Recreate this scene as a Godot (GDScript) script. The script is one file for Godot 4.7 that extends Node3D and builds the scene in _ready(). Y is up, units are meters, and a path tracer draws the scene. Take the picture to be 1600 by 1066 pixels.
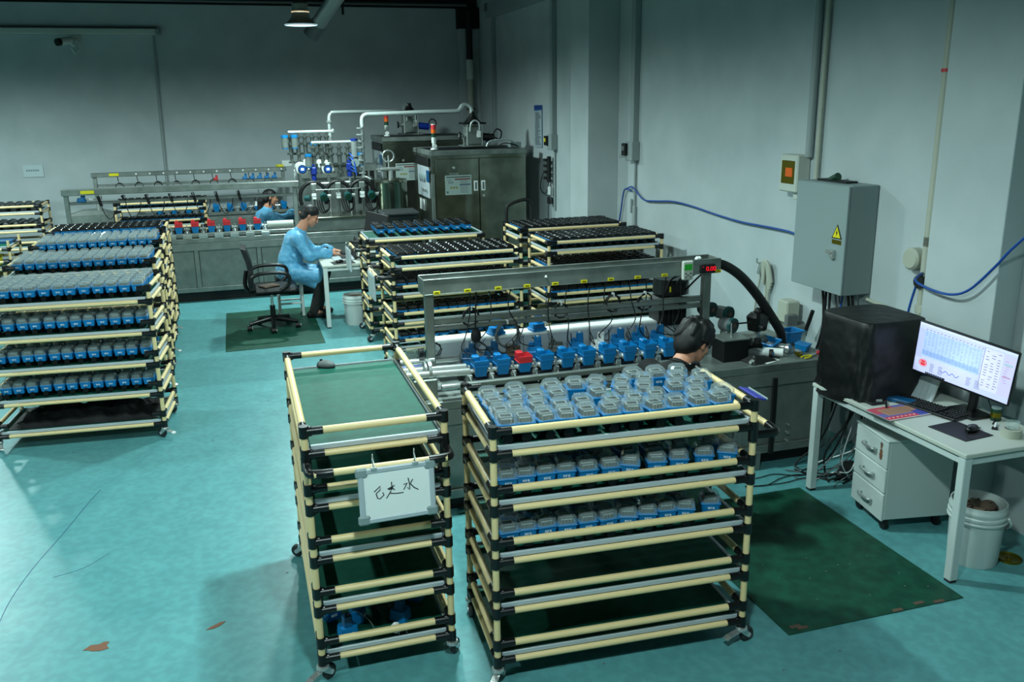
extends Node3D
# A meter test workshop: trolleys of water meters, stainless test benches, ovens, desks and three workers.
# Room axes: +x towards the right-hand wall, -z towards the back wall, floor at y = 0.

var m := {}
var names := {}
var meshes := {}
const ORD := ["first", "second", "third", "fourth", "fifth", "sixth", "seventh", "eighth", "ninth", "tenth", "eleventh", "twelfth", "thirteenth", "fourteenth"]

func _ready() -> void:
	var cam := Camera3D.new()
	cam.name = "camera"
	cam.basis = Basis(Vector3(0.95490532, -0.01506901, 0.29652784), Vector3(0.09192268, 0.96464667, -0.246996), Vector3(-0.28232261, 0.26311543, 0.92253142)).orthonormalized()
	cam.position = Vector3(0, 2.55, 0)
	cam.fov = 42.525
	cam.near = 0.05
	cam.far = 100.0
	add_child(cam)
	cam.make_current()
	var env := Environment.new()
	env.background_mode = Environment.BG_COLOR
	env.background_color = Color(0.02, 0.025, 0.025)
	env.tonemap_mode = Environment.TONE_MAPPER_LINEAR
	env.tonemap_exposure = 1.0
	env.sdfgi_enabled = true
	env.ssao_enabled = true
	env.ssil_enabled = true
	var we := WorldEnvironment.new()
	we.name = "environment"
	we.environment = env
	add_child(we)
	make_materials()
	for q in LAMPS:
		high_bay(q)
	room()
	wall_fixtures()
	all_carts()
	right_bench()
	back_benches()
	ovens_and_pipes()
	office_corner()
	right_desk()
	people()

# ---------------------------------------------------------------- lamps
const LAMP_COLOR := Color(0.87, 0.99, 0.98)
const LAMPS := [[0.95, -12.0, 1.3, "pendant high bay lamp with grey bell reflector near the back wall"], [0.95, -8.5, 1.0, "pendant high bay lamp above the middle trolleys, above the picture's edge"], [1.1, -5.0, 1.25, "pendant high bay lamp above the near test bench, above the picture's edge"], [0.6, -1.4, 0.95, "pendant high bay lamp over the camera, above the picture's edge"],
	[-3.9, -12.2, 1.8, "pendant high bay lamp over the far left trolley, left of the picture"], [-3.9, -8.5, 1.0, "pendant high bay lamp left of the trolley block, left of the picture"], [-3.9, -5.0, 0.9, "pendant high bay lamp over the empty left floor, left of the picture"], [-3.9, -1.4, 1.0, "pendant high bay lamp left of the camera, left of the picture"]]
const LAMP_ENERGY := 13.2
func high_bay(q: Array) -> void:
	var o := thing("high_bay_lamp", q[3], "lamp", Vector3(q[0], 3.52, q[1]))
	var b := MB.new()
	b.lathe([Vector2(0.10, 0.155), Vector2(0.115, 0.10), Vector2(0.15, 0.06), Vector2(0.215, 0.0), Vector2(0.21, 0.0), Vector2(0.145, 0.055), Vector2(0.09, 0.09)], 28)
	part("reflector", b, "lampgrey", o)
	b = MB.new()
	b.lathe([Vector2(0.0, 0.30), Vector2(0.05, 0.30), Vector2(0.10, 0.26), Vector2(0.10, 0.19), Vector2(0.11, 0.185), Vector2(0.11, 0.16), Vector2(0.0, 0.155)], 24)
	part("housing", b, "lampgrey", o)
	b = MB.new()
	b.lathe([Vector2(0.0, 0.006), Vector2(0.2, 0.006), Vector2(0.207, 0.012)], 28)
	part("lamp_lens", b, "lampglow", o)
	b = MB.new()
	b.lathe([Vector2(0.104, 0.158), Vector2(0.113, 0.163), Vector2(0.112, 0.168), Vector2(0.1, 0.172)], 24)
	part("glow_ring", b, "lampwarm", o)
	b = MB.new()
	b.tube(Vector3(0, 0.3, 0), Vector3(0, 0.78, 0), 0.012)
	b.box(Vector3(0, 0.32, 0), Vector3(0.05, 0.05, 0.02), 0.004)
	part("hanger", b, "darkmetal", o)
	var l := SpotLight3D.new()
	l.name = "lamp_light"
	l.light_color = LAMP_COLOR
	l.light_energy = LAMP_ENERGY * q[2]
	l.light_size = 0.12
	l.spot_angle = 88.0
	l.spot_angle_attenuation = 0.62
	l.spot_range = 25.0
	l.spot_attenuation = 2.0
	l.shadow_enabled = true
	l.position = Vector3(0, -0.01, 0)
	l.rotation_degrees.x = -90.0
	o.add_child(l)

# ---------------------------------------------------------------- mesh builder
class MB:
	var V := PackedVector3Array()
	var N := PackedVector3Array()
	var U := PackedVector2Array()
	var I := PackedInt32Array()
	var t := Transform3D.IDENTITY
	func vert(p: Vector3, n: Vector3, uv := Vector2.ZERO) -> int:
		V.append(t * p)
		N.append((t.basis * n).normalized())
		U.append(uv)
		return V.size() - 1
	func tri(a: int, b: int, c: int) -> void:
		if (V[b] - V[a]).cross(V[c] - V[a]).dot(N[a] + N[b] + N[c]) > 0.0:
			I.append_array(PackedInt32Array([a, c, b]))
		else:
			I.append_array(PackedInt32Array([a, b, c]))
	func quad(a: Vector3, b: Vector3, c: Vector3, d: Vector3, n: Vector3) -> void:
		var i := vert(a, n, Vector2(0, 1))
		vert(b, n, Vector2(1, 1))
		vert(c, n, Vector2(1, 0))
		vert(d, n, Vector2(0, 0))
		tri(i, i + 1, i + 2)
		tri(i, i + 2, i + 3)
	func flat(p: Array, o: Vector3) -> void:   # a flat polygon (convex), normal turned towards o
		var n: Vector3 = (p[1] - p[0]).cross(p[2] - p[0]).normalized()
		if n.dot(o) < 0.0:
			n = -n
		var i := V.size()
		for q in p:
			vert(q, n)
		for k in range(1, p.size() - 1):
			tri(i, i + k, i + k + 1)
	func box(c: Vector3, s: Vector3, bev := 0.0, bs := Basis.IDENTITY) -> void:
		var old := t
		t = t * Transform3D(bs, c)
		var h := s * 0.5
		var e: float = minf(bev, minf(h.x, minf(h.y, h.z)) * 0.9)
		for ax in 3:
			var u := (ax + 1) % 3
			var w := (ax + 2) % 3
			for sg in [-1.0, 1.0]:
				var n := Vector3.ZERO
				n[ax] = sg
				var ps := []
				for q in [[-1, -1], [1, -1], [1, 1], [-1, 1]]:
					var p := Vector3.ZERO
					p[ax] = sg * h[ax]
					p[u] = q[0] * (h[u] - e)
					p[w] = q[1] * (h[w] - e)
					ps.append(p)
				quad(ps[0], ps[1], ps[2], ps[3], n)
		if e > 0.0:
			for ax in 3:
				var u := (ax + 1) % 3
				var w := (ax + 2) % 3
				for su in [-1.0, 1.0]:
					for sw in [-1.0, 1.0]:
						var n := Vector3.ZERO
						n[u] = su
						n[w] = sw
						var ps := []
						for q in [[-1, 0], [1, 0], [1, 1], [-1, 1]]:
							var p := Vector3.ZERO
							p[ax] = q[0] * (h[ax] - e)
							p[u] = su * (h[u] - (e if q[1] else 0.0))
							p[w] = sw * (h[w] - (0.0 if q[1] else e))
							ps.append(p)
						quad(ps[0], ps[1], ps[2], ps[3], n)
			for sx in [-1.0, 1.0]:
				for sy in [-1.0, 1.0]:
					for sz in [-1.0, 1.0]:
						flat([Vector3(sx * h.x, sy * (h.y - e), sz * (h.z - e)), Vector3(sx * (h.x - e), sy * h.y, sz * (h.z - e)), Vector3(sx * (h.x - e), sy * (h.y - e), sz * h.z)], Vector3(sx, sy, sz))
		t = old
	func ring(c: Vector3, x: Vector3, y: Vector3, r: float, seg: int, slope := Vector3.ZERO) -> int:
		var i := V.size()
		for k in seg + 1:
			var a := TAU * k / seg
			var d := x * cos(a) + y * sin(a)
			vert(c + d * r, (d + slope).normalized(), Vector2(float(k) / seg, 0))
		return i
	func bridge(i: int, j: int, seg: int) -> void:
		for k in seg:
			tri(i + k, i + k + 1, j + k)
			tri(i + k + 1, j + k + 1, j + k)
	func cap(c: Vector3, x: Vector3, y: Vector3, r: float, seg: int, n: Vector3) -> void:
		var i := vert(c, n)
		for k in seg + 1:
			var a := TAU * k / seg
			vert(c + (x * cos(a) + y * sin(a)) * r, n)
		for k in seg:
			tri(i, i + 1 + k, i + 2 + k)
	func tube(p: Vector3, q: Vector3, r0: float, r1 := -1.0, seg := 12, caps := true) -> void:
		if r1 < 0.0:
			r1 = r0
		var d := (q - p).normalized()
		var x := d.cross(Vector3.UP if absf(d.y) < 0.9 else Vector3.RIGHT).normalized()
		var y := d.cross(x)
		var sl: Vector3 = d * ((r0 - r1) / maxf((q - p).length(), 1e-5))
		var i := ring(p, x, y, r0, seg, sl)
		bridge(i, ring(q, x, y, r1, seg, sl), seg)
		if caps:
			cap(p, x, y, r0, seg, -d)
			cap(q, x, y, r1, seg, d)
	func path(pts: Array, r: float, seg := 8, smooth := true) -> void:
		var P := pts
		if smooth and pts.size() > 2:
			P = []
			for k in pts.size() - 1:
				var a: Vector3 = pts[maxi(k - 1, 0)]
				var b: Vector3 = pts[k]
				var c: Vector3 = pts[k + 1]
				var e: Vector3 = pts[mini(k + 2, pts.size() - 1)]
				for s in 5:
					P.append(b.cubic_interpolate(c, a, e, s / 5.0))
			P.append(pts[-1])
		var x := Vector3.ZERO
		var last := -1
		for k in P.size():
			var d: Vector3 = (P[mini(k + 1, P.size() - 1)] - P[maxi(k - 1, 0)]).normalized()
			if x == Vector3.ZERO:
				x = d.cross(Vector3.UP if absf(d.y) < 0.9 else Vector3.RIGHT).normalized()
			x = (x - d * x.dot(d)).normalized()
			var y := d.cross(x)
			var i := ring(P[k], x, y, r, seg)
			if last >= 0:
				bridge(last, i, seg)
			else:
				cap(P[k], x, y, r, seg, -d)
			if k == P.size() - 1:
				cap(P[k], x, y, r, seg, d)
			last = i
	func lathe(pr: Array, seg := 16) -> void:   # (radius, height) pairs, smooth across gentle bends
		for k in pr.size() - 1:
			var a: Vector2 = pr[k]
			var b: Vector2 = pr[k + 1]
			var d := (b - a).normalized()
			var nn := Vector2(d.y, -d.x)
			var n0 := nn
			var n1 := nn
			if k > 0:
				var e: Vector2 = (a - pr[k - 1]).normalized()
				if e.dot(d) > 0.75:
					n0 = (nn + Vector2(e.y, -e.x)).normalized()
			if k < pr.size() - 2:
				var e: Vector2 = (pr[k + 2] - b).normalized()
				if e.dot(d) > 0.75:
					n1 = (nn + Vector2(e.y, -e.x)).normalized()
			var i := V.size()
			for s in seg + 1:
				var an := TAU * s / seg
				var o := Vector3(cos(an), 0, sin(an))
				vert(o * a.x + Vector3.UP * a.y, o * n0.x + Vector3.UP * n0.y)
				vert(o * b.x + Vector3.UP * b.y, o * n1.x + Vector3.UP * n1.y)
			for s in seg:
				var j := i + s * 2
				tri(j, j + 1, j + 2)
				tri(j + 1, j + 3, j + 2)
	func ball(c: Vector3, r: Vector3, seg := 12) -> void:
		var rows := maxi(seg / 2, 4)
		var i := V.size()
		for a in rows + 1:
			var th := PI * a / rows
			for k in seg + 1:
				var ph := TAU * k / seg
				var d := Vector3(sin(th) * cos(ph), cos(th), sin(th) * sin(ph))
				vert(c + d * r, (d / r).normalized())
		for a in rows:
			for k in seg:
				var j := i + a * (seg + 1) + k
				tri(j, j + 1, j + seg + 1)
				tri(j + 1, j + seg + 2, j + seg + 1)
	func prism(poly: Array, z0: float, z1: float) -> void:   # a polygon in xy, extruded along z
		var pp := PackedVector2Array(poly)
		var ix := Geometry2D.triangulate_polygon(pp)
		for zz in [[z0, -1.0], [z1, 1.0]]:
			var i := V.size()
			for q in pp:
				vert(Vector3(q.x, q.y, zz[0]), Vector3(0, 0, zz[1]))
			for k in range(0, ix.size(), 3):
				tri(i + ix[k], i + ix[k + 1], i + ix[k + 2])
		var area := 0.0
		for k in pp.size():
			area += pp[k].cross(pp[(k + 1) % pp.size()])
		for k in pp.size():
			var a := pp[k]
			var b := pp[(k + 1) % pp.size()]
			var e := (b - a).normalized() * signf(area)
			quad(Vector3(a.x, a.y, z0), Vector3(b.x, b.y, z0), Vector3(b.x, b.y, z1), Vector3(a.x, a.y, z1), Vector3(e.y, -e.x, 0))
	func frustum(y0: float, w0: float, d0: float, y1: float, w1: float, d1: float, bottom := true, top := true, ch := 0.0) -> void:   # tapered box with cut corners
		var rows := []
		for q in [[y0, w0, d0], [y1, w1, d1]]:
			var a: float = q[1] * 0.5
			var b: float = q[2] * 0.5
			var c: float = ch
			rows.append([Vector3(a, q[0], b - c), Vector3(a - c, q[0], b), Vector3(-a + c, q[0], b), Vector3(-a, q[0], b - c), Vector3(-a, q[0], -b + c), Vector3(-a + c, q[0], -b), Vector3(a - c, q[0], -b), Vector3(a, q[0], -b + c)] if c > 0.0 else [Vector3(a, q[0], b), Vector3(-a, q[0], b), Vector3(-a, q[0], -b), Vector3(a, q[0], -b)])
		var nn: int = rows[0].size()
		for k in nn:
			var p: Array = [rows[0][k], rows[0][(k + 1) % nn], rows[1][(k + 1) % nn], rows[1][k]]
			var mid: Vector3 = (p[0] + p[1]) * 0.5
			flat(p, Vector3(mid.x, 0, mid.z))
		if bottom:
			flat(rows[0], Vector3.DOWN)
		if top:
			flat(rows[1], Vector3.UP)
	func mesh() -> ArrayMesh:
		var a := []
		a.resize(Mesh.ARRAY_MAX)
		a[Mesh.ARRAY_VERTEX] = V
		a[Mesh.ARRAY_NORMAL] = N
		a[Mesh.ARRAY_TEX_UV] = U
		a[Mesh.ARRAY_INDEX] = I
		var r := ArrayMesh.new()
		r.add_surface_from_arrays(Mesh.PRIMITIVE_TRIANGLES, a)
		return r

# ---------------------------------------------------------------- objects
func numbered(called: String) -> String:
	if not names.has(called):
		names[called] = 0
		return called
	names[called] += 1
	return "%s_%03d" % [called, names[called]]

func tag(o: Node3D, label: String, category: String, group := "", kind := "") -> Node3D:
	if label:
		o.set_meta("label", label)
	if category:
		o.set_meta("category", category)
	if group:
		o.set_meta("group", group)
	if kind:
		o.set_meta("kind", kind)
	return o

func thing(called: String, label: String, category: String, at := Vector3.ZERO, turn := 0.0, group := "") -> Node3D:
	var o := Node3D.new()
	o.name = numbered(called)
	add_child(o)
	o.position = at
	o.rotation.y = turn
	tag(o, label, category, group)
	return o

func part(called: String, shape, mat: String, parent: Node, at := Vector3.ZERO, rot := Vector3.ZERO) -> MeshInstance3D:
	var o := MeshInstance3D.new()
	o.name = called if parent != self else numbered(called)
	o.mesh = shape.mesh() if shape is MB else shape
	o.material_override = m[mat]
	o.position = at
	o.rotation = rot
	parent.add_child(o, true)
	return o

func solo(called: String, shape, mat: String, label: String, category: String, at := Vector3.ZERO, rot := Vector3.ZERO, group := "") -> MeshInstance3D:
	var o := part(called, shape, mat, self, at, rot)
	tag(o, label, category, group)
	return o

func struct(called: String, shape, mat: String) -> MeshInstance3D:
	var o := part(called, shape, mat, self)
	o.set_meta("kind", "structure")
	return o

func B(c: Vector3, s: Vector3, bev := 0.0) -> MB:
	var b := MB.new()
	b.box(c, s, bev)
	return b

func T(p: Vector3, q: Vector3, r: float, seg := 12) -> MB:
	var b := MB.new()
	b.tube(p, q, r, r, seg)
	return b

func W(pts: Array, r: float, seg := 8, smooth := true) -> MB:
	var b := MB.new()
	b.path(pts, r, seg, smooth)
	return b

func lettering(s: String, height: float, depth := 0.001, font := "Droid Sans") -> TextMesh:
	var x := TextMesh.new()
	x.text = s
	x.font_size = 32
	x.pixel_size = height / 24.0
	x.depth = depth
	x.curve_step = 4.0
	var f := SystemFont.new()
	f.font_names = PackedStringArray([font])
	x.font = f
	return x

# ---------------------------------------------------------------- materials
func mat(called: String, c: Color, rough := 0.6, metal := 0.0) -> StandardMaterial3D:
	var x := StandardMaterial3D.new()
	x.resource_name = called
	x.albedo_color = c
	x.roughness = rough
	x.metallic = metal
	m[called] = x
	return x

func noise_image(seed_: int, freq: float, lo: Color, hi: Color, gain := 1.6, oct := 4, size := 512) -> ImageTexture:
	var f := FastNoiseLite.new()
	f.seed = seed_
	f.frequency = freq
	f.fractal_octaves = oct
	var im := f.get_seamless_image(size, size)
	im.convert(Image.FORMAT_RGB8)
	for y in size:
		for x in size:
			var k := clampf((im.get_pixel(x, y).r - 0.5) * gain + 0.5, 0.0, 1.0)
			im.set_pixel(x, y, lo.lerp(hi, k))
	im.generate_mipmaps()
	return ImageTexture.create_from_image(im)

func tri(x: StandardMaterial3D, scale: float, world := true) -> void:
	x.uv1_triplanar = true
	x.uv1_world_triplanar = world
	x.uv1_scale = Vector3.ONE * scale

func make_materials() -> void:
	mat("cream", Color(0.90, 0.79, 0.58), 0.42)
	mat("blackplastic", Color(0.028, 0.03, 0.032), 0.35)
	mat("black", Color(0.02, 0.02, 0.022), 0.6)
	mat("rubber", Color(0.15, 0.155, 0.16), 0.6)
	mat("hose", Color(0.035, 0.04, 0.042), 0.5)
	mat("fitting", Color(0.56, 0.58, 0.56), 0.28, 0.92)
	mat("alu", Color(0.70, 0.73, 0.75), 0.5, 0.15)
	mat("chrome", Color(0.78, 0.80, 0.79), 0.25, 0.75)
	mat("darkmetal", Color(0.09, 0.10, 0.10), 0.5, 0.5)
	mat("grey", Color(0.36, 0.38, 0.38), 0.6)
	mat("white", Color(0.80, 0.82, 0.80), 0.55)
	mat("offwhite", Color(0.72, 0.74, 0.70), 0.6)
	mat("paintwhite", Color(0.74, 0.78, 0.77), 0.5)
	mat("blue", Color(0.015, 0.44, 0.68), 0.38)
	mat("bluedark", Color(0.015, 0.29, 0.45), 0.42)
	mat("red", Color(0.78, 0.17, 0.20), 0.42)
	mat("yellow", Color(0.86, 0.80, 0.05), 0.5)
	mat("orange", Color(0.88, 0.36, 0.04), 0.4)
	mat("greenplastic", Color(0.03, 0.22, 0.14), 0.4)
	mat("teal", Color(0.02, 0.25, 0.25), 0.4)
	mat("cobalt", Color(0.03, 0.17, 0.52), 0.42)
	mat("hoseblue", Color(0.03, 0.27, 0.58), 0.4)
	mat("skin", Color(0.74, 0.51, 0.40), 0.55)
	mat("hair", Color(0.014, 0.013, 0.015), 0.55)
	mat("trousers", Color(0.09, 0.11, 0.10), 0.8)
	mat("shirtblack", Color(0.016, 0.022, 0.026), 0.85)
	mat("pale", Color(0.90, 0.91, 0.90), 0.7)
	mat("register", Color(0.16, 0.18, 0.18), 0.5)
	mat("dialgrey", Color(0.34, 0.37, 0.37), 0.5)
	mat("lcd", Color(0.60, 0.66, 0.62), 0.3)
	mat("brass", Color(0.46, 0.42, 0.10), 0.3, 0.8)
	mat("brown", Color(0.36, 0.29, 0.24), 0.8)
	mat("rust", Color(0.48, 0.31, 0.22), 0.8)
	mat("bronze", Color(0.05, 0.045, 0.04), 0.4, 0.5)
	mat("lampgrey", Color(0.50, 0.50, 0.46), 0.5, 0.2)
	mat("boxgrey", Color(0.50, 0.56, 0.56), 0.5)
	mat("stripgrey", Color(0.56, 0.60, 0.60), 0.6)
	mat("pvc", Color(0.66, 0.67, 0.61), 0.5)
	mat("ductgrey", Color(0.62, 0.66, 0.66), 0.35, 0.6)
	mat("silverwrap", Color(0.80, 0.84, 0.83), 0.35, 0.55)
	mat("purple", Color(0.20, 0.22, 0.62), 0.5)
	var g := mat("lampglow", Color(0.9, 0.95, 0.95), 0.4)
	g.emission_enabled = true
	g.emission = Color(0.80, 0.95, 1.0)
	g.emission_energy_multiplier = 1.6
	g = mat("lampwarm", Color(0.9, 0.8, 0.7), 0.4)
	g.emission_enabled = true
	g.emission = Color(1.0, 0.85, 0.65)
	g.emission_energy_multiplier = 0.9
	g = mat("ledred", Color(0.5, 0.02, 0.05), 0.4)
	g.emission_enabled = true
	g.emission = Color(1.0, 0.06, 0.15)
	g.emission_energy_multiplier = 1.2
	g = mat("ledgreen", Color(0.02, 0.3, 0.05), 0.4)
	g.emission_enabled = true
	g.emission = Color(0.05, 0.5, 0.10)
	g.emission_energy_multiplier = 0.55
	# clear lids and glass
	g = mat("clear", Color(0.80, 0.86, 0.86, 0.16), 0.09)
	g.transparency = BaseMaterial3D.TRANSPARENCY_ALPHA
	g = mat("glass", Color(0.8, 0.9, 0.88, 0.12), 0.05)
	g.transparency = BaseMaterial3D.TRANSPARENCY_ALPHA
	# floor, walls, mats
	g = mat("floor", Color.WHITE, 0.42)
	g.albedo_texture = noise_image(3, 0.012, Color(0.345, 0.585, 0.60), Color(0.375, 0.625, 0.635), 1.3, 6, 1024)
	tri(g, 0.28)
	g.detail_enabled = true
	g.detail_blend_mode = BaseMaterial3D.BLEND_MODE_MUL
	g.detail_uv_layer = BaseMaterial3D.DETAIL_UV_1
	g.detail_albedo = noise_image(9, 0.09, Color(0.94, 0.94, 0.94), Color(1.0, 1.0, 1.0), 2.6, 3)
	g.roughness_texture = noise_image(5, 0.02, Color(0.85, 0.85, 0.85), Color(1, 1, 1), 1.5, 4)
	g = mat("wall", Color.WHITE, 0.85)
	g.albedo_texture = noise_image(21, 0.01, Color(0.655, 0.695, 0.70), Color(0.70, 0.735, 0.74), 1.3, 5)
	tri(g, 0.3)
	mat("ceiling", Color(0.035, 0.04, 0.045), 0.8)
	g = mat("greenmat", Color.WHITE, 0.5)
	g.albedo_texture = noise_image(31, 0.02, Color(0.015, 0.225, 0.165), Color(0.045, 0.30, 0.225), 1.6, 5)
	tri(g, 0.8)
	g = mat("greenboard", Color.WHITE, 0.62)
	g.metallic_specular = 0.35
	g.albedo_texture = noise_image(33, 0.02, Color(0.045, 0.30, 0.245), Color(0.07, 0.345, 0.28), 1.4, 5)
	tri(g, 1.2)
	g = mat("steel", Color.WHITE, 0.42, 0.6)
	g.albedo_texture = noise_image(41, 0.015, Color(0.46, 0.49, 0.47), Color(0.56, 0.59, 0.57), 1.5, 5)
	tri(g, 0.5)
	g = mat("steelgloss", Color.WHITE, 0.2, 0.92)
	g.albedo_texture = noise_image(43, 0.012, Color(0.42, 0.44, 0.39), Color(0.52, 0.54, 0.49), 1.5, 4)
	tri(g, 0.5)
	var bump := FastNoiseLite.new()
	bump.seed = 4
	bump.frequency = 0.008
	bump.fractal_octaves = 2
	g.heightmap_enabled = true
	g.heightmap_texture = ImageTexture.create_from_image(bump.get_seamless_image(256, 256))
	g.heightmap_scale = 1.2
	g = mat("satinpanel", Color.WHITE, 0.42, 0.3)
	g.albedo_texture = noise_image(47, 0.02, Color(0.44, 0.47, 0.45), Color(0.50, 0.53, 0.51), 1.3, 4)
	tri(g, 0.7)
	g = mat("coat", Color.WHITE, 0.45)
	g.albedo_texture = noise_image(51, 0.02, Color(0.30, 0.58, 0.74), Color(0.40, 0.68, 0.82), 1.3, 4)
	tri(g, 1.6, false)
	g.rim_enabled = true
	g.rim = 0.4
	var fold := FastNoiseLite.new()
	fold.seed = 8
	fold.frequency = 0.018
	fold.fractal_octaves = 2
	g.heightmap_enabled = true
	g.heightmap_texture = ImageTexture.create_from_image(fold.get_seamless_image(256, 256))
	g.heightmap_scale = 1.5
	g = mat("clothblack", Color(0.014, 0.017, 0.02), 0.5)
	g.heightmap_enabled = true
	g.heightmap_texture = m["coat"].heightmap_texture
	g.heightmap_scale = 0.5
	tri(g, 1.5, false)
	mat("meshblack", Color(0.02, 0.021, 0.024), 0.75)
	g = mat("bagfilm", Color(0.10, 0.13, 0.14), 0.28)
	g = mat("cardboard", Color(0.42, 0.38, 0.33), 0.9)

# ---------------------------------------------------------------- room
func room() -> void:
	var f := struct("floor", B(Vector3(-2.2, -0.1, -6.0), Vector3(13.6, 0.2, 20.4)), "floor")
	var chips := [[Vector3(-0.87, 0, -4.2), [[-0.06, 0.01], [-0.03, -0.025], [0.01, -0.02], [0.03, -0.035], [0.055, -0.03], [0.045, 0.0], [0.06, 0.03], [0.02, 0.04], [-0.02, 0.03], [-0.035, 0.015]]], [Vector3(-0.32, 0, -4.2), [[-0.04, 0.02], [-0.02, 0.0], [0.03, -0.03], [0.055, -0.03], [0.03, 0.0], [0.0, 0.02]]]]
	for c in chips:
		var b := MB.new()
		var poly := []
		for q in c[1]:
			poly.append(Vector2(q[0], -q[1]))
		b.t = Transform3D(Basis(Vector3.RIGHT, -PI / 2), Vector3.ZERO)
		b.prism(poly, 0.0, 0.002)
		part("paint_chip", b, "rust", f, c[0] + Vector3(0, 0.0, 0))
	part("crack", W([Vector3(-1.10, 0, -6.2), Vector3(-1.15, 0, -6.0), Vector3(-1.24, 0, -5.55), Vector3(-1.33, 0, -5.15), Vector3(-1.38, 0, -4.75), Vector3(-1.37, 0, -4.35)], 0.0022, 5), "bluedark", f)
	part("crack", W([Vector3(-1.2, 0, -5.0), Vector3(-1.05, 0, -5.06), Vector3(-0.93, 0, -5.2)], 0.0016, 5), "bluedark", f)
	var rng := RandomNumberGenerator.new()
	rng.seed = 12
	var sp := MB.new()
	for k in 90:
		var p := Vector3(rng.randf_range(-1.9, 3.6), 0.0, rng.randf_range(-11.5, -2.6))
		sp.ball(p, Vector3(rng.randf_range(0.004, 0.012), 0.002, rng.randf_range(0.003, 0.009)), 6)
	var s := part("grit", sp, "grey", f)
	s.set_meta("kind", "stuff")
	struct("wall_right", B(Vector3(4.45, 2.3, -6.0), Vector3(0.3, 4.6, 20.4)), "wall")
	struct("wall_back", B(Vector3(-2.2, 2.07, -16.03), Vector3(13.0, 4.14, 0.3)), "wall")
	struct("wall_left", B(Vector3(-8.9, 2.3, -6.0), Vector3(0.3, 4.6, 20.4)), "wall")
	struct("wall_front", B(Vector3(-2.2, 2.3, 3.6), Vector3(13.0, 4.6, 0.3)), "wall")
	struct("ceiling", B(Vector3(-2.2, 4.7, -6.0), Vector3(13.6, 0.2, 20.4)), "ceiling")
	struct("trim_1", B(Vector3(-2.2, 4.37, -16.03), Vector3(13.0, 0.46, 0.3)), "ceiling")
	var pl := struct("trim_2", B(Vector3(4.11, 2.3, -9.96), Vector3(0.38, 4.6, 0.56), 0.004), "wall")
	pl.name = "trim_2"
	struct("trim_3", B(Vector3(4.21, 2.3, -4.19), Vector3(0.18, 4.6, 0.56), 0.004), "wall")
	struct("trim_4", B(Vector3(4.12, 1.9, -15.82), Vector3(0.36, 3.8, 0.12), 0.004), "wall")
	var cap := struct("trim_5", B(Vector3(4.12, 3.97, -15.8), Vector3(0.40, 0.34, 0.2), 0.004), "ceiling")
	cap.name = "trim_5"
	# roof beams and the long pipe under them
	for k in 4:
		solo("roof_beam", B(Vector3(-2.2, 4.47, -14.9 + k * 4.2), Vector3(13.0, 0.26, 0.12), 0.005), "darkmetal", ["dark roof beam running along the top of the back wall", "dark roof beam above the visible lamp", "dark roof beam above the middle of the workshop, out of sight", "dark roof beam above the camera, out of sight"][k], "beam")
	solo("roof_pipe", T(Vector3(-8.4, 4.17, -15.6), Vector3(4.05, 4.17, -15.6), 0.022), "grey", "thin grey pipe running along under the roof at the back wall", "pipe")

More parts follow.
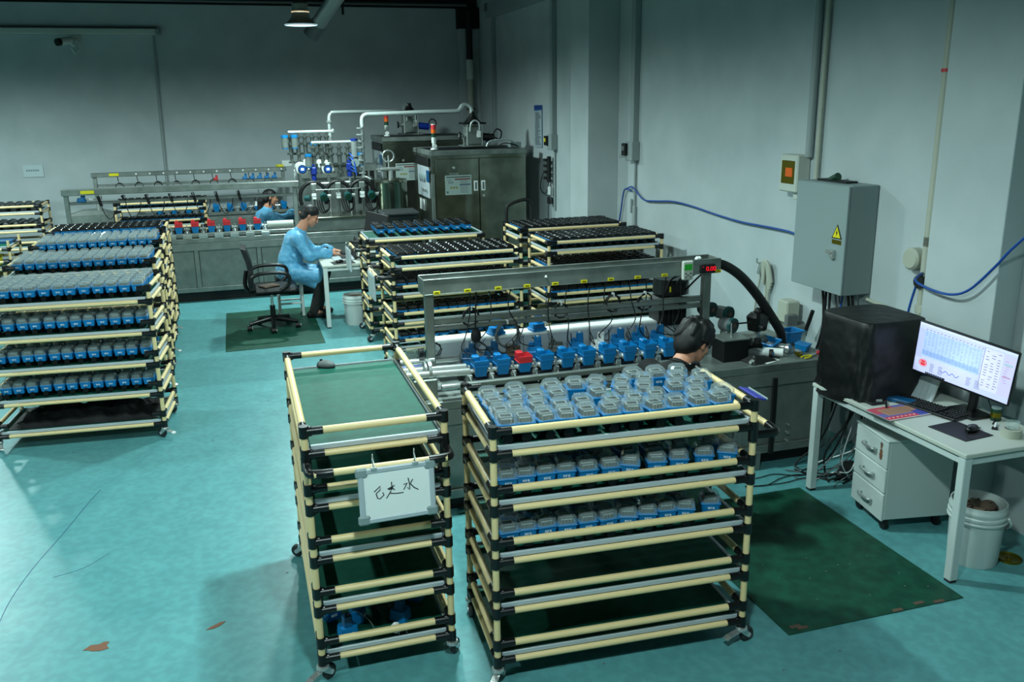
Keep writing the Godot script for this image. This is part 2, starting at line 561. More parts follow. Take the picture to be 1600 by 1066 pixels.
func wall_fixtures() -> void:
	# cable trunking: a riser, a run along the top of the right wall, and two more risers with socket boxes
	var o := thing("cable_trunking", "grey cable trunking riser and top run nearest the back corner of the right wall", "trunking", Vector3(4.3, 1.9, -14.75))
	part("riser", B(Vector3(-0.03, 1.07, 0), Vector3(0.06, 2.2, 0.10), 0.004), "stripgrey", o)
	part("top_run", B(Vector3(-0.07, 2.11, 5.3), Vector3(0.14, 0.22, 10.7), 0.004), "stripgrey", o)
	part("corner_box", B(Vector3(-0.075, 2.16, -0.02), Vector3(0.15, 0.12, 0.16), 0.004), "grey", o)
	part("outlet_box", B(Vector3(-0.06, 0.06, -0.05), Vector3(0.12, 0.22, 0.16), 0.008), "stripgrey", o)
	part("breaker", B(Vector3(-0.13, 0.06, -0.12), Vector3(0.05, 0.16, 0.10), 0.006), "bluedark", o)
	for q in [[-11.82, 1.05, "grey trunking riser beside the wall poster, with outlet box and hanging adapters"], [-9.17, 1.28, "grey trunking riser to the right of the wall column, with outlet box"]]:
		o = thing("cable_riser", q[2], "trunking", Vector3(4.3, 2.0, q[0]))
		part("trunk", B(Vector3(-0.035, 1.3, 0), Vector3(0.07, 2.6, 0.10), 0.004), "stripgrey", o)
		part("outlet_box", B(Vector3(-0.05, 0.0, 0), Vector3(0.10, 0.21, 0.17), 0.008), "stripgrey", o)
		part("breaker", B(Vector3(-0.11, 0.02, -0.07), Vector3(0.05, 0.13, 0.10), 0.006), "darkmetal", o)
		part("breaker_window", B(Vector3(-0.137, 0.03, -0.07), Vector3(0.006, 0.05, 0.06), 0.002), "yellow" if q[0] < -10 else "grey", o)
		part("drop_conduit", T(Vector3(-0.02, -0.1, 0.02), Vector3(-0.02, q[1] - 2.0, 0.02), 0.014), "stripgrey", o)
		if q[0] > -10:
			part("lower_plate", B(Vector3(-0.02, -0.72, 0.02), Vector3(0.03, 0.22, 0.06), 0.005), "stripgrey", o)
			part("side_plate", B(Vector3(-0.02, -0.62, -0.07), Vector3(0.02, 0.16, 0.03), 0.003), "stripgrey", o)
			part("latch", B(Vector3(-0.12, -0.06, -0.09), Vector3(0.08, 0.03, 0.05), 0.004), "chrome", o)
	o = thing("power_strip", "black power strip with plugs hanging under the outlet box beside the poster", "power strip", Vector3(4.24, 1.62, -11.93))
	part("strip", B(Vector3.ZERO, Vector3(0.05, 0.36, 0.06), 0.008), "black", o)
	for k in 4:
		part("plug", B(Vector3(-0.03, 0.13 - k * 0.085, -0.05), Vector3(0.05, 0.035, 0.10), 0.008), "black", o)
	part("cord", W([Vector3(0, -0.18, 0), Vector3(-0.01, -0.35, -0.12), Vector3(0, -0.30, -0.38), Vector3(0, -0.12, -0.3), Vector3(-0.02, -0.02, -0.08)], 0.006, 6), "black", o)
	o = thing("power_adapter", "white and black power adapters hanging on cords below the black power strip", "adapter", Vector3(4.25, 1.3, -11.9))
	part("white_adapter", B(Vector3(0, 0.02, 0), Vector3(0.06, 0.12, 0.09), 0.01), "white", o)
	part("black_adapter", B(Vector3(0, -0.12, -0.03), Vector3(0.06, 0.10, 0.08), 0.01), "black", o)
	for k in 3:
		part("cord", W([Vector3(0, 0.14, 0.02 * k), Vector3(-0.01, -0.15, 0.05 * k - 0.05), Vector3(0, -0.42, 0.06 * k - 0.1)], 0.005, 6), "grey" if k else "black", o)
	# poster
	var im := Image.create(64, 192, false, Image.FORMAT_RGB8)
	im.fill(Color(0.62, 0.68, 0.70))
	im.fill_rect(Rect2i(0, 0, 64, 22), Color(0.05, 0.22, 0.48))
	im.fill_rect(Rect2i(0, 20, 40, 6), Color(0.15, 0.38, 0.62))
	var r := RandomNumberGenerator.new()
	r.seed = 5
	for y in range(34, 184, 6):
		im.fill_rect(Rect2i(8 + r.randi() % 5, y, 26 + r.randi() % 22, 3), Color(0.22, 0.26, 0.28))
	texmat("poster", im)
	plate("wall_poster", "poster", Vector3(4.29, 2.2, -12.53), Vector3(0.012, 0.60, 0.34), -PI / 2, "tall narrow wall poster with blue header between two trunking risers", "poster")
	im = Image.create(64, 48, false, Image.FORMAT_RGB8)
	im.fill(Color(0.70, 0.76, 0.77))
	for k in 6:
		im.fill_rect(Rect2i(10 + k * 7, 19, 5, 6), Color(0.40, 0.47, 0.49))
	texmat("notice", im)
	plate("wall_notice", "notice", Vector3(-3.1, 1.6, -15.87), Vector3(0.29, 0.19, 0.01), 0.0, "small pale notice plate with dark characters low on the back wall", "notice")
	# projector screen housing and pipe on the back wall
	o = thing("projector_screen", "long white roll-up screen housing fixed high on the left of the back wall", "screen", Vector3(-3.6, 3.72, -15.82))
	part("housing", B(Vector3(0, 0, 0), Vector3(5.15, 0.09, 0.11), 0.012), "offwhite", o)
	part("end_cap", B(Vector3(2.6, 0, 0), Vector3(0.06, 0.10, 0.12), 0.01), "boxgrey", o)
	part("rod", T(Vector3(-2.6, 0.055, 0.0), Vector3(2.58, 0.055, 0.0), 0.012), "grey", o)
	solo("wall_conduit", T(Vector3(-1.075, 3.66, -15.86), Vector3(-1.125, 1.3, -15.86), 0.018), "stripgrey", "thin grey conduit hanging down the back wall from the screen housing's end", "conduit")
	o = thing("security_camera", "white bullet security camera below the screen housing on the back wall", "camera", Vector3(-2.3, 3.56, -15.85))
	var b := MB.new()
	b.tube(Vector3(0.02, 0.02, 0.10), Vector3(-0.12, -0.02, 0.28), 0.055, 0.055, 14)
	part("body", b, "white", o)
	b = MB.new()
	b.tube(Vector3(-0.105, -0.016, 0.262), Vector3(-0.14, -0.026, 0.305), 0.058, 0.055, 14)
	part("lens_hood", b, "black", o)
	part("bracket", W([Vector3(0.1, 0.05, 0.0), Vector3(0.1, 0.02, 0.06), Vector3(0.06, -0.06, 0.1), Vector3(0.02, -0.02, 0.12)], 0.016, 6), "white", o)
	part("base", T(Vector3(0.1, 0.05, -0.02), Vector3(0.1, 0.05, 0.01), 0.06), "offwhite", o)
	part("cable_loop", W([Vector3(0.1, 0.02, 0.02), Vector3(0.14, -0.1, 0.05), Vector3(0.06, -0.18, 0.06), Vector3(0.02, -0.1, 0.1)], 0.01, 6), "white", o)
	# down pipe in the corner
	o = thing("down_pipe", "thick pale down pipe in the back right corner, black at the top", "pipe", Vector3(4.1, 0, -15.68))
	part("pipe", T(Vector3(0, 0, 0), Vector3(0, 3.0, 0), 0.055, 16), "pvc", o)
	part("coupling", T(Vector3(0, 2.95, 0), Vector3(0, 3.28, 0), 0.066, 16), "white", o)
	part("upper_pipe", T(Vector3(0, 3.28, 0), Vector3(0, 4.1, 0), 0.056, 16), "black", o)
	part("clamp", T(Vector3(0, 2.42, 0), Vector3(0, 2.46, 0), 0.075, 16), "brown", o)
	# ventilation duct by the lamp
	o = thing("ventilation_duct", "grey round ventilation duct rising to the roof beside the lamp", "duct", Vector3(1.30, 3.66, -13.0))
	part("duct", T(Vector3(0.0, 0.0, -0.3), Vector3(0.55, 0.8, 1.6), 0.105, 20), "ductgrey", o)
	part("outlet", T(Vector3(-0.12, -0.16, -0.4), Vector3(0.0, 0.0, -0.3), 0.112, 20), "grey", o)
	part("hanger", B(Vector3(0.32, 0.45, -0.1), Vector3(0.03, 0.7, 0.03), 0.004), "darkmetal", o)
	# electrical cabinet
	o = thing("electrical_cabinet", "large pale grey wall cabinet with yellow hazard triangle and latch", "cabinet", Vector3(4.297, 1.56, -5.47))
	part("body", B(Vector3(-0.115, 0, 0), Vector3(0.23, 0.78, 0.60), 0.006), "boxgrey", o)
	var d := part("door", B(Vector3(-0.242, 0, 0), Vector3(0.022, 0.775, 0.60), 0.004), "boxgrey", o)
	b = MB.new()
	b.t = Transform3D(Basis(Vector3.UP, -PI / 2), Vector3(-0.254, 0.06, 0.21))
	b.prism([Vector2(-0.055, -0.045), Vector2(0.055, -0.045), Vector2(0.0, 0.055)], -0.001, 0.003)
	part("warning_triangle", b, "black", d)
	b = MB.new()
	b.t = Transform3D(Basis(Vector3.UP, -PI / 2), Vector3(-0.2545, 0.06, 0.21))
	b.prism([Vector2(-0.042, -0.038), Vector2(0.042, -0.038), Vector2(0.0, 0.04)], 0.0, 0.004)
	part("triangle_fill", b, "yellow", d)
	b = MB.new()
	b.t = Transform3D(Basis(Vector3.UP, -PI / 2), Vector3(-0.255, 0.06, 0.21))
	b.prism([Vector2(0.006, 0.02), Vector2(-0.01, -0.006), Vector2(0.0, -0.006), Vector2(-0.006, -0.03), Vector2(0.012, 0.0), Vector2(0.002, 0.0)], 0.0, 0.005)
	part("bolt_symbol", b, "black", d)
	part("warning_strip", B(Vector3(-0.255, -0.01, 0.21), Vector3(0.003, 0.03, 0.10)), "brass", d)
	part("latch", B(Vector3(-0.265, -0.10, 0.19), Vector3(0.03, 0.07, 0.04), 0.006), "chrome", d)
	part("latch_key", B(Vector3(-0.28, -0.085, 0.165), Vector3(0.02, 0.025, 0.06), 0.005), "chrome", d)
	part("gland", B(Vector3(-0.10, 0.397, -0.04), Vector3(0.10, 0.014, 0.34), 0.003), "black", o)
	part("cable_entry", T(Vector3(-0.1, 0.39, -0.12), Vector3(-0.1, 0.43, -0.03), 0.028), "greenplastic", o)
	o = thing("breaker_box", "small cream breaker box with amber window above the grey wall cabinet", "breaker box", Vector3(4.3, 1.98, -6.1))
	part("body", B(Vector3(-0.06, -0.01, 0), Vector3(0.12, 0.29, 0.24), 0.01), "offwhite", o)
	part("amber_window", B(Vector3(-0.122, 0.0, 0.0), Vector3(0.008, 0.18, 0.17), 0.004), "brass", o)
	part("breaker", B(Vector3(-0.127, 0.0, 0.02), Vector3(0.006, 0.07, 0.09), 0.002), "orange", o)
	part("lower_box", B(Vector3(-0.04, -0.185, 0.06), Vector3(0.07, 0.06, 0.08), 0.005), "offwhite", o)
	part("cord", W([Vector3(-0.04, -0.2, 0.08), Vector3(-0.05, -0.3, 0.06), Vector3(-0.05, -0.42, 0.1)], 0.008, 6), "black", o)
	o = thing("pipe_pair", "pair of thin grey wall conduits rising above the electrical cabinet", "conduit", Vector3(4.27, 2.0, -5.95))
	part("conduit", T(Vector3(0, 0.1, -0.02), Vector3(0, 2.6, -0.02), 0.03), "stripgrey", o)
	part("conduit", T(Vector3(0.0, -0.2, 0.09), Vector3(0, 2.6, 0.09), 0.018), "pvc", o)
	o = thing("cream_conduit", "cream wall conduit with red band and black clip right of the grey cabinet", "conduit", Vector3(4.27, 0.8, -4.63))
	part("conduit", T(Vector3(0, 0, 0), Vector3(0, 3.8, 0), 0.032), "pvc", o)
	part("red_band", T(Vector3(0, 1.89, 0), Vector3(0, 1.91, 0), 0.038), "red", o)
	part("coupling", T(Vector3(0, 1.18, 0), Vector3(0, 1.28, 0), 0.031), "pvc", o)
	part("black_clip", T(Vector3(0, 0.80, 0), Vector3(0, 0.86, 0), 0.032), "black", o)
	part("black_knob", T(Vector3(-0.05, 0.565, 0.0), Vector3(0.02, 0.565, 0.0), 0.045), "black", o)
	part("junction", B(Vector3(-0.0, 0.38, 0), Vector3(0.06, 0.06, 0.07), 0.006), "pvc", o)
	b = MB.new()
	b.t = Transform3D(Basis(Vector3(0, 0, 1), PI / 2), Vector3.ZERO)
	b.lathe([Vector2(0.0, 0.075), Vector2(0.06, 0.075), Vector2(0.075, 0.06), Vector2(0.075, 0.0)], 20)
	solo("wall_flange", b, "pvc", "round pale wall flange behind the cream conduit", "flange", Vector3(4.3, 1.50, -4.74))
	solo("low_conduit", T(Vector3(4.28, 1.13, -5.18), Vector3(4.28, 1.10, -4.66), 0.014), "pvc", "thin cream conduit running from the cabinet's foot to the upright conduit", "conduit")
	solo("air_hose", W([Vector3(4.27, 1.15, -9.55), Vector3(4.27, 1.3, -9.5), Vector3(4.26, 1.54, -9.4), Vector3(4.25, 1.57, -9.25), Vector3(4.26, 1.55, -9.2)], 0.0085, 8), "hoseblue", "blue air hose rising from behind the trolleys to the right riser", "hose")
	var pts := []
	for q in [[-9.35, 1.56], [-9.18, 1.60], [-8.9, 1.49], [-8.6, 1.50], [-8.2, 1.535], [-7.8, 1.53], [-7.3, 1.50], [-6.9, 1.485], [-6.6, 1.49], [-6.3, 1.495], [-6.1, 1.49], [-5.95, 1.46], [-5.85, 1.40]]:
		pts.append(Vector3(4.265, q[1], q[0]))
	names["air_hose"] = 0
	solo("air_hose", W(pts, 0.0085, 8), "hoseblue", "long blue air hose sagging along the right wall to the grey cabinet", "hose")
	pts = []
	for q in [[-4.70, 0.95, 4.2], [-4.68, 1.2, 4.22], [-4.64, 1.38, 4.23], [-4.6, 1.43, 4.22], [-4.5, 1.41, 4.08], [-4.35, 1.385, 4.06], [-4.18, 1.385, 4.06], [-4.05, 1.44, 4.07], [-3.9, 1.6, 4.08], [-3.78, 1.74, 4.08], [-3.6, 1.9, 4.1], [-3.3, 2.0, 4.2]]:
		pts.append(Vector3(q[2], q[1], q[0]))
	solo("air_hose", W(pts, 0.008, 8), "hoseblue", "blue air hose looping past the cream conduit at the right edge", "hose")
	# cables hanging under the cabinet
	o = thing("cable_bundle", "black, blue and grey cables hanging from the grey cabinet to the floor", "cables", Vector3(4.2, 0, -5.47))
	var cs := ["black", "black", "black", "grey", "grey", "hoseblue", "black", "black", "grey"]
	for k in cs.size():
		var z0 := -0.12 + k * 0.05
		r.seed = k + 40
		part("cable", W([Vector3(0, 1.18, z0), Vector3(-0.02 + r.randf() * 0.04, 0.85, z0 + r.randf_range(-0.05, 0.05)), Vector3(-0.02, 0.5, z0 + r.randf_range(-0.08, 0.08)), Vector3(-0.05, 0.2, z0 + r.randf_range(-0.1, 0.1)), Vector3(-0.2 - r.randf() * 0.2, 0.012, z0 + 0.1)], 0.010 if cs[k] == "black" else 0.007, 6), cs[k], o)
	part("sleeve", T(Vector3(-0.03, 0.95, -0.17), Vector3(-0.02, 0.78, -0.25), 0.016), "black", o)
	# hook with hose
	o = thing("hose_hook", "white hose looped over a metal wall hook right of the black tube", "hook", Vector3(4.3, 1.16, -6.46))
	part("hook", W([Vector3(0, 0.02, -0.05), Vector3(-0.08, 0.02, -0.05), Vector3(-0.09, 0.06, -0.05)], 0.008, 6), "chrome", o)
	part("valve", T(Vector3(-0.05, -0.08, -0.07), Vector3(-0.04, 0.02, -0.05), 0.022), "chrome", o)
	for k in 4:
		part("hose", W([Vector3(-0.04 - k * 0.006, -0.1 - k * 0.02, -0.02 + k * 0.012), Vector3(-0.06, 0.02, -0.01 + k * 0.012), Vector3(-0.06, 0.04, 0.02 + k * 0.012), Vector3(-0.05, -0.02, 0.05 + k * 0.012), Vector3(-0.03, -0.22 + k * 0.03, 0.06 + k * 0.012)], 0.014, 8), "pvc", o)
	for q in [-0.12, 0.02, 0.05]:
		part("hanging_hose", W([Vector3(-0.03, -0.08, q * 0.6), Vector3(-0.03, -0.3, q), Vector3(-0.02, -0.75, q * 1.2 - 0.05)], 0.010, 8), "pvc", o)

func texmat(called: String, im: Image, glow := 0.0, rough := 0.5) -> void:
	im.generate_mipmaps()
	var x := mat(called, Color.WHITE, rough)
	x.albedo_texture = ImageTexture.create_from_image(im)
	if glow > 0.0:
		x.emission_enabled = true
		x.emission_texture = x.albedo_texture
		x.emission = Color.WHITE
		x.emission_operator = BaseMaterial3D.EMISSION_OP_MULTIPLY
		x.emission_energy_multiplier = glow

func printed(s: Vector3) -> MB:   # a thin plate facing +z whose front alone carries the whole picture
	var b := MB.new()
	var h := s * 0.5
	b.quad(Vector3(-h.x, -h.y, h.z), Vector3(h.x, -h.y, h.z), Vector3(h.x, h.y, h.z), Vector3(-h.x, h.y, h.z), Vector3(0, 0, 1))
	for e in [[Vector3(-h.x, -h.y, 0), Vector3(h.x, -h.y, 0)], [Vector3(h.x, -h.y, 0), Vector3(h.x, h.y, 0)], [Vector3(h.x, h.y, 0), Vector3(-h.x, h.y, 0)], [Vector3(-h.x, h.y, 0), Vector3(-h.x, -h.y, 0)]]:
		var z := Vector3(0, 0, h.z)
		b.flat([e[0] - z, e[1] - z, e[1] + z, e[0] + z], e[0] + e[1])
	b.flat([Vector3(-h.x, -h.y, -h.z), Vector3(h.x, -h.y, -h.z), Vector3(h.x, h.y, -h.z), Vector3(-h.x, h.y, -h.z)], Vector3(0, 0, -1))
	return b

func plate(called: String, mt: String, at: Vector3, s: Vector3, turn: float, label: String, cat: String) -> void:
	var sz := s if absf(turn) < 0.1 else Vector3(s.z, s.y, s.x)
	solo(called, printed(sz), mt, label, cat, at, Vector3(0, turn, 0))

# ---------------------------------------------------------------- trolleys
const GUARD := [1.22, 0.955, 0.705, 0.455, 0.205]
const SHELF := [1.115, 0.862, 0.611, 0.365, 0.118]
func shared(key: String, make: Callable) -> Mesh:
	if not meshes.has(key):
		meshes[key] = make.call().mesh()
	return meshes[key]

func joint_mesh() -> MB:   # a collar round the post with a sleeve along +x and one along +z
	var b := MB.new()
	b.tube(Vector3(0, -0.026, 0), Vector3(0, 0.026, 0), 0.0208, 0.0208, 12)
	b.tube(Vector3(0.01, 0, 0), Vector3(0.080, 0, 0), 0.0188, 0.0188, 12)
	b.tube(Vector3(0, 0, 0.01), Vector3(0, 0, 0.080), 0.0188, 0.0188, 12)
	b.box(Vector3(0.026, 0, 0.0), Vector3(0.016, 0.042, 0.024), 0.004)
	b.box(Vector3(0.0, 0, 0.026), Vector3(0.024, 0.042, 0.016), 0.004)
	b.tube(Vector3(0.062, 0.0, 0.012), Vector3(0.062, 0.0, 0.0215), 0.006, 0.006, 6)
	b.tube(Vector3(0.012, 0.0, 0.062), Vector3(0.0215, 0.0, 0.062), 0.006, 0.006, 6)
	return b

func castor(o: Node3D, at: Vector3, turn: float, brake: bool) -> void:
	var c := Node3D.new()
	c.name = "castor"
	o.add_child(c, true)
	c.position = at
	c.rotation.y = turn
	part("fork", shared("fork", func():
		var b := MB.new()
		b.tube(Vector3(0, 0.075, 0), Vector3(0, 0.115, 0), 0.013, 0.013, 10)
		b.lathe([Vector2(0.0, 0.088), Vector2(0.026, 0.088), Vector2(0.030, 0.082), Vector2(0.030, 0.072), Vector2(0.0, 0.072)], 16)
		for s in [-1.0, 1.0]:
			var t := MB.new()
			b.t = Transform3D(Basis(Vector3.UP, PI / 2), Vector3(0, 0, 0))
			b.prism([Vector2(-0.024, 0.074), Vector2(0.02, 0.074), Vector2(0.045, 0.03), Vector2(0.03, 0.026), Vector2(0.0, 0.05)], s * 0.02 - 0.0015, s * 0.02 + 0.0015)
			b.t = Transform3D.IDENTITY
		return b), "chrome", c)
	part("wheel", shared("wheel", func():
		var b := MB.new()
		b.t = Transform3D(Basis(Vector3(0, 0, 1), -PI / 2), Vector3(0, 0.0375, -0.035))
		b.lathe([Vector2(0.0, -0.015), Vector2(0.028, -0.015), Vector2(0.034, -0.013), Vector2(0.0375, -0.007), Vector2(0.0375, 0.007), Vector2(0.034, 0.013), Vector2(0.028, 0.015), Vector2(0.0, 0.015)], 20)
		return b), "rubber", c)
	part("hub", shared("hub", func():
		return T(Vector3(-0.022, 0.0375, -0.035), Vector3(0.022, 0.0375, -0.035), 0.012, 10)), "alu", c)
	if brake:
		part("brake_pedal", shared("brake", func():
			var b := MB.new()
			b.box(Vector3(0, 0.062, 0.05), Vector3(0.034, 0.004, 0.07), 0.001, Basis(Vector3.RIGHT, 0.15))
			b.box(Vector3(0, 0.054, 0.088), Vector3(0.036, 0.006, 0.03), 0.002, Basis(Vector3.RIGHT, 0.4))
			return b), "chrome", c)

func make_cart(label: String, center: Vector3, turn: float, opt := {}) -> Node3D:
	var w: float = opt.get("w", 1.21)
	var d := 0.605
	var o := thing("tube_trolley", label, "trolley", center, turn)
	var hx := w / 2
	var hz := d / 2
	var top: float = opt.get("top", 1.22)
	var n_from: int = opt.get("from", 0)     # tiers above this one are missing
	var pk := "post%.2f" % top
	for s in [[1, 1], [-1, 1], [-1, -1], [1, -1]]:
		part("post", shared(pk, func(): return T(Vector3(0, 0.095, 0), Vector3(0, top, 0), 0.0155, 12)), "cream", o, Vector3(s[0] * hx, 0, s[1] * hz))
		castor(o, Vector3(s[0] * hx, 0, s[1] * hz), opt.get("castor", [0.3, -0.6, 2.0, 1.2])[([1, -1].find(s[0])) * 2 + [1, -1].find(s[1])], s[1] > 0 or s[0] < 0)
	for k in range(n_from, 5):
		for lv in 2:
			var y: float = GUARD[k] if lv == 0 else SHELF[k]
			if lv == 0 and (opt.get("no_guard_top", false) and k == n_from):
				continue
			# collars: each turned so that its sleeves lie along the two rails that meet there
			for s in [[-1, -1, 0.0], [-1, 1, PI / 2], [1, 1, PI], [1, -1, -PI / 2]]:
				part("joint", shared("joint", joint_mesh), "blackplastic", o, Vector3(s[0] * hx, y, s[1] * hz), Vector3(0, s[2], 0))
			var r := 0.0165 if lv == 0 else 0.0145
			var name_ := "guard_rail" if lv == 0 else "shelf_rail"
			for s in [-1, 1]:
				if not (lv == 0 and s == 1 and opt.get("open_front", false)) and not (lv == 0 and s == -1 and k == 0 and opt.get("open_back", false)):
					part(name_, shared("rx%.2f%d" % [w, lv], func(): return T(Vector3(-hx + 0.072, 0, 0), Vector3(hx - 0.072, 0, 0), r, 12)), "cream", o, Vector3(0, y, s * hz))
				part(name_, shared("rz%d" % lv, func(): return T(Vector3(0, 0, -hz + 0.072), Vector3(0, 0, hz - 0.072), r, 12)), "cream", o, Vector3(s * hx, y, 0))
		part("shelf_board", shared("board%.2f" % w, func(): return B(Vector3.ZERO, Vector3(w - 0.045, 0.012, d - 0.045), 0.002)), "greenboard", o, Vector3(0, SHELF[k] + 0.024, 0))
		for s in [-1, 1]:
			part("edge_trim", shared("trimx%.2f" % w, func(): return B(Vector3.ZERO, Vector3(w - 0.045, 0.022, 0.014), 0.002)), "alu", o, Vector3(0, SHELF[k] + 0.026, s * (hz - 0.012)))
			part("edge_trim", shared("trimz", func(): return B(Vector3.ZERO, Vector3(0.014, 0.022, d - 0.05), 0.002)), "alu", o, Vector3(s * (hx - 0.012), SHELF[k] + 0.026, 0))
	if opt.has("handle"):
		var s: float = opt["handle"]
		var hy: float = opt.get("handle_y", 1.075)
		var h := part("handle", W([Vector3(s * (hx + 0.13), hy, -hz + 0.02), Vector3(s * (hx + 0.13), hy, hz - 0.02)], 0.0155, 12, false), "cream", o)
		for z in [-1, 1]:
			var b := MB.new()
			b.tube(Vector3(s * hx, hy - 0.03, z * hz), Vector3(s * hx, hy + 0.03, z * hz), 0.0225)
			b.path([Vector3(s * (hx + 0.01), hy, z * hz), Vector3(s * (hx + 0.09), hy, z * hz), Vector3(s * (hx + 0.12), hy, z * (hz - 0.012)), Vector3(s * (hx + 0.13), hy, z * (hz - 0.06)), Vector3(s * (hx + 0.13), hy, z * (hz - 0.10))], 0.0195, 10)
			part("handle_elbow", b, "blackplastic", h)
	return o

# ---------------------------------------------------------------- water meters
var protos := {}
var stock := {}      # kind -> transforms of the copies past the first 300
var counts := {}
func meter_parts(kind: String) -> Array:   # [name, mesh, material]
	var out := []
	out.append(["pipe_body", shared("m_pipe", func():
		var b := MB.new()
		b.tube(Vector3(0, 0.027, -0.056), Vector3(0, 0.027, 0.056), 0.016, 0.016, 10)
		for s in [-1, 1]:
			b.tube(Vector3(0, 0.027, s * 0.048), Vector3(0, 0.027, s * 0.062), 0.022, 0.022, 12)
		b.frustum(0.01, 0.05, 0.05, 0.045, 0.07, 0.075, true, false, 0.012)
		return b), "bronze"])
	out.append(["base", shared("m_base", func():
		var b := MB.new()
		b.frustum(0.040, 0.078, 0.082, 0.086, 0.090, 0.097, true, true, 0.006)
		b.box(Vector3(0, 0.084, 0), Vector3(0.094, 0.008, 0.101), 0.003)
		return b), "blue"])
	if kind == "black":
		out.append(["lid", shared("m_blid", func():
			var b := MB.new()
			b.frustum(0.088, 0.092, 0.099, 0.106, 0.088, 0.095, false, false, 0.01)
			b.frustum(0.106, 0.088, 0.095, 0.114, 0.074, 0.080, false, true, 0.01)
			b.box(Vector3(0, 0.115, 0.012), Vector3(0.05, 0.005, 0.04), 0.002)
			return b), "blackplastic"])
	else:
		out.append(["register", shared("m_reg", func():
			var b := MB.new()
			b.frustum(0.088, 0.066, 0.070, 0.108, 0.058, 0.060, false, true, 0.008)
			return b), "register"])
		out.append(["display_frame", shared("m_frame", func():
			var b := MB.new()
			for s in [-1, 1]:
				b.box(Vector3(0, 0.110, s * 0.019 - 0.004), Vector3(0.056, 0.006, 0.005), 0.001)
				b.box(Vector3(s * 0.026, 0.110, -0.004), Vector3(0.005, 0.006, 0.038), 0.001)
			b.box(Vector3(0, 0.106, 0.029), Vector3(0.05, 0.004, 0.010), 0.001)
			return b), "stripgrey"])
		out.append(["display", shared("m_lcd", func(): return B(Vector3(0, 0.1095, -0.004), Vector3(0.044, 0.003, 0.032), 0.001)), "blackplastic"])
		out.append(["lid", shared("m_lid", func():
			var b := MB.new()
			b.frustum(0.088, 0.092, 0.099, 0.118, 0.084, 0.090, false, false, 0.014)
			b.frustum(0.118, 0.084, 0.090, 0.131, 0.062, 0.068, false, true, 0.012)
			for k in 5:
				b.box(Vector3(-0.03 + k * 0.015, 0.104, 0.0475), Vector3(0.002, 0.028, 0.002))
				b.box(Vector3(-0.03 + k * 0.015, 0.104, -0.0475), Vector3(0.002, 0.028, 0.002))
			return b), "clear"])
	out.append(["print", shared("m_print", func():
		var b := MB.new()
		for k in 3:   # three block letters, too small in the picture to read
			var x := -0.013 + k * 0.011
			b.box(Vector3(x, 0.064, 0.0455), Vector3(0.002, 0.010, 0.001))
			b.box(Vector3(x + 0.0035, 0.0685, 0.0455), Vector3(0.006, 0.002, 0.001))
			b.box(Vector3(x + 0.0035, 0.064 - 0.001 * k, 0.0455), Vector3(0.005, 0.002, 0.001))
			if k != 1:
				b.box(Vector3(x + 0.006, 0.062, 0.0455), Vector3(0.002, 0.008, 0.001))
		return b), "pale"])
	return out

func meter(kind: String, xf: Transform3D, label: String, group: String) -> void:
	if not protos.has(kind):
		var p := Node3D.new()
		p.name = "water_meter"
		for q in meter_parts(kind):
			part(q[0], q[1], q[2], p)
		protos[kind] = p
		counts[kind] = 0
		stock[kind] = []
	counts[kind] += 1
	if label == "":
		stock[kind].append(xf)
		return
	var o: Node3D = protos[kind].duplicate()
	o.name = numbered("water_meter")
	add_child(o)
	o.transform = xf
	tag(o, label, "water meter", group)

func pour_stock() -> void:
	for kind in stock:
		var am := ArrayMesh.new()
		for q in meter_parts(kind):
			am.add_surface_from_arrays(Mesh.PRIMITIVE_TRIANGLES, q[1].surface_get_arrays(0))
			am.surface_set_material(am.get_surface_count() - 1, m[q[2]])
		var mm := MultiMesh.new()
		mm.transform_format = MultiMesh.TRANSFORM_3D
		mm.mesh = am
		mm.instance_count = stock[kind].size()
		for k in stock[kind].size():
			mm.set_instance_transform(k, stock[kind][k])
		var o := MultiMeshInstance3D.new()
		o.name = "meter_stock" if kind == "clear" else "dark_meter_stock"
		o.multimesh = mm
		add_child(o)
		tag(o, "further clear-lidded blue meters packed deeper on the left trolleys" if kind == "clear" else "further black-lidded blue meters packed deep in the trolleys", "water meters", "", "stuff")
		protos[kind].free()

func fill(cart: Node3D, cart_name: String, tier: int, kind: String, nx: int, nz: int, opt := {}) -> void:
	# rows of meters on a shelf; the first 'own' rows from the front are objects of their own
	var own: int = opt.get("own", nz)
	var w: float = opt.get("w", 1.13)
	var dep: float = opt.get("d", 0.50)
	var y: float = SHELF[tier] + 0.031 + opt.get("lift", 0.0)
	var rng := RandomNumberGenerator.new()
	rng.seed = hash(cart_name) + tier * 7
	var tiers := ["top", "second", "third", "fourth", "bottom"]
	for r in nz:
		for c in nx:
			if rng.randf() < opt.get("gap", 0.0):
				continue
			var x := lerpf(-w / 2, w / 2, (c + 0.5) / nx) + rng.randf_range(-0.004, 0.004)
			var z: float = dep / 2 - dep * (r + 0.5) / nz + rng.randf_range(-0.005, 0.005) + opt.get("dz", 0.0)
			var xf := cart.transform * Transform3D(Basis(Vector3.UP, rng.randf_range(-0.08, 0.08)).scaled_local(Vector3(0.90, 1.08, 0.90) if kind == "clear" else Vector3(0.93, 1.0, 0.80)), Vector3(x, y, z))
			var lab := ""
			if r < own:
				lab = "%s blue meter, %s shelf of %s, %s row, %s from right" % ["clear-lidded" if kind == "clear" else "black-lidded", tiers[tier], cart_name, "front" if r == 0 else ORD[r], ORD[nx - 1 - c]]
			meter(kind, xf, lab, "meters on the %s shelf of %s" % [tiers[tier], cart_name])

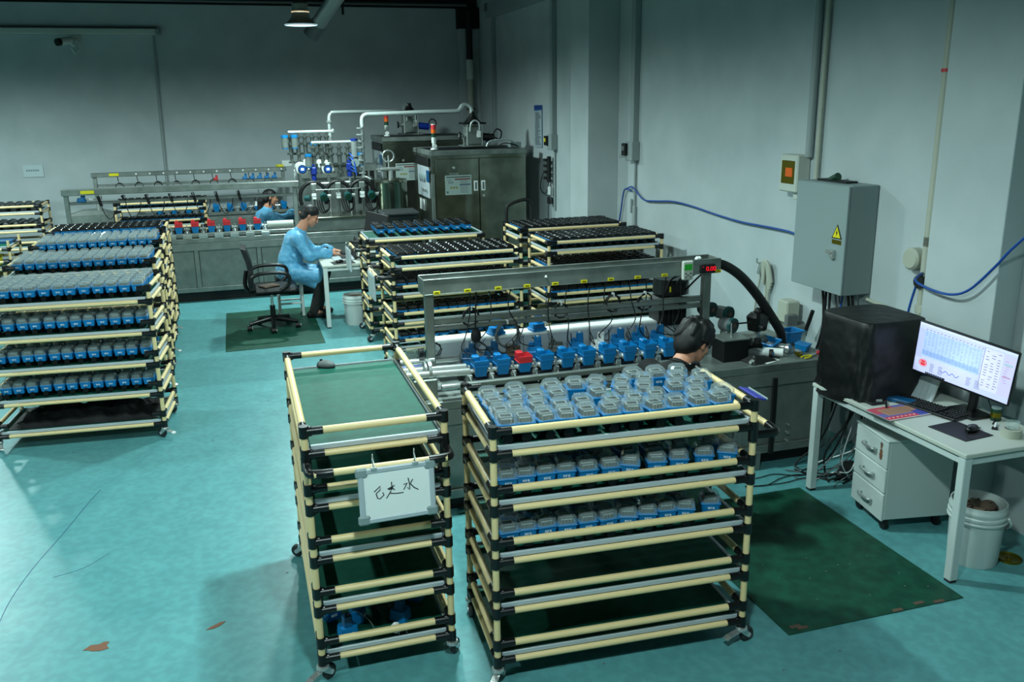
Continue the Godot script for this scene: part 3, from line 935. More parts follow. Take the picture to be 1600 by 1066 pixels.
func all_carts() -> void:
	# the two near trolleys
	var c1 := make_cart("narrow end-on trolley with empty green top and hanging whiteboard, nearest the middle", Vector3(0.4715, 0, -4.182), -PI / 2, {"handle": 1.0, "castor": [0.7, 1.0, 2.6, -1.2]})
	var yaw := -0.054
	var c2x := Vector3(0.922, 0, -3.308) + Vector3(cos(yaw), 0, -sin(yaw)) * 0.605 - Vector3(sin(yaw), 0, cos(yaw)) * 0.3025
	var c2 := make_cart("wide side-on trolley in front with scattered clear-lidded meters on three upper shelves", c2x, yaw, {"handle": 1.0, "open_back": true, "castor": [-1.3, 1.2, -0.5, 3.0]})
	cart_one_load()
	# irregular rows on the wide near trolley
	var rows := [[[0.06, -0.05], [0.155, -0.06], [0.25, -0.06], [0.345, -0.05], [0.44, -0.04], [0.545, -0.055], [0.65, -0.05], [0.755, -0.05], [0.86, -0.055], [0.965, -0.04], [1.07, -0.05]],
		[[0.05, -0.18], [0.15, -0.2], [0.25, -0.2], [0.35, -0.18], [0.46, -0.2], [0.59, -0.17], [0.70, -0.175], [0.81, -0.19], [1.0, -0.17], [1.13, -0.165]],
		[[0.07, -0.31], [0.18, -0.335], [0.275, -0.32], [0.38, -0.335], [0.57, -0.31], [0.69, -0.3], [0.80, -0.31], [0.95, -0.29], [1.06, -0.29]],
		[[0.06, -0.43], [0.21, -0.455], [0.39, -0.46], [0.505, -0.46], [0.61, -0.455], [0.73, -0.425], [0.85, -0.43], [0.83, -0.53], [0.945, -0.52], [1.01, -0.41], [1.06, -0.515], [1.14, -0.40]]]
	var low := [[[0.07, -0.09], [0.16, -0.1], [0.25, -0.1], [0.345, -0.1], [0.44, -0.08], [0.545, -0.08], [0.65, -0.07], [0.77, -0.07], [0.88, -0.08], [1.01, -0.09], [1.14, -0.09]],
		[[0.1, -0.23], [0.2, -0.22], [0.3, -0.24], [0.42, -0.26], [0.53, -0.22], [0.68, -0.24], [0.81, -0.23], [0.94, -0.21], [1.1, -0.21]],
		[[0.12, -0.38], [0.27, -0.4], [0.4, -0.38], [0.52, -0.4], [0.7, -0.4], [0.9, -0.4]]]
	var mid := [[[0.07, -0.08], [0.16, -0.09], [0.25, -0.09], [0.345, -0.07], [0.44, -0.07], [0.535, -0.08], [0.64, -0.07], [0.735, -0.08], [0.83, -0.09], [0.925, -0.07], [1.06, -0.10]],
		[[0.12, -0.22], [0.22, -0.23], [0.33, -0.21], [0.45, -0.24], [0.56, -0.21], [0.68, -0.22], [0.80, -0.21], [0.93, -0.2]]]
	var rng := RandomNumberGenerator.new()
	rng.seed = 77
	var lists := [rows, low, mid]
	for t in 3:
		for r in lists[t].size():
			for c in lists[t][r].size():
				var q: Array = lists[t][r][c]
				var tw := rng.randf_range(-0.12, 0.12) + (rng.randf_range(-0.5, 0.1) if q[0] > 0.6 else 0.0)
				meter("clear", c2.transform * Transform3D(Basis(Vector3.UP, tw), Vector3(clampf(q[0] - 0.605, -0.53, 0.53), SHELF[t] + 0.031, minf(q[1], -0.082) * (1.0 if t else 0.97) + 0.3025)), "clear-lidded blue meter, %s shelf of wide front trolley, %s row, %s from left" % [["top", "second", "third"][t], "front" if r == 0 else ORD[r], ORD[c]], "loose meters on the wide front trolley")
	# holder clipped to its right corner post
	var h := thing("card_holder", "small dark blue card holder lying on the wide front trolley's right corner", "holder", c2.transform * Vector3(0.648, 1.236, 0.20), yaw)
	part("tray", B(Vector3.ZERO, Vector3(0.05, 0.008, 0.17), 0.002), "purple", h, Vector3.ZERO, Vector3(0.0, 0.0, -0.25))
	part("rim", B(Vector3(0.028, 0.005, 0.0), Vector3(0.006, 0.010, 0.176), 0.002), "boxgrey", h, Vector3.ZERO, Vector3(0.0, 0, -0.25))
	# left block of four trolleys
	var lz := [[-1.310, -7.46, -0.08], [-1.385, -8.76, -0.03], [-1.42, -9.97, 0.0], [-1.455, -11.02, 0.0]]
	var ln := ["nearest left trolley", "second left trolley", "third left trolley", "rearmost left trolley"]
	var ll := ["nearest of the four left trolleys, with open front and black mesh on its bottom shelf", "second trolley from the front in the left block, meters under clear lids", "third trolley from the front in the left block, meters under clear lids", "rearmost trolley of the left block, topped with black-lidded meters"]
	for k in 4:
		var c := make_cart(ll[k], Vector3(lz[k][0], 0, lz[k][1]), lz[k][2], {"open_front": true, "castor": [0.9, 1.3, 0.4, -0.5]})
		if k < 3:
			fill(c, ln[k], 0, "clear", 12, 5, {"own": 5 if k == 0 else (1 if k == 1 else 0), "dz": 0.01, "d": 0.52})
		else:
			fill(c, ln[k], 0, "black", 13, 5, {"own": 1, "d": 0.52})
		for t in [1, 2, 3]:
			if k == 0:
				fill(c, ln[k], t, "clear", 12, 3, {"own": 2 if t < 3 else 1, "dz": 0.10, "d": 0.32})
			else:
				fill(c, ln[k], t, "clear", 12, 1, {"own": 0, "dz": 0.20, "d": 0.1})
		if k == 0:
			var g := thing("mesh_bundle", "heap of crumpled black mesh filling the nearest left trolley's bottom shelf", "mesh", c.transform * Vector3(0, 0.148, 0), lz[k][2])
			crumple(g, "mesh", "meshblack", Vector3(1.1, 0.15, 0.5), 3, 26)
			crumple(g, "mesh_fold", "bagfilm", Vector3(0.5, 0.10, 0.3), 8, 14)
	# the four trolleys in the middle
	var m0 := make_cart("rear middle trolley with no top rail, rows of black-lidded meters on its board", Vector3(1.93, 0, -9.76), 0.0, {"w": 1.3, "top": 1.13, "no_guard_top": true, "handle": -1.0, "handle_y": 1.03})
	fill(m0, "rear middle trolley", 0, "black", 9, 5, {"w": 1.10, "d": 0.5, "own": 1})
	fill(m0, "rear middle trolley", 1, "black", 9, 2, {"w": 1.10, "d": 0.25, "own": 0, "dz": 0.1})
	var m1 := make_cart("front middle trolley, full of black-lidded meters, a whiteboard on its left end", Vector3(1.852, 0, -8.01), 0.02, {"handle": -1.0, "handle_y": 1.05})
	for t in 5:
		fill(m1, "front middle trolley", t, "black", 12, 6 if t < 2 else 3, {"own": 2 if t == 0 else 0, "d": 0.54 if t < 2 else 0.28, "dz": 0.0 if t < 2 else 0.12, "gap": 0.0 if t < 3 else 0.25})
	var m2 := make_cart("front right trolley by the wall, full of black-lidded meters, beside the front middle one", Vector3(3.441, 0, -8.29), 0.0, {})
	for t in 5:
		fill(m2, "front right trolley", t, "black", 12, 6 if t < 2 else 3, {"own": 1 if t in [0, 2, 3] else 0, "d": 0.54 if t < 2 else 0.28, "dz": 0.0 if t < 2 else 0.12})
	var m3 := make_cart("rear right trolley by the wall, topped with black-lidded meters, behind another", Vector3(3.453, 0, -9.22), 0.0, {})
	fill(m3, "rear right trolley", 0, "black", 12, 6, {"own": 1, "d": 0.54})
	# far trolley between the two back benches, and two at the far left
	var fc := make_cart("far trolley of dark meters standing between the two back test benches", Vector3(-1.10, 0.0, -14.0), 0.0, {})
	fill(fc, "far bench trolley", 0, "black", 12, 4, {"own": 0, "d": 0.5})
	fill(fc, "far bench trolley", 1, "black", 12, 3, {"own": 0, "d": 0.3, "dz": 0.1})
	var lf := make_cart("far left trolley with dark packed boxes on two shelves, beside the back wall", Vector3(-3.33, 0, -14.32), 0.0, {})
	for t in 2:
		for k in 9:
			var x := -0.50 + k * 0.125
			solo("dark_package", long_pack(), "bagfilm", "long dark wrapped package on far left trolley, %s shelf, %s from right" % [["top", "second"][t], ORD[8 - k]], "package", lf.transform * Vector3(x, SHELF[t] + 0.031, 0.0), Vector3(0, -0.12 + 0.02 * k, 0), "packages on the far left trolley")
	var lg := make_cart("low trolley with a blue and a yellow bin at the left edge", Vector3(-3.42, 0, -12.6), 0.0, {"top": 0.97, "from": 1, "no_guard_top": true})
	solo("blue_bin", bin_mesh(Vector3(0.34, 0.12, 0.42)), "blue", "flat blue plastic bin on the low trolley at the left edge", "bin", lg.transform * Vector3(0.18, 0.893, 0.05))
	solo("paper_stack", B(Vector3(0, 0.02, 0), Vector3(0.30, 0.04, 0.22), 0.004), "bluedark", "dark blue folder on the low trolley beside the blue bin", "folder", lg.transform * Vector3(0.44, 0.893, -0.12))
	solo("yellow_bin", bin_mesh(Vector3(0.3, 0.12, 0.3)), "yellow", "yellow plastic bin on the low left trolley's shelf below the blue bin", "bin", lg.transform * Vector3(0.3, 0.642, 0.1))
	# whiteboards hung on the middle trolleys
	for q in [[Vector3(1.10, 0.93, -8.0), "small whiteboard hanging on the front middle trolley's left handle"], [Vector3(1.09, 0.91, -9.66), "pale board hanging on the rear middle trolley's left handle"]]:
		var wb := thing("small_whiteboard", q[1], "whiteboard", q[0], -PI / 2 + 0.02)
		part("frame", B(Vector3.ZERO, Vector3(0.33, 0.24, 0.016), 0.005), "alu", wb)
		part("panel", B(Vector3(0, 0, 0.004), Vector3(0.30, 0.21, 0.012), 0.002), "paintwhite", wb)
		for s in [-1, 1]:
			part("hook", W([Vector3(s * 0.1, 0.11, 0), Vector3(s * 0.1, 0.16, 0.01), Vector3(s * 0.1, 0.165, -0.02), Vector3(s * 0.1, 0.14, -0.03)], 0.003, 5), "chrome", wb)
	pour_stock()

func bin_mesh(s: Vector3) -> MB:
	var b := MB.new()
	b.frustum(0.0, s.x * 0.86, s.z * 0.86, s.y, s.x, s.z, true, false, 0.02)
	b.frustum(0.006, s.x * 0.84, s.z * 0.84, s.y, s.x * 0.96, s.z * 0.96, true, false, 0.02)
	for k in [-1, 1]:
		b.box(Vector3(k * s.x / 2, s.y - 0.006, 0), Vector3(0.014, 0.012, s.z), 0.003)
		b.box(Vector3(0, s.y - 0.006, k * s.z / 2), Vector3(s.x, 0.012, 0.014), 0.003)
	return b

func long_pack() -> MB:
	var b := MB.new()
	b.frustum(0.0, 0.098, 0.52, 0.085, 0.092, 0.50, true, false, 0.015)
	b.frustum(0.085, 0.092, 0.50, 0.105, 0.06, 0.47, false, true, 0.015)
	for k in 4:
		b.box(Vector3(0, 0.106, -0.18 + k * 0.12), Vector3(0.05, 0.01, 0.05), 0.004)
	return b

func crumple(o: Node3D, called: String, mt: String, s: Vector3, seed_: int, n: int) -> void:   # a heap of cloth: a heightfield with folds
	var f := FastNoiseLite.new()
	f.seed = seed_
	f.frequency = 2.2
	f.fractal_octaves = 3
	var b := MB.new()
	var nz := n / 2
	var pt := func(i: int, j: int) -> Vector3:
		var u := float(i) / n
		var v := float(j) / nz
		var e := minf(minf(u, 1 - u) * 5.0, minf(v, 1 - v) * 3.0)
		e = clampf(e, 0.0, 1.0)
		var hgt := s.y * e * (0.62 + 0.7 * f.get_noise_2d(u * s.x * 2.0, v * s.z * 2.0))
		return Vector3((u - 0.5) * s.x, maxf(hgt, 0.0) + 0.004, (v - 0.5) * s.z)
	for i in n:
		for j in nz:
			b.flat([pt.call(i, j), pt.call(i + 1, j), pt.call(i + 1, j + 1)], Vector3.UP)
			b.flat([pt.call(i, j), pt.call(i + 1, j + 1), pt.call(i, j + 1)], Vector3.UP)
	part(called, b, mt, o)

func cart_one_load() -> void:
	# mouse lying on the empty top
	var o := thing("computer_mouse", "grey wireless computer mouse lying on the empty green trolley top", "mouse", Vector3(0.375, 1.146, -4.76), 1.0)
	var b := MB.new()
	b.ball(Vector3(0, 0.012, 0), Vector3(0.031, 0.028, 0.055), 16)
	part("shell", b, "grey", o)
	b = MB.new()
	b.ball(Vector3(0, 0.006, 0), Vector3(0.033, 0.010, 0.057), 16)
	part("base", b, "black", o)
	part("wheel", T(Vector3(-0.004, 0.037, -0.028), Vector3(0.004, 0.037, -0.028), 0.007, 10), "black", o)
	# whiteboard with handwriting on the handle
	var wb := thing("hanging_whiteboard", "small framed whiteboard with three handwritten characters hung on the near trolley's handle", "whiteboard", Vector3(0.528, 0.957, -3.425), 0.03)
	wb.rotation.x = -0.06
	part("frame_bar", B(Vector3(0, 0.11, 0), Vector3(0.325, 0.024, 0.018), 0.005), "alu", wb)
	part("frame_bar", B(Vector3(0, -0.11, 0), Vector3(0.325, 0.024, 0.018), 0.005), "alu", wb)
	part("frame_bar", B(Vector3(-0.152, 0, 0), Vector3(0.024, 0.22, 0.018), 0.005), "alu", wb)
	part("frame_bar", B(Vector3(0.152, 0, 0), Vector3(0.024, 0.22, 0.018), 0.005), "alu", wb)
	for s in [[-1, -1], [1, -1], [1, 1], [-1, 1]]:
		part("corner_cap", B(Vector3(s[0] * 0.147, s[1] * 0.105, 0), Vector3(0.052, 0.044, 0.022), 0.008), "boxgrey", wb)
	var pn := part("panel", B(Vector3(0, 0, 0), Vector3(0.296, 0.21, 0.008), 0.001), "pale", wb)
	var strokes := [[[370, 555], [455, 485], [450, 530], [395, 575]], [[395, 575], [410, 630], [440, 638], [495, 590], [480, 560]], [[545, 520], [640, 475]], [[600, 435], [605, 525]], [[605, 525], [570, 520]], [[560, 530], [610, 500], [635, 530]], [[590, 540], [525, 632]], [[575, 570], [660, 572], [750, 560]], [[755, 465], [805, 445], [755, 525]], [[820, 385], [835, 470], [830, 525], [805, 500]], [[880, 400], [845, 450]], [[845, 455], [890, 500], [945, 525]]]
	for st in strokes:
		var pts := []
		for q in st:   # board-local strokes: x along the board, y up
			var u: float = (q[0] - 672.0) / 985.0 * 0.325
			var v: float = -(q[1] - 560.0 + (q[0] - 672.0) * 0.137) / 660.0 * 0.246
			pts.append(Vector3(u, v, 0.0045))
		part("handwriting", W(pts, 0.0022, 5, false), "black", pn)
	for s in [-0.095, 0.082]:
		var hk := part("hook", W([Vector3(s, 0.125, 0.004), Vector3(s - 0.006, 0.16, 0.024), Vector3(s, 0.182, 0.0), Vector3(s + 0.004, 0.165, -0.02), Vector3(s + 0.006, 0.13, -0.004)], 0.0025, 5), "chrome", wb)
		part("clip", B(Vector3(s, 0.12, 0.004), Vector3(0.026, 0.016, 0.026), 0.004), "chrome", hk)
	# loose sensor heads on its bottom shelf
	var heads := [[0.30, -3.68, 0.3, "blue sensor head with looped cord at left front of the narrow trolley's bottom shelf"], [0.36, -3.80, 1.2, "blue sensor head leaning behind another at the narrow trolley's bottom left"], [0.44, -3.93, 0.1, "dark blue sensor head at the back of the narrow trolley's bottom shelf"], [0.56, -3.74, 2.4, "blue sensor head tipped over at the middle of the narrow trolley's bottom shelf"], [0.67, -3.90, 0.9, "blue sensor head lying far right on the narrow trolley's bottom shelf"], [0.24, -3.86, 0.4, "small blue sensor head at the far left of the narrow trolley's bottom shelf"]]
	for q in heads:
		var hd := thing("sensor_head", q[3], "sensor head", Vector3(q[0], 0.149, q[1]), q[2], "sensor heads on the bottom shelf")
		b = MB.new()
		b.frustum(0.0, 0.085, 0.075, 0.055, 0.078, 0.068, true, true, 0.008)
		part("body", b, "blue", hd)
		b = MB.new()
		b.frustum(0.055, 0.042, 0.05, 0.105, 0.038, 0.042, true, true, 0.006)
		part("neck", b, "bluedark", hd)
		part("print", B(Vector3(0, 0.025, 0.0375), Vector3(0.03, 0.012, 0.002)), "pale", hd)
		part("cord", W([Vector3(0, 0.1, 0), Vector3(0.03, 0.13, 0.02), Vector3(0.09, 0.07, 0.04), Vector3(0.11, 0.006, 0.06), Vector3(0.06, 0.006, 0.10)], 0.003, 5), "grey", hd)
	var cc := thing("cord_coil", "small coil of white cord hanging at the narrow trolley's bottom rail", "cord", Vector3(0.515, 0.16, -3.605))
	var pts := []
	for k in 30:
		var a := k * 0.9
		pts.append(Vector3(cos(a) * 0.02, 0.03 + sin(a) * 0.022, -0.012 + k * 0.0008))
	part("coil", W(pts, 0.0035, 5, false), "pale", cc)
	part("coil", W(pts, 0.003, 5, false), "grey", cc, Vector3(0.03, -0.03, 0.005))

# ---------------------------------------------------------------- test benches
func bench_body(o: Node3D, x0: float, x1: float, zf: float, zb: float, top: float, panels: int, toe := 0.12) -> void:
	# o stands at the origin; the bench is a steel cabinet with recessed panels between stiles, a worktop lip and a dark plinth
	var w := x1 - x0
	var cx := (x0 + x1) / 2
	part("worktop", B(Vector3(cx, top - 0.03, (zf + zb) / 2), Vector3(w, 0.06, zf - zb), 0.006), "steel", o)
	part("apron", B(Vector3(cx, top - 0.11, zf - 0.015), Vector3(w, 0.10, 0.03), 0.004), "satinpanel", o)
	part("carcass", B(Vector3(cx, (top - 0.06 + toe) / 2, (zf + zb) / 2 - 0.03), Vector3(w - 0.02, top - 0.06 - toe, zf - zb - 0.07), 0.004), "satinpanel", o)
	part("plinth", B(Vector3(cx, toe / 2 + 0.002, (zf + zb) / 2 - 0.04), Vector3(w - 0.06, toe, zf - zb - 0.14), 0.004), "black", o)
	part("bottom_rail", B(Vector3(cx, toe + 0.03, zf - 0.02), Vector3(w, 0.06, 0.03), 0.004), "satinpanel", o)
	for k in panels + 1:
		part("stile", B(Vector3(lerpf(x0 + 0.03, x1 - 0.03, float(k) / panels), (top + toe) / 2 - 0.03, zf - 0.018), Vector3(0.055, top - toe - 0.16, 0.03), 0.004), "satinpanel", o)
	for k in panels:
		var a := lerpf(x0 + 0.03, x1 - 0.03, float(k) / panels)
		var b := lerpf(x0 + 0.03, x1 - 0.03, float(k + 1) / panels)
		var d := part("door_panel", B(Vector3((a + b) / 2, (top + toe) / 2 - 0.05, zf - 0.034), Vector3(b - a - 0.066, top - toe - 0.22, 0.016), 0.003), "satinpanel", o)
		part("lock", T(Vector3(b - 0.06 if k % 2 == 0 else a + 0.06, (top + toe) / 2, zf - 0.03), Vector3(b - 0.06 if k % 2 == 0 else a + 0.06, (top + toe) / 2, zf - 0.018), 0.012, 10), "chrome", d)

func gantry(o: Node3D, x0: float, x1: float, zf: float, y0: float, y1: float, depth: float, top: float, rail_y: float, closed := false) -> void:
	var cx := (x0 + x1) / 2
	var w := x1 - x0
	if closed:
		part("cable_duct", B(Vector3(cx, (y0 + y1) / 2, zf - depth / 2), Vector3(w, y1 - y0, depth), 0.006), "steel", o)
	else:
		var b := MB.new()
		b.box(Vector3(cx, (y0 + y1) / 2, zf - 0.004), Vector3(w, y1 - y0, 0.006), 0.001)
		b.box(Vector3(cx, (y0 + y1) / 2, zf - depth), Vector3(w, y1 - y0, 0.006), 0.001)
		b.box(Vector3(cx, y0 + 0.003, zf - depth / 2), Vector3(w, 0.006, depth), 0.001)
		for x in [x0, x1]:
			b.box(Vector3(x, (y0 + y1) / 2, zf - depth / 2), Vector3(0.006, y1 - y0, depth), 0.001)
		for z in [zf - 0.002, zf - depth]:
			b.box(Vector3(cx, y1, z), Vector3(w, 0.006, 0.014), 0.002)
		part("cable_duct", b, "steel", o)
	for x in [x0 + 0.045, x1 - 0.06]:
		part("post", B(Vector3(x, (y0 + top) / 2, zf - depth / 2), Vector3(0.055, y0 - top, 0.055), 0.004), "steel", o)
	part("cross_rail", B(Vector3(cx, rail_y, zf - depth / 2 - 0.02), Vector3(w - 0.1, 0.035, 0.05), 0.004), "steel", o)

func bench_meter(mt: String, xf: Transform3D, label: String, group: String, hood := true, body := "blue") -> void:
	# a meter clamped on a bench with a sensor hood set on top
	var o := thing("meter_under_test", label, "water meter", Vector3.ZERO, 0.0, group)
	o.transform = xf
	part("base", shared("bm_base", func():
		var b := MB.new()
		b.frustum(0.0, 0.070, 0.080, 0.062, 0.088, 0.096, true, true, 0.006)
		return b), body, o)
	if hood:
		part("sensor_hood", shared("bm_hood", func():
			var b := MB.new()
			b.frustum(0.064, 0.094, 0.104, 0.070, 0.098, 0.108, true, true, 0.006)
			b.frustum(0.070, 0.090, 0.100, 0.108, 0.096, 0.104, false, false, 0.006)
			b.frustum(0.076, 0.078, 0.088, 0.108, 0.084, 0.092, true, false, 0.006)
			b.box(Vector3(0.0, 0.100, 0.05), Vector3(0.094, 0.016, 0.006), 0.001)
			b.box(Vector3(-0.022, 0.105, -0.02), Vector3(0.046, 0.045, 0.05), 0.006)
			return b), mt, o)
		part("hood_window", shared("bm_win", func(): return B(Vector3(0.022, 0.079, 0.01), Vector3(0.036, 0.006, 0.06), 0.001)), "black", o)
	part("sensor_neck", shared("bm_neck", func():
		var b := MB.new()
		b.frustum(0.10, 0.036, 0.040, 0.128, 0.030, 0.036, true, true, 0.006)
		b.ball(Vector3(0.0, 0.129, 0.004), Vector3(0.008, 0.005, 0.008), 8)
		return b), mt, o, Vector3(-0.022, 0, -0.02))
	part("pipe_end", shared("bm_pipe", func():
		var b := MB.new()
		b.tube(Vector3(-0.062, 0.012, 0), Vector3(0.062, 0.012, 0), 0.017, 0.017, 10)
		return b), "bronze", o)

func sensor_unit(mt: String, xf: Transform3D, label: String, group: String) -> void:
	var o := thing("sensor_unit", label, "sensor head", Vector3.ZERO, 0.0, group)
	o.transform = xf
	part("base", shared("su_base", func():
		var b := MB.new()
		b.frustum(0.0, 0.104, 0.096, 0.05, 0.088, 0.084, true, true, 0.012)
		b.box(Vector3(0, 0.012, 0), Vector3(0.110, 0.018, 0.10), 0.006)
		return b), mt, o)
	part("head", shared("su_head", func():
		var b := MB.new()
		b.frustum(0.05, 0.050, 0.05, 0.108, 0.046, 0.044, true, true, 0.007)
		b.box(Vector3(0.012, 0.08, 0.024), Vector3(0.014, 0.016, 0.006), 0.002)
		return b), mt, o, Vector3(0.02, 0, -0.01))
	part("knob", shared("su_knob", func():
		var b := MB.new()
		b.ball(Vector3(0.02, 0.11, -0.01), Vector3(0.009, 0.007, 0.009), 8)
		return b), "pale", o)

func clamp_unit(o: Node3D, x: float, y: float, z: float) -> void:
	var c := part("clamp", shared("clampm", func():
		var b := MB.new()
		b.tube(Vector3(-0.03, 0.03, 0), Vector3(0.03, 0.03, 0), 0.016, 0.016, 10)
		for s in [-1, 1]:
			b.tube(Vector3(s * 0.030, 0.03, 0), Vector3(s * 0.038, 0.03, 0), 0.026, 0.026, 12)
		b.box(Vector3(0, -0.01, 0.0), Vector3(0.04, 0.05, 0.05), 0.006)
		b.box(Vector3(0, 0.058, 0.0), Vector3(0.014, 0.03, 0.03), 0.004)
		return b), "chrome", o, Vector3(x, y, z))
	part("clamp_lever", shared("clampl", func():
		return W([Vector3(0, 0.0, 0.03), Vector3(0.004, -0.03, 0.055), Vector3(0.008, -0.065, 0.062)], 0.005, 6)), "chrome", c)

func right_bench() -> void:
	var o := thing("test_bench", "stainless meter test bench behind the near trolleys, under an open cable duct", "test bench")
	bench_body(o, 0.98, 3.92, -5.0, -5.85, 0.78, 4)
	part("dark_gap", B(Vector3(3.43, 0.40, -4.992), Vector3(0.035, 0.56, 0.02), 0.003), "black", o)
	for k in 3:
		part("screw", T(Vector3(3.56, 0.2 + k * 0.06, -5.01), Vector3(3.56, 0.2 + k * 0.06, -4.985), 0.012, 8), "chrome", o)
	part("foot", B(Vector3(3.33, 0.07, -5.02), Vector3(0.05, 0.14, 0.05), 0.004), "satinpanel", o)
	gantry(o, 1.05, 3.14, -5.3, 1.385, 1.485, 0.17, 0.78, 1.19)
	part("cross_rail", B(Vector3(2.1, 1.14, -5.42), Vector3(1.98, 0.03, 0.05), 0.004), "steel", o)
	for k in 10:
		var x: float = [1.122, 1.321, 1.524, 1.719, 1.913, 2.115, 2.307, 2.503, 2.703, 3.112][k]
		part("yellow_label", B(Vector3(x + 0.01, 1.399, -5.297), Vector3(0.045, 0.02, 0.003), 0.0005), "yellow", o)
		part("label_print", B(Vector3(x + 0.01, 1.399, -5.2955), Vector3(0.026, 0.007, 0.001)), "brass", o)
	var sc := MB.new()
	sc.tube(Vector3(1.86, 1.45, -5.303), Vector3(1.86, 1.45, -5.29), 0.010, 0.006, 8)
	part("hook_screw", sc, "pale", o)
	var dp := part("counter_display", B(Vector3(3.035, 1.423, -5.29), Vector3(0.115, 0.058, 0.02), 0.004), "black", o)
	part("display_digits", lettering("0.00", 0.03, 0.002), "ledred", dp, Vector3(3.055, 1.423, -5.279))
	part("display_dot", B(Vector3(2.995, 1.438, -5.279), Vector3(0.004, 0.004, 0.002)), "ledred", dp)
	var rt := thing("handheld_reader", "pale handheld reader with green screen clipped to the near bench's cable duct", "reader", Vector3(2.872, 1.36, -5.275))
	part("case", B(Vector3(0, 0.065, 0), Vector3(0.085, 0.135, 0.026), 0.010), "offwhite", rt)
	part("screen", B(Vector3(0.0, 0.088, 0.0125), Vector3(0.058, 0.042, 0.004), 0.001), "ledgreen", rt)
	for q in [[-0.018, 0.046], [0.018, 0.046], [-0.018, 0.022], [0.018, 0.022], [0.0, 0.034]]:
		part("button", B(Vector3(q[0], q[1], 0.0135), Vector3(0.016, 0.012, 0.004), 0.002), "grey", rt)
	part("crumpled_tissue", B(Vector3(2.97, 1.495, -5.31), Vector3(0.05, 0.03, 0.03), 0.012), "pale", o)
	# white cover box along the back
	var wb := thing("cover_box", "long white-topped cover box along the back of the near test bench", "cover")
	part("lid", B(Vector3(2.06, 1.004, -5.62), Vector3(1.84, 0.014, 0.15), 0.002), "pale", wb)
	part("front_sheet", B(Vector3(2.06, 0.89, -5.555), Vector3(1.83, 0.22, 0.012), 0.002), "alu", wb)
	part("seam", B(Vector3(1.78, 0.89, -5.547), Vector3(0.004, 0.216, 0.004)), "grey", wb)
	part("back_sheet", B(Vector3(2.06, 0.89, -5.685), Vector3(1.83, 0.22, 0.012), 0.002), "alu", wb)
	for x in [1.15, 2.97]:
		part("end_sheet", B(Vector3(x, 0.89, -5.62), Vector3(0.012, 0.22, 0.12), 0.002), "alu", wb)
	# meters on the bench
	var g := "meters clamped on the near test bench"
	for k in 10:
		var x := 1.372 + k * 0.1475
		bench_meter("red" if k == 2 else "blue", Transform3D(Basis(), Vector3(x, 0.862, -5.2)), "red-hooded meter in the front row of the near bench" if k == 2 else "blue-hooded meter in the near bench's front row, %s from left" % ORD[k], "" if k == 2 else g)
		clamp_unit(o, x + 0.074, 0.86, -5.2)
	clamp_unit(o, 1.30, 0.86, -5.2)
	for k in 10:
		var x := 1.36 + k * 0.152
		if k == 6:
			sensor_unit("pale", Transform3D(Basis(Vector3.UP, -0.5), Vector3(x, 0.90, -5.40)), "white sensor head among the blue ones in the near bench's back row", "")
			continue
		if k == 2 or k == 4:
			bench_meter("brown" if k == 2 else "grey", Transform3D(Basis(Vector3.UP, -0.3), Vector3(x, 0.85, -5.41)), ["dark red-topped clear meter in the near bench's back row behind the red one", "dark grey-topped meter in the near bench's back row, fifth from left"][k / 2 - 1], "", true, "bluedark")
			continue
		bench_meter("bluedark" if k < 2 else "blue", Transform3D(Basis(Vector3.UP, -0.25), Vector3(x, 0.85, -5.41)), "blue meter with tall sensor neck in the near bench's back row, %s from left" % ORD[k], g, false)
		sensor_unit("blue" if k > 2 else "bluedark", Transform3D(Basis(Vector3.UP, -0.25), Vector3(x, 0.912, -5.41)), "blue sensor head on the near bench's back row, %s from left" % ORD[k], "sensor heads on the back row")
	sensor_unit("blue", Transform3D(Basis(Vector3.UP, 0.3), Vector3(1.60, 1.012, -5.61)), "blue sensor head resting on the white cover box, left of two", "")
	sensor_unit("blue", Transform3D(Basis(Vector3.UP, 0.2), Vector3(1.90, 1.012, -5.61)), "blue sensor head resting on the white cover box, right of two", "")
	# rails and feed pipes

	part("front_rail", B(Vector3(1.93, 0.865, -5.02), Vector3(1.52, 0.035, 0.035), 0.006), "steel", o)
	part("rail_end", T(Vector3(1.08, 0.865, -5.02), Vector3(1.26, 0.865, -5.02), 0.02, 12), "chrome", o)
	for k in 5:
		part("rail_stand", B(Vector3(1.25 + k * 0.33, 0.815, -5.02), Vector3(0.04, 0.07, 0.035), 0.004), "steel", o)
	part("meter_rail", B(Vector3(2.05, 0.81, -5.2), Vector3(1.55, 0.05, 0.10), 0.006), "darkmetal", o)
	part("meter_rail", B(Vector3(2.05, 0.81, -5.41), Vector3(1.55, 0.05, 0.10), 0.006), "darkmetal", o)
	var p := thing("feed_cylinder", "chrome feed cylinder and flange at the left end of the near test bench", "cylinder")
	part("block", B(Vector3(0.99, 0.845, -5.16), Vector3(0.15, 0.13, 0.2), 0.006), "steel", p)
	for z in [-5.1, -5.2, -5.4]:
		part("tube", T(Vector3(0.88, 0.935, z), Vector3(1.28, 0.925, z), 0.024 if z > -5.3 else 0.02, 16), "chrome", p)
	part("flange", T(Vector3(1.02, 0.94, -5.15), Vector3(1.04, 0.94, -5.15), 0.075, 20), "chrome", p)
	part("flange", T(Vector3(1.0, 0.94, -5.15), Vector3(1.012, 0.94, -5.15), 0.06, 20), "steel", p)
	part("bolt", T(Vector3(1.04, 0.885, -5.09), Vector3(1.08, 0.885, -5.09), 0.012, 8), "chrome", p)
	part("bolt", T(Vector3(1.04, 0.995, -5.2), Vector3(1.08, 0.995, -5.2), 0.012, 8), "chrome", p)
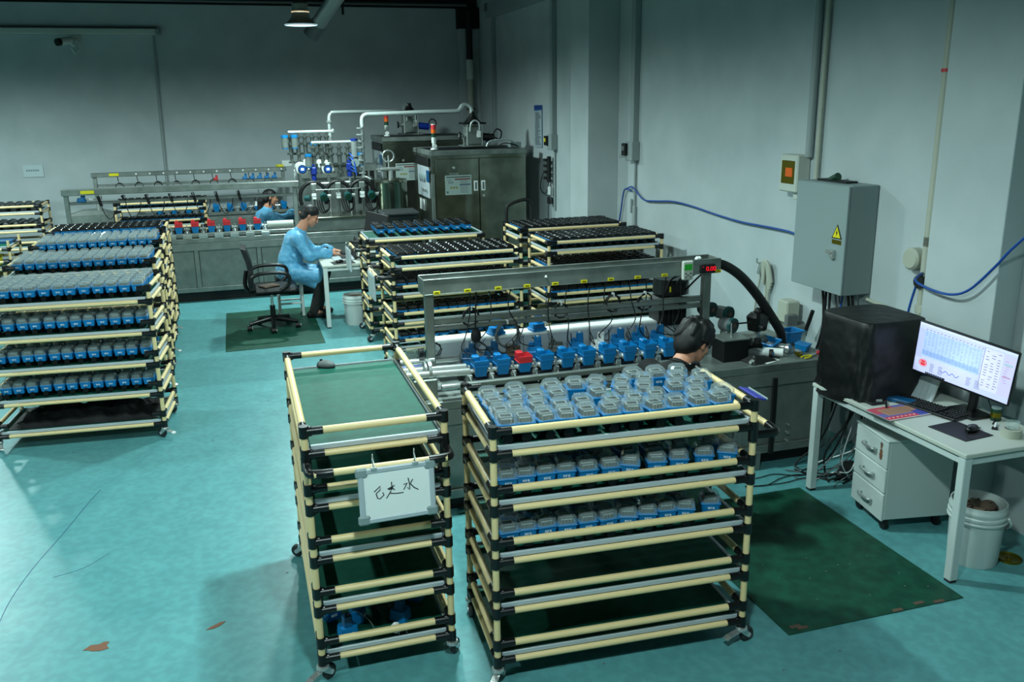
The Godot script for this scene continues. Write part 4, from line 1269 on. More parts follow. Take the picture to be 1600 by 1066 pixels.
	part("knob", T(Vector3(1.02, 0.99, -5.4), Vector3(1.05, 0.99, -5.4), 0.028, 12), "darkmetal", p)
	var cb := thing("glass_tank", "small clear box with blue base and yellow tag left of the near bench's post", "box", Vector3(0.98, 0.78, -5.66))
	part("base", B(Vector3(0, 0.03, 0), Vector3(0.22, 0.05, 0.18), 0.004), "purple", cb)
	part("glass_panel", B(Vector3(0, 0.12, 0.088), Vector3(0.22, 0.14, 0.004)), "glass", cb)
	part("glass_panel", B(Vector3(-0.108, 0.12, 0), Vector3(0.004, 0.14, 0.17)), "glass", cb)
	part("edge", W([Vector3(-0.11, 0.19, 0.09), Vector3(0.11, 0.19, 0.09), Vector3(0.11, 0.19, -0.09), Vector3(-0.11, 0.19, -0.09), Vector3(-0.11, 0.19, 0.09)], 0.004, 5, false), "boxgrey", cb)
	part("yellow_tag", B(Vector3(-0.02, 0.06, 0.10), Vector3(0.06, 0.012, 0.03), 0.003), "yellow", cb)
	hanging_cables()
	bench_right_end()

func hanging_cables() -> void:
	var r := RandomNumberGenerator.new()
	r.seed = 91
	for k in 12:
		var x := 1.36 + k * 0.14
		var z: float = -5.36 - (k % 2) * 0.05
		var pts := [Vector3(x, 1.39, z), Vector3(x + r.randf_range(-0.03, 0.03), 1.24, z - 0.01), Vector3(x + r.randf_range(-0.05, 0.05), 1.10, z + 0.02), Vector3(x + r.randf_range(-0.14, 0.02), 1.0, z + 0.03), Vector3(x + r.randf_range(-0.02, 0.10), 0.93 + 0.04 * r.randf(), z + 0.02), Vector3(x + 0.02, 1.02, -5.42)]
		solo("sensor_cable", W(pts, 0.0038, 6), "black", "thin black sensor cable drooping from the near bench's duct to its meters, %s from left" % ORD[k], "cable", Vector3.ZERO, Vector3.ZERO, "sensor cables on the near bench")
	for q in [[1.375, 1.20, 0.058, 5, "black"], [1.62, 1.06, 0.085, 7, "grey"], [2.38, 1.21, 0.06, 4, "black"], [2.62, 1.2, 0.06, 4, "black"], [2.0, 1.19, 0.05, 3, "black"], [1.12, 1.0, 0.05, 3, "black"]]:
		var pts := []
		for k in int(q[3]) * 10 + 1:
			var a := TAU * k / 10.0
			var rr: float = q[2] * (1.0 + r.randf_range(-0.12, 0.12))
			pts.append(Vector3(cos(a) * rr, sin(a) * rr, r.randf_range(-0.012, 0.012)))
		var o := thing("cable_coil", "coiled %s cable tied to the near cross rail at %s" % [q[4], {1.375: "far left", 1.62: "centre left", 2.38: "right of centre", 2.62: "the right end", 2.0: "the centre", 1.12: "the left post"}[q[0]]], "cable", Vector3(q[0], q[1], -5.40), 0.2, "cable coils on the cross rail")
		part("coil", W(pts, 0.0036, 5, false), q[4], o)
		part("tie", B(Vector3(0.0, q[2], 0), Vector3(0.012, 0.03, 0.03), 0.004), "pale" if q[0] > 2 else "yellow" if q[0] < 1.2 else "pale", o)
	var pb := thing("cable_plug", "black oval cable plug box hanging below the near bench's duct at left", "plug", Vector3(1.40, 1.075, -5.38))
	var b := MB.new()
	b.ball(Vector3.ZERO, Vector3(0.036, 0.05, 0.022), 14)
	part("body", b, "black", pb)
	part("lead", W([Vector3(0, 0.045, 0), Vector3(0.0, 0.12, 0.0), Vector3(0.01, 0.31, 0.0)], 0.005, 6), "black", pb)
	part("lead", W([Vector3(0.02, -0.04, 0), Vector3(0.07, -0.08, 0.02), Vector3(0.1, -0.13, 0.04)], 0.006, 6), "black", pb)

func bench_right_end() -> void:
	# black ribbed hose from the duct's end down to the worktop
	var b := MB.new()
	var pts := [Vector3(3.12, 1.43, -5.38), Vector3(3.2, 1.425, -5.37), Vector3(3.32, 1.35, -5.35), Vector3(3.46, 1.21, -5.35), Vector3(3.60, 1.03, -5.35), Vector3(3.70, 0.89, -5.36), Vector3(3.715, 0.785, -5.36)]
	b.path(pts, 0.034, 14)
	solo("black_hose", b, "hose", "thick black hose curving from the near bench's duct end down to its worktop", "hose")
	var o := thing("pump_motor", "black pump motor on a bracket beside the right post of the near bench", "motor", Vector3(2.93, 0.78, -5.62))
	b = MB.new()
	b.tube(Vector3(0, 0.42, 0), Vector3(0, 0.53, 0), 0.13, 0.13, 20)
	part("drum", b, "blackplastic", o)
	b = MB.new()
	b.box(Vector3(-0.03, 0.30, 0.02), Vector3(0.22, 0.2, 0.2), 0.02)
	for k in 6:
		b.box(Vector3(-0.12 + k * 0.035, 0.30, 0.125), Vector3(0.008, 0.18, 0.02), 0.002)
	part("body", b, "black", o)
	part("stand", B(Vector3(0, 0.1, 0), Vector3(0.16, 0.2, 0.14), 0.006), "darkmetal", o)
	part("yellow_tag", B(Vector3(-0.07, 0.47, 0.13), Vector3(0.012, 0.04, 0.006), 0.002), "yellow", o)
	for k in 4:
		part("cable", W([Vector3(-0.1 + k * 0.05, 0.45, 0.12), Vector3(-0.08 + k * 0.07, 0.55, 0.16), Vector3(0.02 + k * 0.05, 0.60, 0.2)], 0.007, 6), "black", o)
	for q in [[3.235, 1.0, -5.33, "front"], [3.27, 1.055, -5.45, "middle"], [3.16, 1.085, -5.5, "rear"]]:
		o = thing("flow_transmitter", "%s of three round teal flow transmitters behind the dark-haired worker" % q[3], "transmitter", Vector3(q[0], q[1], q[2]), 0.35)
		b = MB.new()
		b.tube(Vector3(0, 0, -0.05), Vector3(0, 0, 0.045), 0.046, 0.05, 20)
		part("body", b, "grey", o)
		b = MB.new()
		b.tube(Vector3(0, 0, 0.04), Vector3(0, 0, 0.06), 0.056, 0.054, 20)
		part("cover_ring", b, "teal", o)
		part("window", T(Vector3(0, 0, 0.058), Vector3(0, 0, 0.064), 0.036, 16), "register", o)
		part("readout", B(Vector3(0, 0, 0.065), Vector3(0.03, 0.022, 0.003), 0.001), "brown", o)
		part("stem", T(Vector3(0, -0.05, 0), Vector3(0, 0.78 - q[1] + 0.002, 0), 0.017, 10), "chrome", o)
	o = thing("valve_actuator", "black motor valve actuator standing on the near bench left of the thick hose", "actuator", Vector3(3.50, 0.78, -5.36), 0.4)
	b = MB.new()
	b.frustum(0.15, 0.13, 0.10, 0.25, 0.15, 0.12, true, true, 0.02)
	b.frustum(0.25, 0.15, 0.12, 0.28, 0.10, 0.08, false, true, 0.02)
	part("housing", b, "blackplastic", o)
	b = MB.new()
	b.ball(Vector3(0, 0.285, 0), Vector3(0.03, 0.03, 0.03), 12)
	part("indicator", b, "black", o)
	part("gland", T(Vector3(-0.04, 0.19, 0.05), Vector3(-0.06, 0.185, 0.10), 0.018, 10), "black", o)
	part("stem", T(Vector3(0, 0.06, 0), Vector3(0, 0.155, 0), 0.022, 12), "chrome", o)
	part("valve_body", T(Vector3(-0.09, 0.06, 0), Vector3(0.09, 0.06, 0), 0.045, 16), "steel", o)
	part("foot", B(Vector3(0, 0.02, 0), Vector3(0.10, 0.04, 0.08), 0.006), "darkmetal", o)
	o = thing("pipe_train", "dark valve and pipe train lying along the near bench's right end", "pipes", Vector3(3.3, 0.78, -5.28))
	part("pipe", T(Vector3(-0.05, 0.1, -0.12), Vector3(0.22, 0.07, -0.14), 0.035, 14), "offwhite", o)
	for k in 4:
		part("fitting", T(Vector3(-0.06 + k * 0.055, 0.05, 0.0), Vector3(-0.035 + k * 0.055, 0.05, 0.0), 0.032 + 0.008 * (k % 2), 12), "darkmetal", o)
	part("body", B(Vector3(0.08, 0.05, 0.05), Vector3(0.16, 0.09, 0.07), 0.015), "bronze", o)
	part("knob", T(Vector3(0.04, 0.09, 0.06), Vector3(0.04, 0.13, 0.06), 0.03, 12), "blackplastic", o)
	part("knob", T(Vector3(0.12, 0.09, 0.06), Vector3(0.12, 0.125, 0.06), 0.026, 12), "black", o)
	part("spindle", T(Vector3(-0.1, 0.0, 0.08), Vector3(-0.1, 0.26, 0.06), 0.005, 8), "chrome", o)
	part("crossbar", T(Vector3(-0.06, 0.25, 0.06), Vector3(0.05, 0.25, 0.06), 0.006, 8), "darkmetal", o)
	o = thing("tool_box", "low dark steel box on the worktop in front of the teal transmitters", "box", Vector3(3.2, 0.78, -5.22))
	part("box", B(Vector3(0, 0.075, 0), Vector3(0.20, 0.15, 0.16), 0.006), "darkmetal", o)
	part("lid_edge", B(Vector3(0, 0.155, 0), Vector3(0.21, 0.012, 0.17), 0.003), "steel", o)
	o = thing("rag", "black rag heaped on the edge of the near bench's worktop", "rag", Vector3(3.36, 0.781, -5.10), 0.2)
	crumple(o, "cloth", "black", Vector3(0.22, 0.06, 0.14), 17, 16)
	o = thing("clear_bottle", "clear bottle with blue cap lying on the near bench's worktop", "bottle", Vector3(3.46, 0.815, -5.12))
	b = MB.new()
	b.tube(Vector3(-0.12, 0.0, -0.10), Vector3(0.0, 0, -0.01), 0.034, 0.034, 14)
	part("bottle", b, "clear", o)
	part("neck", T(Vector3(0.0, 0, -0.01), Vector3(0.02, 0, 0.006), 0.033, 14), "black", o)
	part("cap", T(Vector3(0.02, 0, 0.006), Vector3(0.026, 0, 0.011), 0.016, 12), "blue", o)
	solo("white_bottle", T(Vector3(3.46, 0.81, -5.22), Vector3(3.575, 0.81, -5.13), 0.029, 14), "pale", "white round-ended bottle lying beside the clear one on the near bench", "bottle")
	o = thing("glass_cylinder", "clear measuring cylinder lying near the foot of the thick black hose", "cylinder", Vector3(3.62, 0.815, -5.22))
	part("tube", T(Vector3(-0.05, 0, -0.10), Vector3(0.03, 0, 0.02), 0.033, 14), "clear", o)
	part("end_ring", T(Vector3(0.03, 0, 0.02), Vector3(0.042, 0, 0.038), 0.036, 14), "chrome", o)
	part("core", T(Vector3(-0.05, 0, -0.10), Vector3(0.03, 0, 0.02), 0.012, 10), "brown", o)
	solo("blue_tray", bin_mesh(Vector3(0.14, 0.08, 0.13)), "blue", "open blue tray tilted behind the bottles on the near bench", "tray", Vector3(3.56, 0.785, -5.30), Vector3(0.1, 0.5, 0.12))
	solo("blue_tray", bin_mesh(Vector3(0.15, 0.085, 0.13)), "blue", "open blue tray right of the thick black hose on the near bench", "tray", Vector3(3.83, 0.80, -5.42), Vector3(0, 0.1, 0))
	solo("meter_cover", meter_parts("clear")[1][1], "blue", "small blue meter cover lying among tools right of the thick hose", "cover", Vector3(3.79, 0.75, -5.22), Vector3(0.1, 0.6, 0))
	o = thing("screwdriver", "screwdriver with red handle on the near bench's right corner", "screwdriver", Vector3(3.88, 0.795, -5.10), 0.1)
	part("handle", T(Vector3(-0.05, 0, 0), Vector3(0.04, 0, 0), 0.013, 10), "red", o)
	part("shaft", T(Vector3(-0.05, 0, 0), Vector3(-0.12, -0.004, 0.01), 0.004, 8), "chrome", o)
	o = thing("yellow_pliers", "yellow-handled pliers lying at the edge of the near bench's worktop", "pliers", Vector3(3.74, 0.79, -5.06), 0.3)
	part("handle", W([Vector3(-0.07, 0, 0.02), Vector3(-0.03, 0, 0.025), Vector3(0.02, 0, 0.006)], 0.006, 6), "yellow", o)
	part("handle", W([Vector3(-0.07, 0, -0.012), Vector3(-0.03, 0, -0.015), Vector3(0.02, 0, -0.004)], 0.006, 6), "yellow", o)
	part("jaws", B(Vector3(0.045, 0, 0), Vector3(0.05, 0.01, 0.018), 0.003), "chrome", o)
	for q in [[3.68, -5.1, "brass", "small brass fitting beside the clear cylinder on the near bench"], [3.72, -5.16, "chrome", "small chrome fitting beside the blue meter cover on the near bench"], [3.28, -5.05, "chrome", "small chrome fitting near the worktop's edge behind the worker"]]:
		o = thing("pipe_fitting", q[3], "fitting", Vector3(q[0], 0.797, q[1]), q[0] * 3.0)
		part("barrel", T(Vector3(-0.03, 0, 0), Vector3(0.03, 0, 0), 0.012, 10), q[2], o)
		part("nut", T(Vector3(-0.01, 0, 0), Vector3(0.012, 0, 0), 0.017, 6), q[2], o)
	solo("paper_sheet", B(Vector3.ZERO, Vector3(0.14, 0.003, 0.10), 0.0), "pale", "white sheet of paper under the rag on the near bench", "paper", Vector3(3.42, 0.783, -5.08), Vector3(0, 0.4, 0))
	o = thing("wall_socket", "white box with dark cover against the wall behind the thick hose", "box", Vector3(4.2, 0.78, -6.0))
	part("box", B(Vector3(0, 0.09, 0), Vector3(0.12, 0.18, 0.14), 0.01), "pvc", o)
	part("front_cover", B(Vector3(-0.03, 0.02, 0.09), Vector3(0.10, 0.12, 0.05), 0.006), "grey", o)
	# steel bracket under it so that it stands
	part("shelf", B(Vector3(0.0, -0.02, 0.0), Vector3(0.2, 0.03, 0.3), 0.004), "steel", o)
	part("leg", B(Vector3(0.0, -0.405, 0.0), Vector3(0.04, 0.74, 0.04), 0.004), "steel", o)

# ---------------------------------------------------------------- the two benches at the back
func back_benches() -> void:
	var r := RandomNumberGenerator.new()
	r.seed = 23
	var o := thing("rear_test_bench", "front of the two long stainless benches at the back, with red-topped meters", "test bench")
	bench_body(o, -2.25, 1.83, -12.3, -13.05, 0.86, 5, 0.14)
	gantry(o, -2.17, 0.80, -12.5, 1.47, 1.55, 0.12, 0.86, 1.365, true)
	part("yellow_label", B(Vector3(-1.86, 1.51, -12.495), Vector3(0.16, 0.04, 0.004)), "yellow", o)
	part("counter", B(Vector3(1.32, 0.95, -12.6), Vector3(1.0, 0.18, 0.5), 0.01), "steel", o)
	part("counter_top", B(Vector3(1.32, 1.05, -12.58), Vector3(1.02, 0.025, 0.6), 0.006), "steelgloss", o)
	part("meter_rail", B(Vector3(-0.5, 0.90, -12.42), Vector3(2.6, 0.05, 0.14), 0.006), "steel", o)
	for k in 11:
		part("clamp_seat", B(Vector3(-1.7 + k * 0.2, 0.885, -12.33), Vector3(0.11, 0.05, 0.06), 0.005), "chrome", o)
	for k in 8:
		part("sensor_clip", B(Vector3(-1.7 + k * 0.28, 1.44, -12.47), Vector3(0.02, 0.05, 0.02), 0.004), "grey", o)
	var xs := [-0.80, -0.595, -0.39, -0.19, 0.01, 0.205]
	for k in 6:
		bench_meter("red", Transform3D(Basis().scaled(Vector3(1.02, 1.3, 1.02)), Vector3(xs[k], 0.93, -12.42)), "red-topped blue meter on the front back bench, %s from left" % ORD[k], "red-topped meters on the back bench")
		clamp_unit(o, xs[k] + 0.1, 0.955, -12.42)
	clamp_unit(o, -0.90, 0.955, -12.42)
	for k in 4:
		clamp_unit(o, -1.9 + k * 0.22, 0.955, -12.42)
	part("white_cylinder", T(Vector3(0.33, 0.99, -12.42), Vector3(0.68, 0.99, -12.42), 0.045, 14), "offwhite", o)
	sensor_unit("blue", Transform3D(Basis(), Vector3(-1.95, 1.385, -12.57)), "blue sensor head standing on the front back bench's cross rail, far left", "")
	for k in 7:
		var x := -1.75 + k * 0.29
		var d := r.randf_range(0.08, 0.16)
		var c := thing("sensor_lead", "black sensor lead hanging from the front back bench's duct, %s from left" % ORD[k], "cable", Vector3(x, 1.47, -12.56), 0.0, "sensor leads on the front back bench")
		part("grip", T(Vector3(0, -0.02, 0), Vector3(0.03, -d, 0), 0.02, 8), "black", c)
		part("wire", W([Vector3(0.03, -d, 0), Vector3(0.06, -0.25, 0.02), Vector3(0.12, -0.32, 0.03), Vector3(0.2, -0.22, 0.0), Vector3(0.22, -0.1, 0)], 0.006, 5), "black", c)
	o = thing("rear_test_bench", "rearmost stainless bench with thin cable duct, close to the back wall", "test bench")
	bench_body(o, -2.3, 1.0, -14.75, -15.45, 0.86, 4, 0.14)
	gantry(o, -2.15, 0.78, -15.0, 1.52, 1.585, 0.10, 0.86, 1.39, true)
	part("yellow_label", B(Vector3(-1.82, 1.555, -14.995), Vector3(0.14, 0.04, 0.004)), "yellow", o)
	part("meter_rail", B(Vector3(-0.4, 0.90, -14.86), Vector3(2.4, 0.05, 0.14), 0.006), "steel", o)
	for k in 12:
		part("duct_bolt", T(Vector3(-1.5 + k * 0.2, 1.555, -15.0), Vector3(-1.5 + k * 0.2, 1.555, -14.985), 0.014, 8), "pale", o)
	for k in 10:
		clamp_unit(o, -1.3 + k * 0.21, 0.955, -14.86)
		bench_meter("blue" if k != 7 else "pale", Transform3D(Basis(), Vector3(-1.2 + k * 0.21, 0.93, -14.86)), "blue meter on the rearmost bench, %s from left" % ORD[k] if k != 7 else "pale-topped meter on the rearmost bench", "meters on the rearmost bench" if k != 7 else "")
	for k in 9:
		var x := -1.78 + k * 0.28
		var c := thing("sensor_lead", "black coiled lead hanging from the rearmost bench's duct, %s from left" % ORD[k], "cable", Vector3(x, 1.52, -15.05), 0.0, "coiled leads on the rearmost bench")
		var pts := [Vector3(0, 0, 0), Vector3(0.01, -0.1, 0)]
		for j in 26:
			var a := TAU * j / 9.0
			pts.append(Vector3(0.02 + cos(a) * 0.06, -0.15 + sin(a) * 0.05 * r.randf_range(0.8, 1.2), r.randf_range(-0.01, 0.01)))
		part("coil", W(pts, 0.006, 5, false), "black", c)
	sensor_unit("red", Transform3D(Basis().scaled(Vector3.ONE * 0.7), Vector3(-0.33, 1.41, -15.07)), "small red sensor head on the rearmost bench's cross rail", "")
	for k in 5:
		sensor_unit("blue", Transform3D(Basis().scaled(Vector3.ONE * 0.8), Vector3(0.12 + k * 0.115, 1.41, -15.07)), "small blue sensor head on the rearmost bench's cross rail, %s from left" % ORD[k], "sensor heads on the rearmost cross rail")
	o = thing("bench_controller", "white control box with green lamp on the rearmost bench's duct end", "controller", Vector3(0.74, 1.585, -15.05))
	part("box", B(Vector3(0.06, 0.05, 0), Vector3(0.16, 0.10, 0.1), 0.008), "white", o)
	part("screen", B(Vector3(-0.06, 0.02, 0.03), Vector3(0.12, 0.035, 0.06), 0.004), "yellow", o)
	part("green_lamp", B(Vector3(-0.1, 0.02, 0.062), Vector3(0.02, 0.016, 0.006), 0.003), "ledgreen", o)
	o = thing("steel_hopper", "low steel tank with sloping top at the rearmost bench's left end", "tank", Vector3(-2.12, 0.0, -14.45))
	var b := MB.new()
	b.frustum(0.86, 0.62, 0.40, 1.03, 0.62, 0.40, true, false)
	b.frustum(1.03, 0.62, 0.40, 1.09, 0.25, 0.30, false, true)
	part("tank", b, "steel", o)
	for s in [[-0.26, -0.15], [0.26, -0.15], [-0.26, 0.15], [0.26, 0.15]]:
		part("leg", B(Vector3(s[0], 0.43, s[1]), Vector3(0.05, 0.86, 0.05), 0.004), "steel", o)
	part("valve", T(Vector3(0.1, 1.08, 0.0), Vector3(0.1, 1.22, 0.0), 0.03, 10), "chrome", o)
	part("hand_wheel", W([Vector3(0.0, 1.24, 0.08), Vector3(0.06, 1.24, 0.04), Vector3(0.06, 1.24, -0.04), Vector3(0.0, 1.24, -0.08), Vector3(-0.06, 1.24, -0.04), Vector3(-0.06, 1.24, 0.04), Vector3(0.0, 1.24, 0.08)], 0.012, 6), "chrome", o)

# ---------------------------------------------------------------- ovens, tanks and piping
func oven(label: String, x0: float, x1: float, zf: float, zb: float, h: float, near: bool) -> void:
	var o := thing("steel_oven", label, "oven")
	var w := x1 - x0
	var cx := (x0 + x1) / 2
	var d := zf - zb
	part("body", B(Vector3(cx, h / 2, (zf + zb) / 2 - 0.01), Vector3(w, h - 0.02, d - 0.02), 0.008), "steelgloss", o)
	part("top_rim", B(Vector3(cx, h - 0.02, zf - 0.02), Vector3(w + 0.02, 0.07, 0.06), 0.006), "steel", o)
	part("top_rim", B(Vector3(x0 + 0.02, h - 0.02, (zf + zb) / 2), Vector3(0.06, 0.07, d), 0.006), "steel", o)
	part("top_rim", B(Vector3(x1 - 0.02, h - 0.02, (zf + zb) / 2), Vector3(0.06, 0.07, d), 0.006), "steel", o)
	part("top_rim", B(Vector3(cx, h - 0.02, zb + 0.02), Vector3(w, 0.07, 0.06), 0.006), "steel", o)
	part("top_sheet", B(Vector3(cx, h - 0.005, (zf + zb) / 2), Vector3(w - 0.1, 0.02, d - 0.1), 0.003), "darkmetal", o)
	var mid := x0 + w * 0.49
	for k in 2:
		var a := x0 + 0.05 if k == 0 else mid + 0.004
		var b := mid - 0.004 if k == 0 else x1 - 0.05
		var dr := part("door", B(Vector3((a + b) / 2, h / 2 - 0.02, zf + 0.004), Vector3(b - a, h - 0.16, 0.02), 0.005), "steelgloss", o)
		var hx := b - 0.05 if k == 0 else a + 0.05
		part("handle_frame", B(Vector3(hx, 1.42, zf + 0.017), Vector3(0.058, 0.14, 0.012), 0.004), "pale", dr)
		part("handle_slot", B(Vector3(hx, 1.42, zf + 0.023), Vector3(0.026, 0.10, 0.006), 0.003), "grey", dr)
		if k == 1:
			part("lock", T(Vector3(hx, 1.28, zf + 0.01), Vector3(hx, 1.28, zf + 0.03), 0.018, 10), "chrome", dr)
		else:
			part("key_lock", T(Vector3(a + 0.26, 1.68, zf + 0.01), Vector3(a + 0.26, 1.68, zf + 0.03), 0.02, 10), "chrome", dr)
			part("plate", B(Vector3(a + 0.26, 1.57, zf + 0.015), Vector3(0.13, 0.08, 0.004), 0.001), "steel", dr)
			var sg := part("safety_label", printed(Vector3(0.38, 0.27, 0.006)), "safety", dr, Vector3(a + 0.32, 1.44 if near else 1.5, zf + 0.018))
			sg.set_meta("label", "printed safety label")
	# left side: control panel, screen, gauges, labels
	var xs := x0 - 0.006
	part("control_panel", B(Vector3(xs, h - 0.42, (zf + zb) / 2 + 0.08), Vector3(0.016, 0.46, d * 0.62), 0.004), "alu", o)
	part("dark_window", B(Vector3(xs - 0.008, h - 0.15, (zf + zb) / 2), Vector3(0.012, 0.12, d * 0.8), 0.003), "black", o)
	part("control_screen", B(Vector3(xs - 0.012, h - 0.34, zf - 0.2), Vector3(0.012, 0.16, 0.16), 0.003), "bluedark", o)
	for k in 3:
		part("gauge", T(Vector3(xs - 0.012, h - 0.38, zf - 0.42 - k * 0.14), Vector3(xs - 0.03, h - 0.38, zf - 0.42 - k * 0.14), 0.05, 14), "boxgrey", o)
		part("button", T(Vector3(xs - 0.012, h - 0.54, zf - 0.3 - k * 0.14), Vector3(xs - 0.03, h - 0.54, zf - 0.3 - k * 0.14), 0.025, 12), "chrome", o)
	part("paper_label", B(Vector3(xs - 0.004, h - 0.78, (zf + zb) / 2 - 0.06), Vector3(0.008, 0.16, 0.34), 0.002), "pale", o)
	part("paper_label", B(Vector3(xs - 0.004, h - 1.24, zf - 0.24), Vector3(0.008, 0.42, 0.16), 0.002), "pale", o)
	part("paper_label", B(Vector3(xs - 0.004, h - 1.26, zf - 0.72), Vector3(0.008, 0.34, 0.16), 0.002), "offwhite", o)
	part("corner_strip", B(Vector3(x0 + 0.01, h - 0.9, zf + 0.006), Vector3(0.05, 1.2, 0.02), 0.004), "steel", o)

func tower_light(label: String, at: Vector3) -> void:
	var o := thing("tower_light", label, "signal light", at)
	o.scale = Vector3(0.95, 0.88, 0.95)
	part("foot", T(Vector3(0, 0, 0), Vector3(0, 0.02, 0), 0.05, 14), "pale", o)
	part("pole", T(Vector3(0, 0.02, 0), Vector3(0, 0.12, 0), 0.026, 12), "white", o)
	part("buzzer", T(Vector3(0, 0.055, 0.02), Vector3(0, 0.055, 0.04), 0.034, 14), "pale", o)
	part("base_segment", T(Vector3(0, 0.10, 0), Vector3(0, 0.19, 0), 0.035, 16), "white", o)
	part("green_segment", T(Vector3(0, 0.19, 0), Vector3(0, 0.25, 0), 0.036, 16), "greenplastic", o)
	part("amber_segment", T(Vector3(0, 0.25, 0), Vector3(0, 0.31, 0), 0.036, 16), "orange", o)
	part("red_segment", T(Vector3(0, 0.31, 0), Vector3(0, 0.38, 0), 0.036, 16), "red", o)
	part("cap", T(Vector3(0, 0.38, 0), Vector3(0, 0.39, 0), 0.035, 16), "pale", o)

func roof_unit(label: String, at: Vector3, extra: bool) -> void:
	var o := thing("feed_valve_unit", label, "valve unit", at)
	part("body", B(Vector3(0, 0.16, 0), Vector3(0.24, 0.26, 0.24), 0.01), "steel", o)
	for s in [[-1, -1], [1, -1], [1, 1], [-1, 1]]:
		part("rod", T(Vector3(s[0] * 0.11, 0, s[1] * 0.11), Vector3(s[0] * 0.11, 0.34, s[1] * 0.11), 0.012, 8), "chrome", o)
	part("top_plate", B(Vector3(0, 0.33, 0), Vector3(0.34, 0.025, 0.30), 0.004), "darkmetal", o)
	part("bottom_plate", B(Vector3(0, 0.012, 0), Vector3(0.36, 0.024, 0.32), 0.004), "steel", o)
	var b := MB.new()
	b.lathe([Vector2(0.13, 0.34), Vector2(0.04, 0.44), Vector2(0.03, 0.5)], 16)
	part("cone", b, "darkmetal", o)
	part("bleed_pipe", W([Vector3(-0.07, 0.22, 0.13), Vector3(-0.06, 0.33, 0.15), Vector3(0.0, 0.37, 0.15), Vector3(0.06, 0.33, 0.15), Vector3(0.07, 0.24, 0.13)], 0.014, 8), "silverwrap", o)
	part("side_valve", T(Vector3(-0.12, 0.16, 0.05), Vector3(-0.22, 0.16, 0.05), 0.03, 10), "chrome", o)
	part("side_wheel", T(Vector3(-0.2, 0.16, 0.05), Vector3(-0.215, 0.16, 0.05), 0.055, 12), "darkmetal", o)
	part("motor", T(Vector3(0.12, 0.14, 0.06), Vector3(0.3, 0.12, 0.06), 0.055, 14), "black" if extra else "cobalt", o)
	part("tag", B(Vector3(0.06, 0.18, 0.125), Vector3(0.06, 0.10, 0.006), 0.002), "pale", o)
	part("cable", W([Vector3(0.28, 0.14, 0.06), Vector3(0.34, 0.24, 0.08), Vector3(0.42, 0.2, 0.06), Vector3(0.40, 0.10, 0.04), Vector3(0.32, 0.12, 0.05)], 0.010, 6), "black", o)

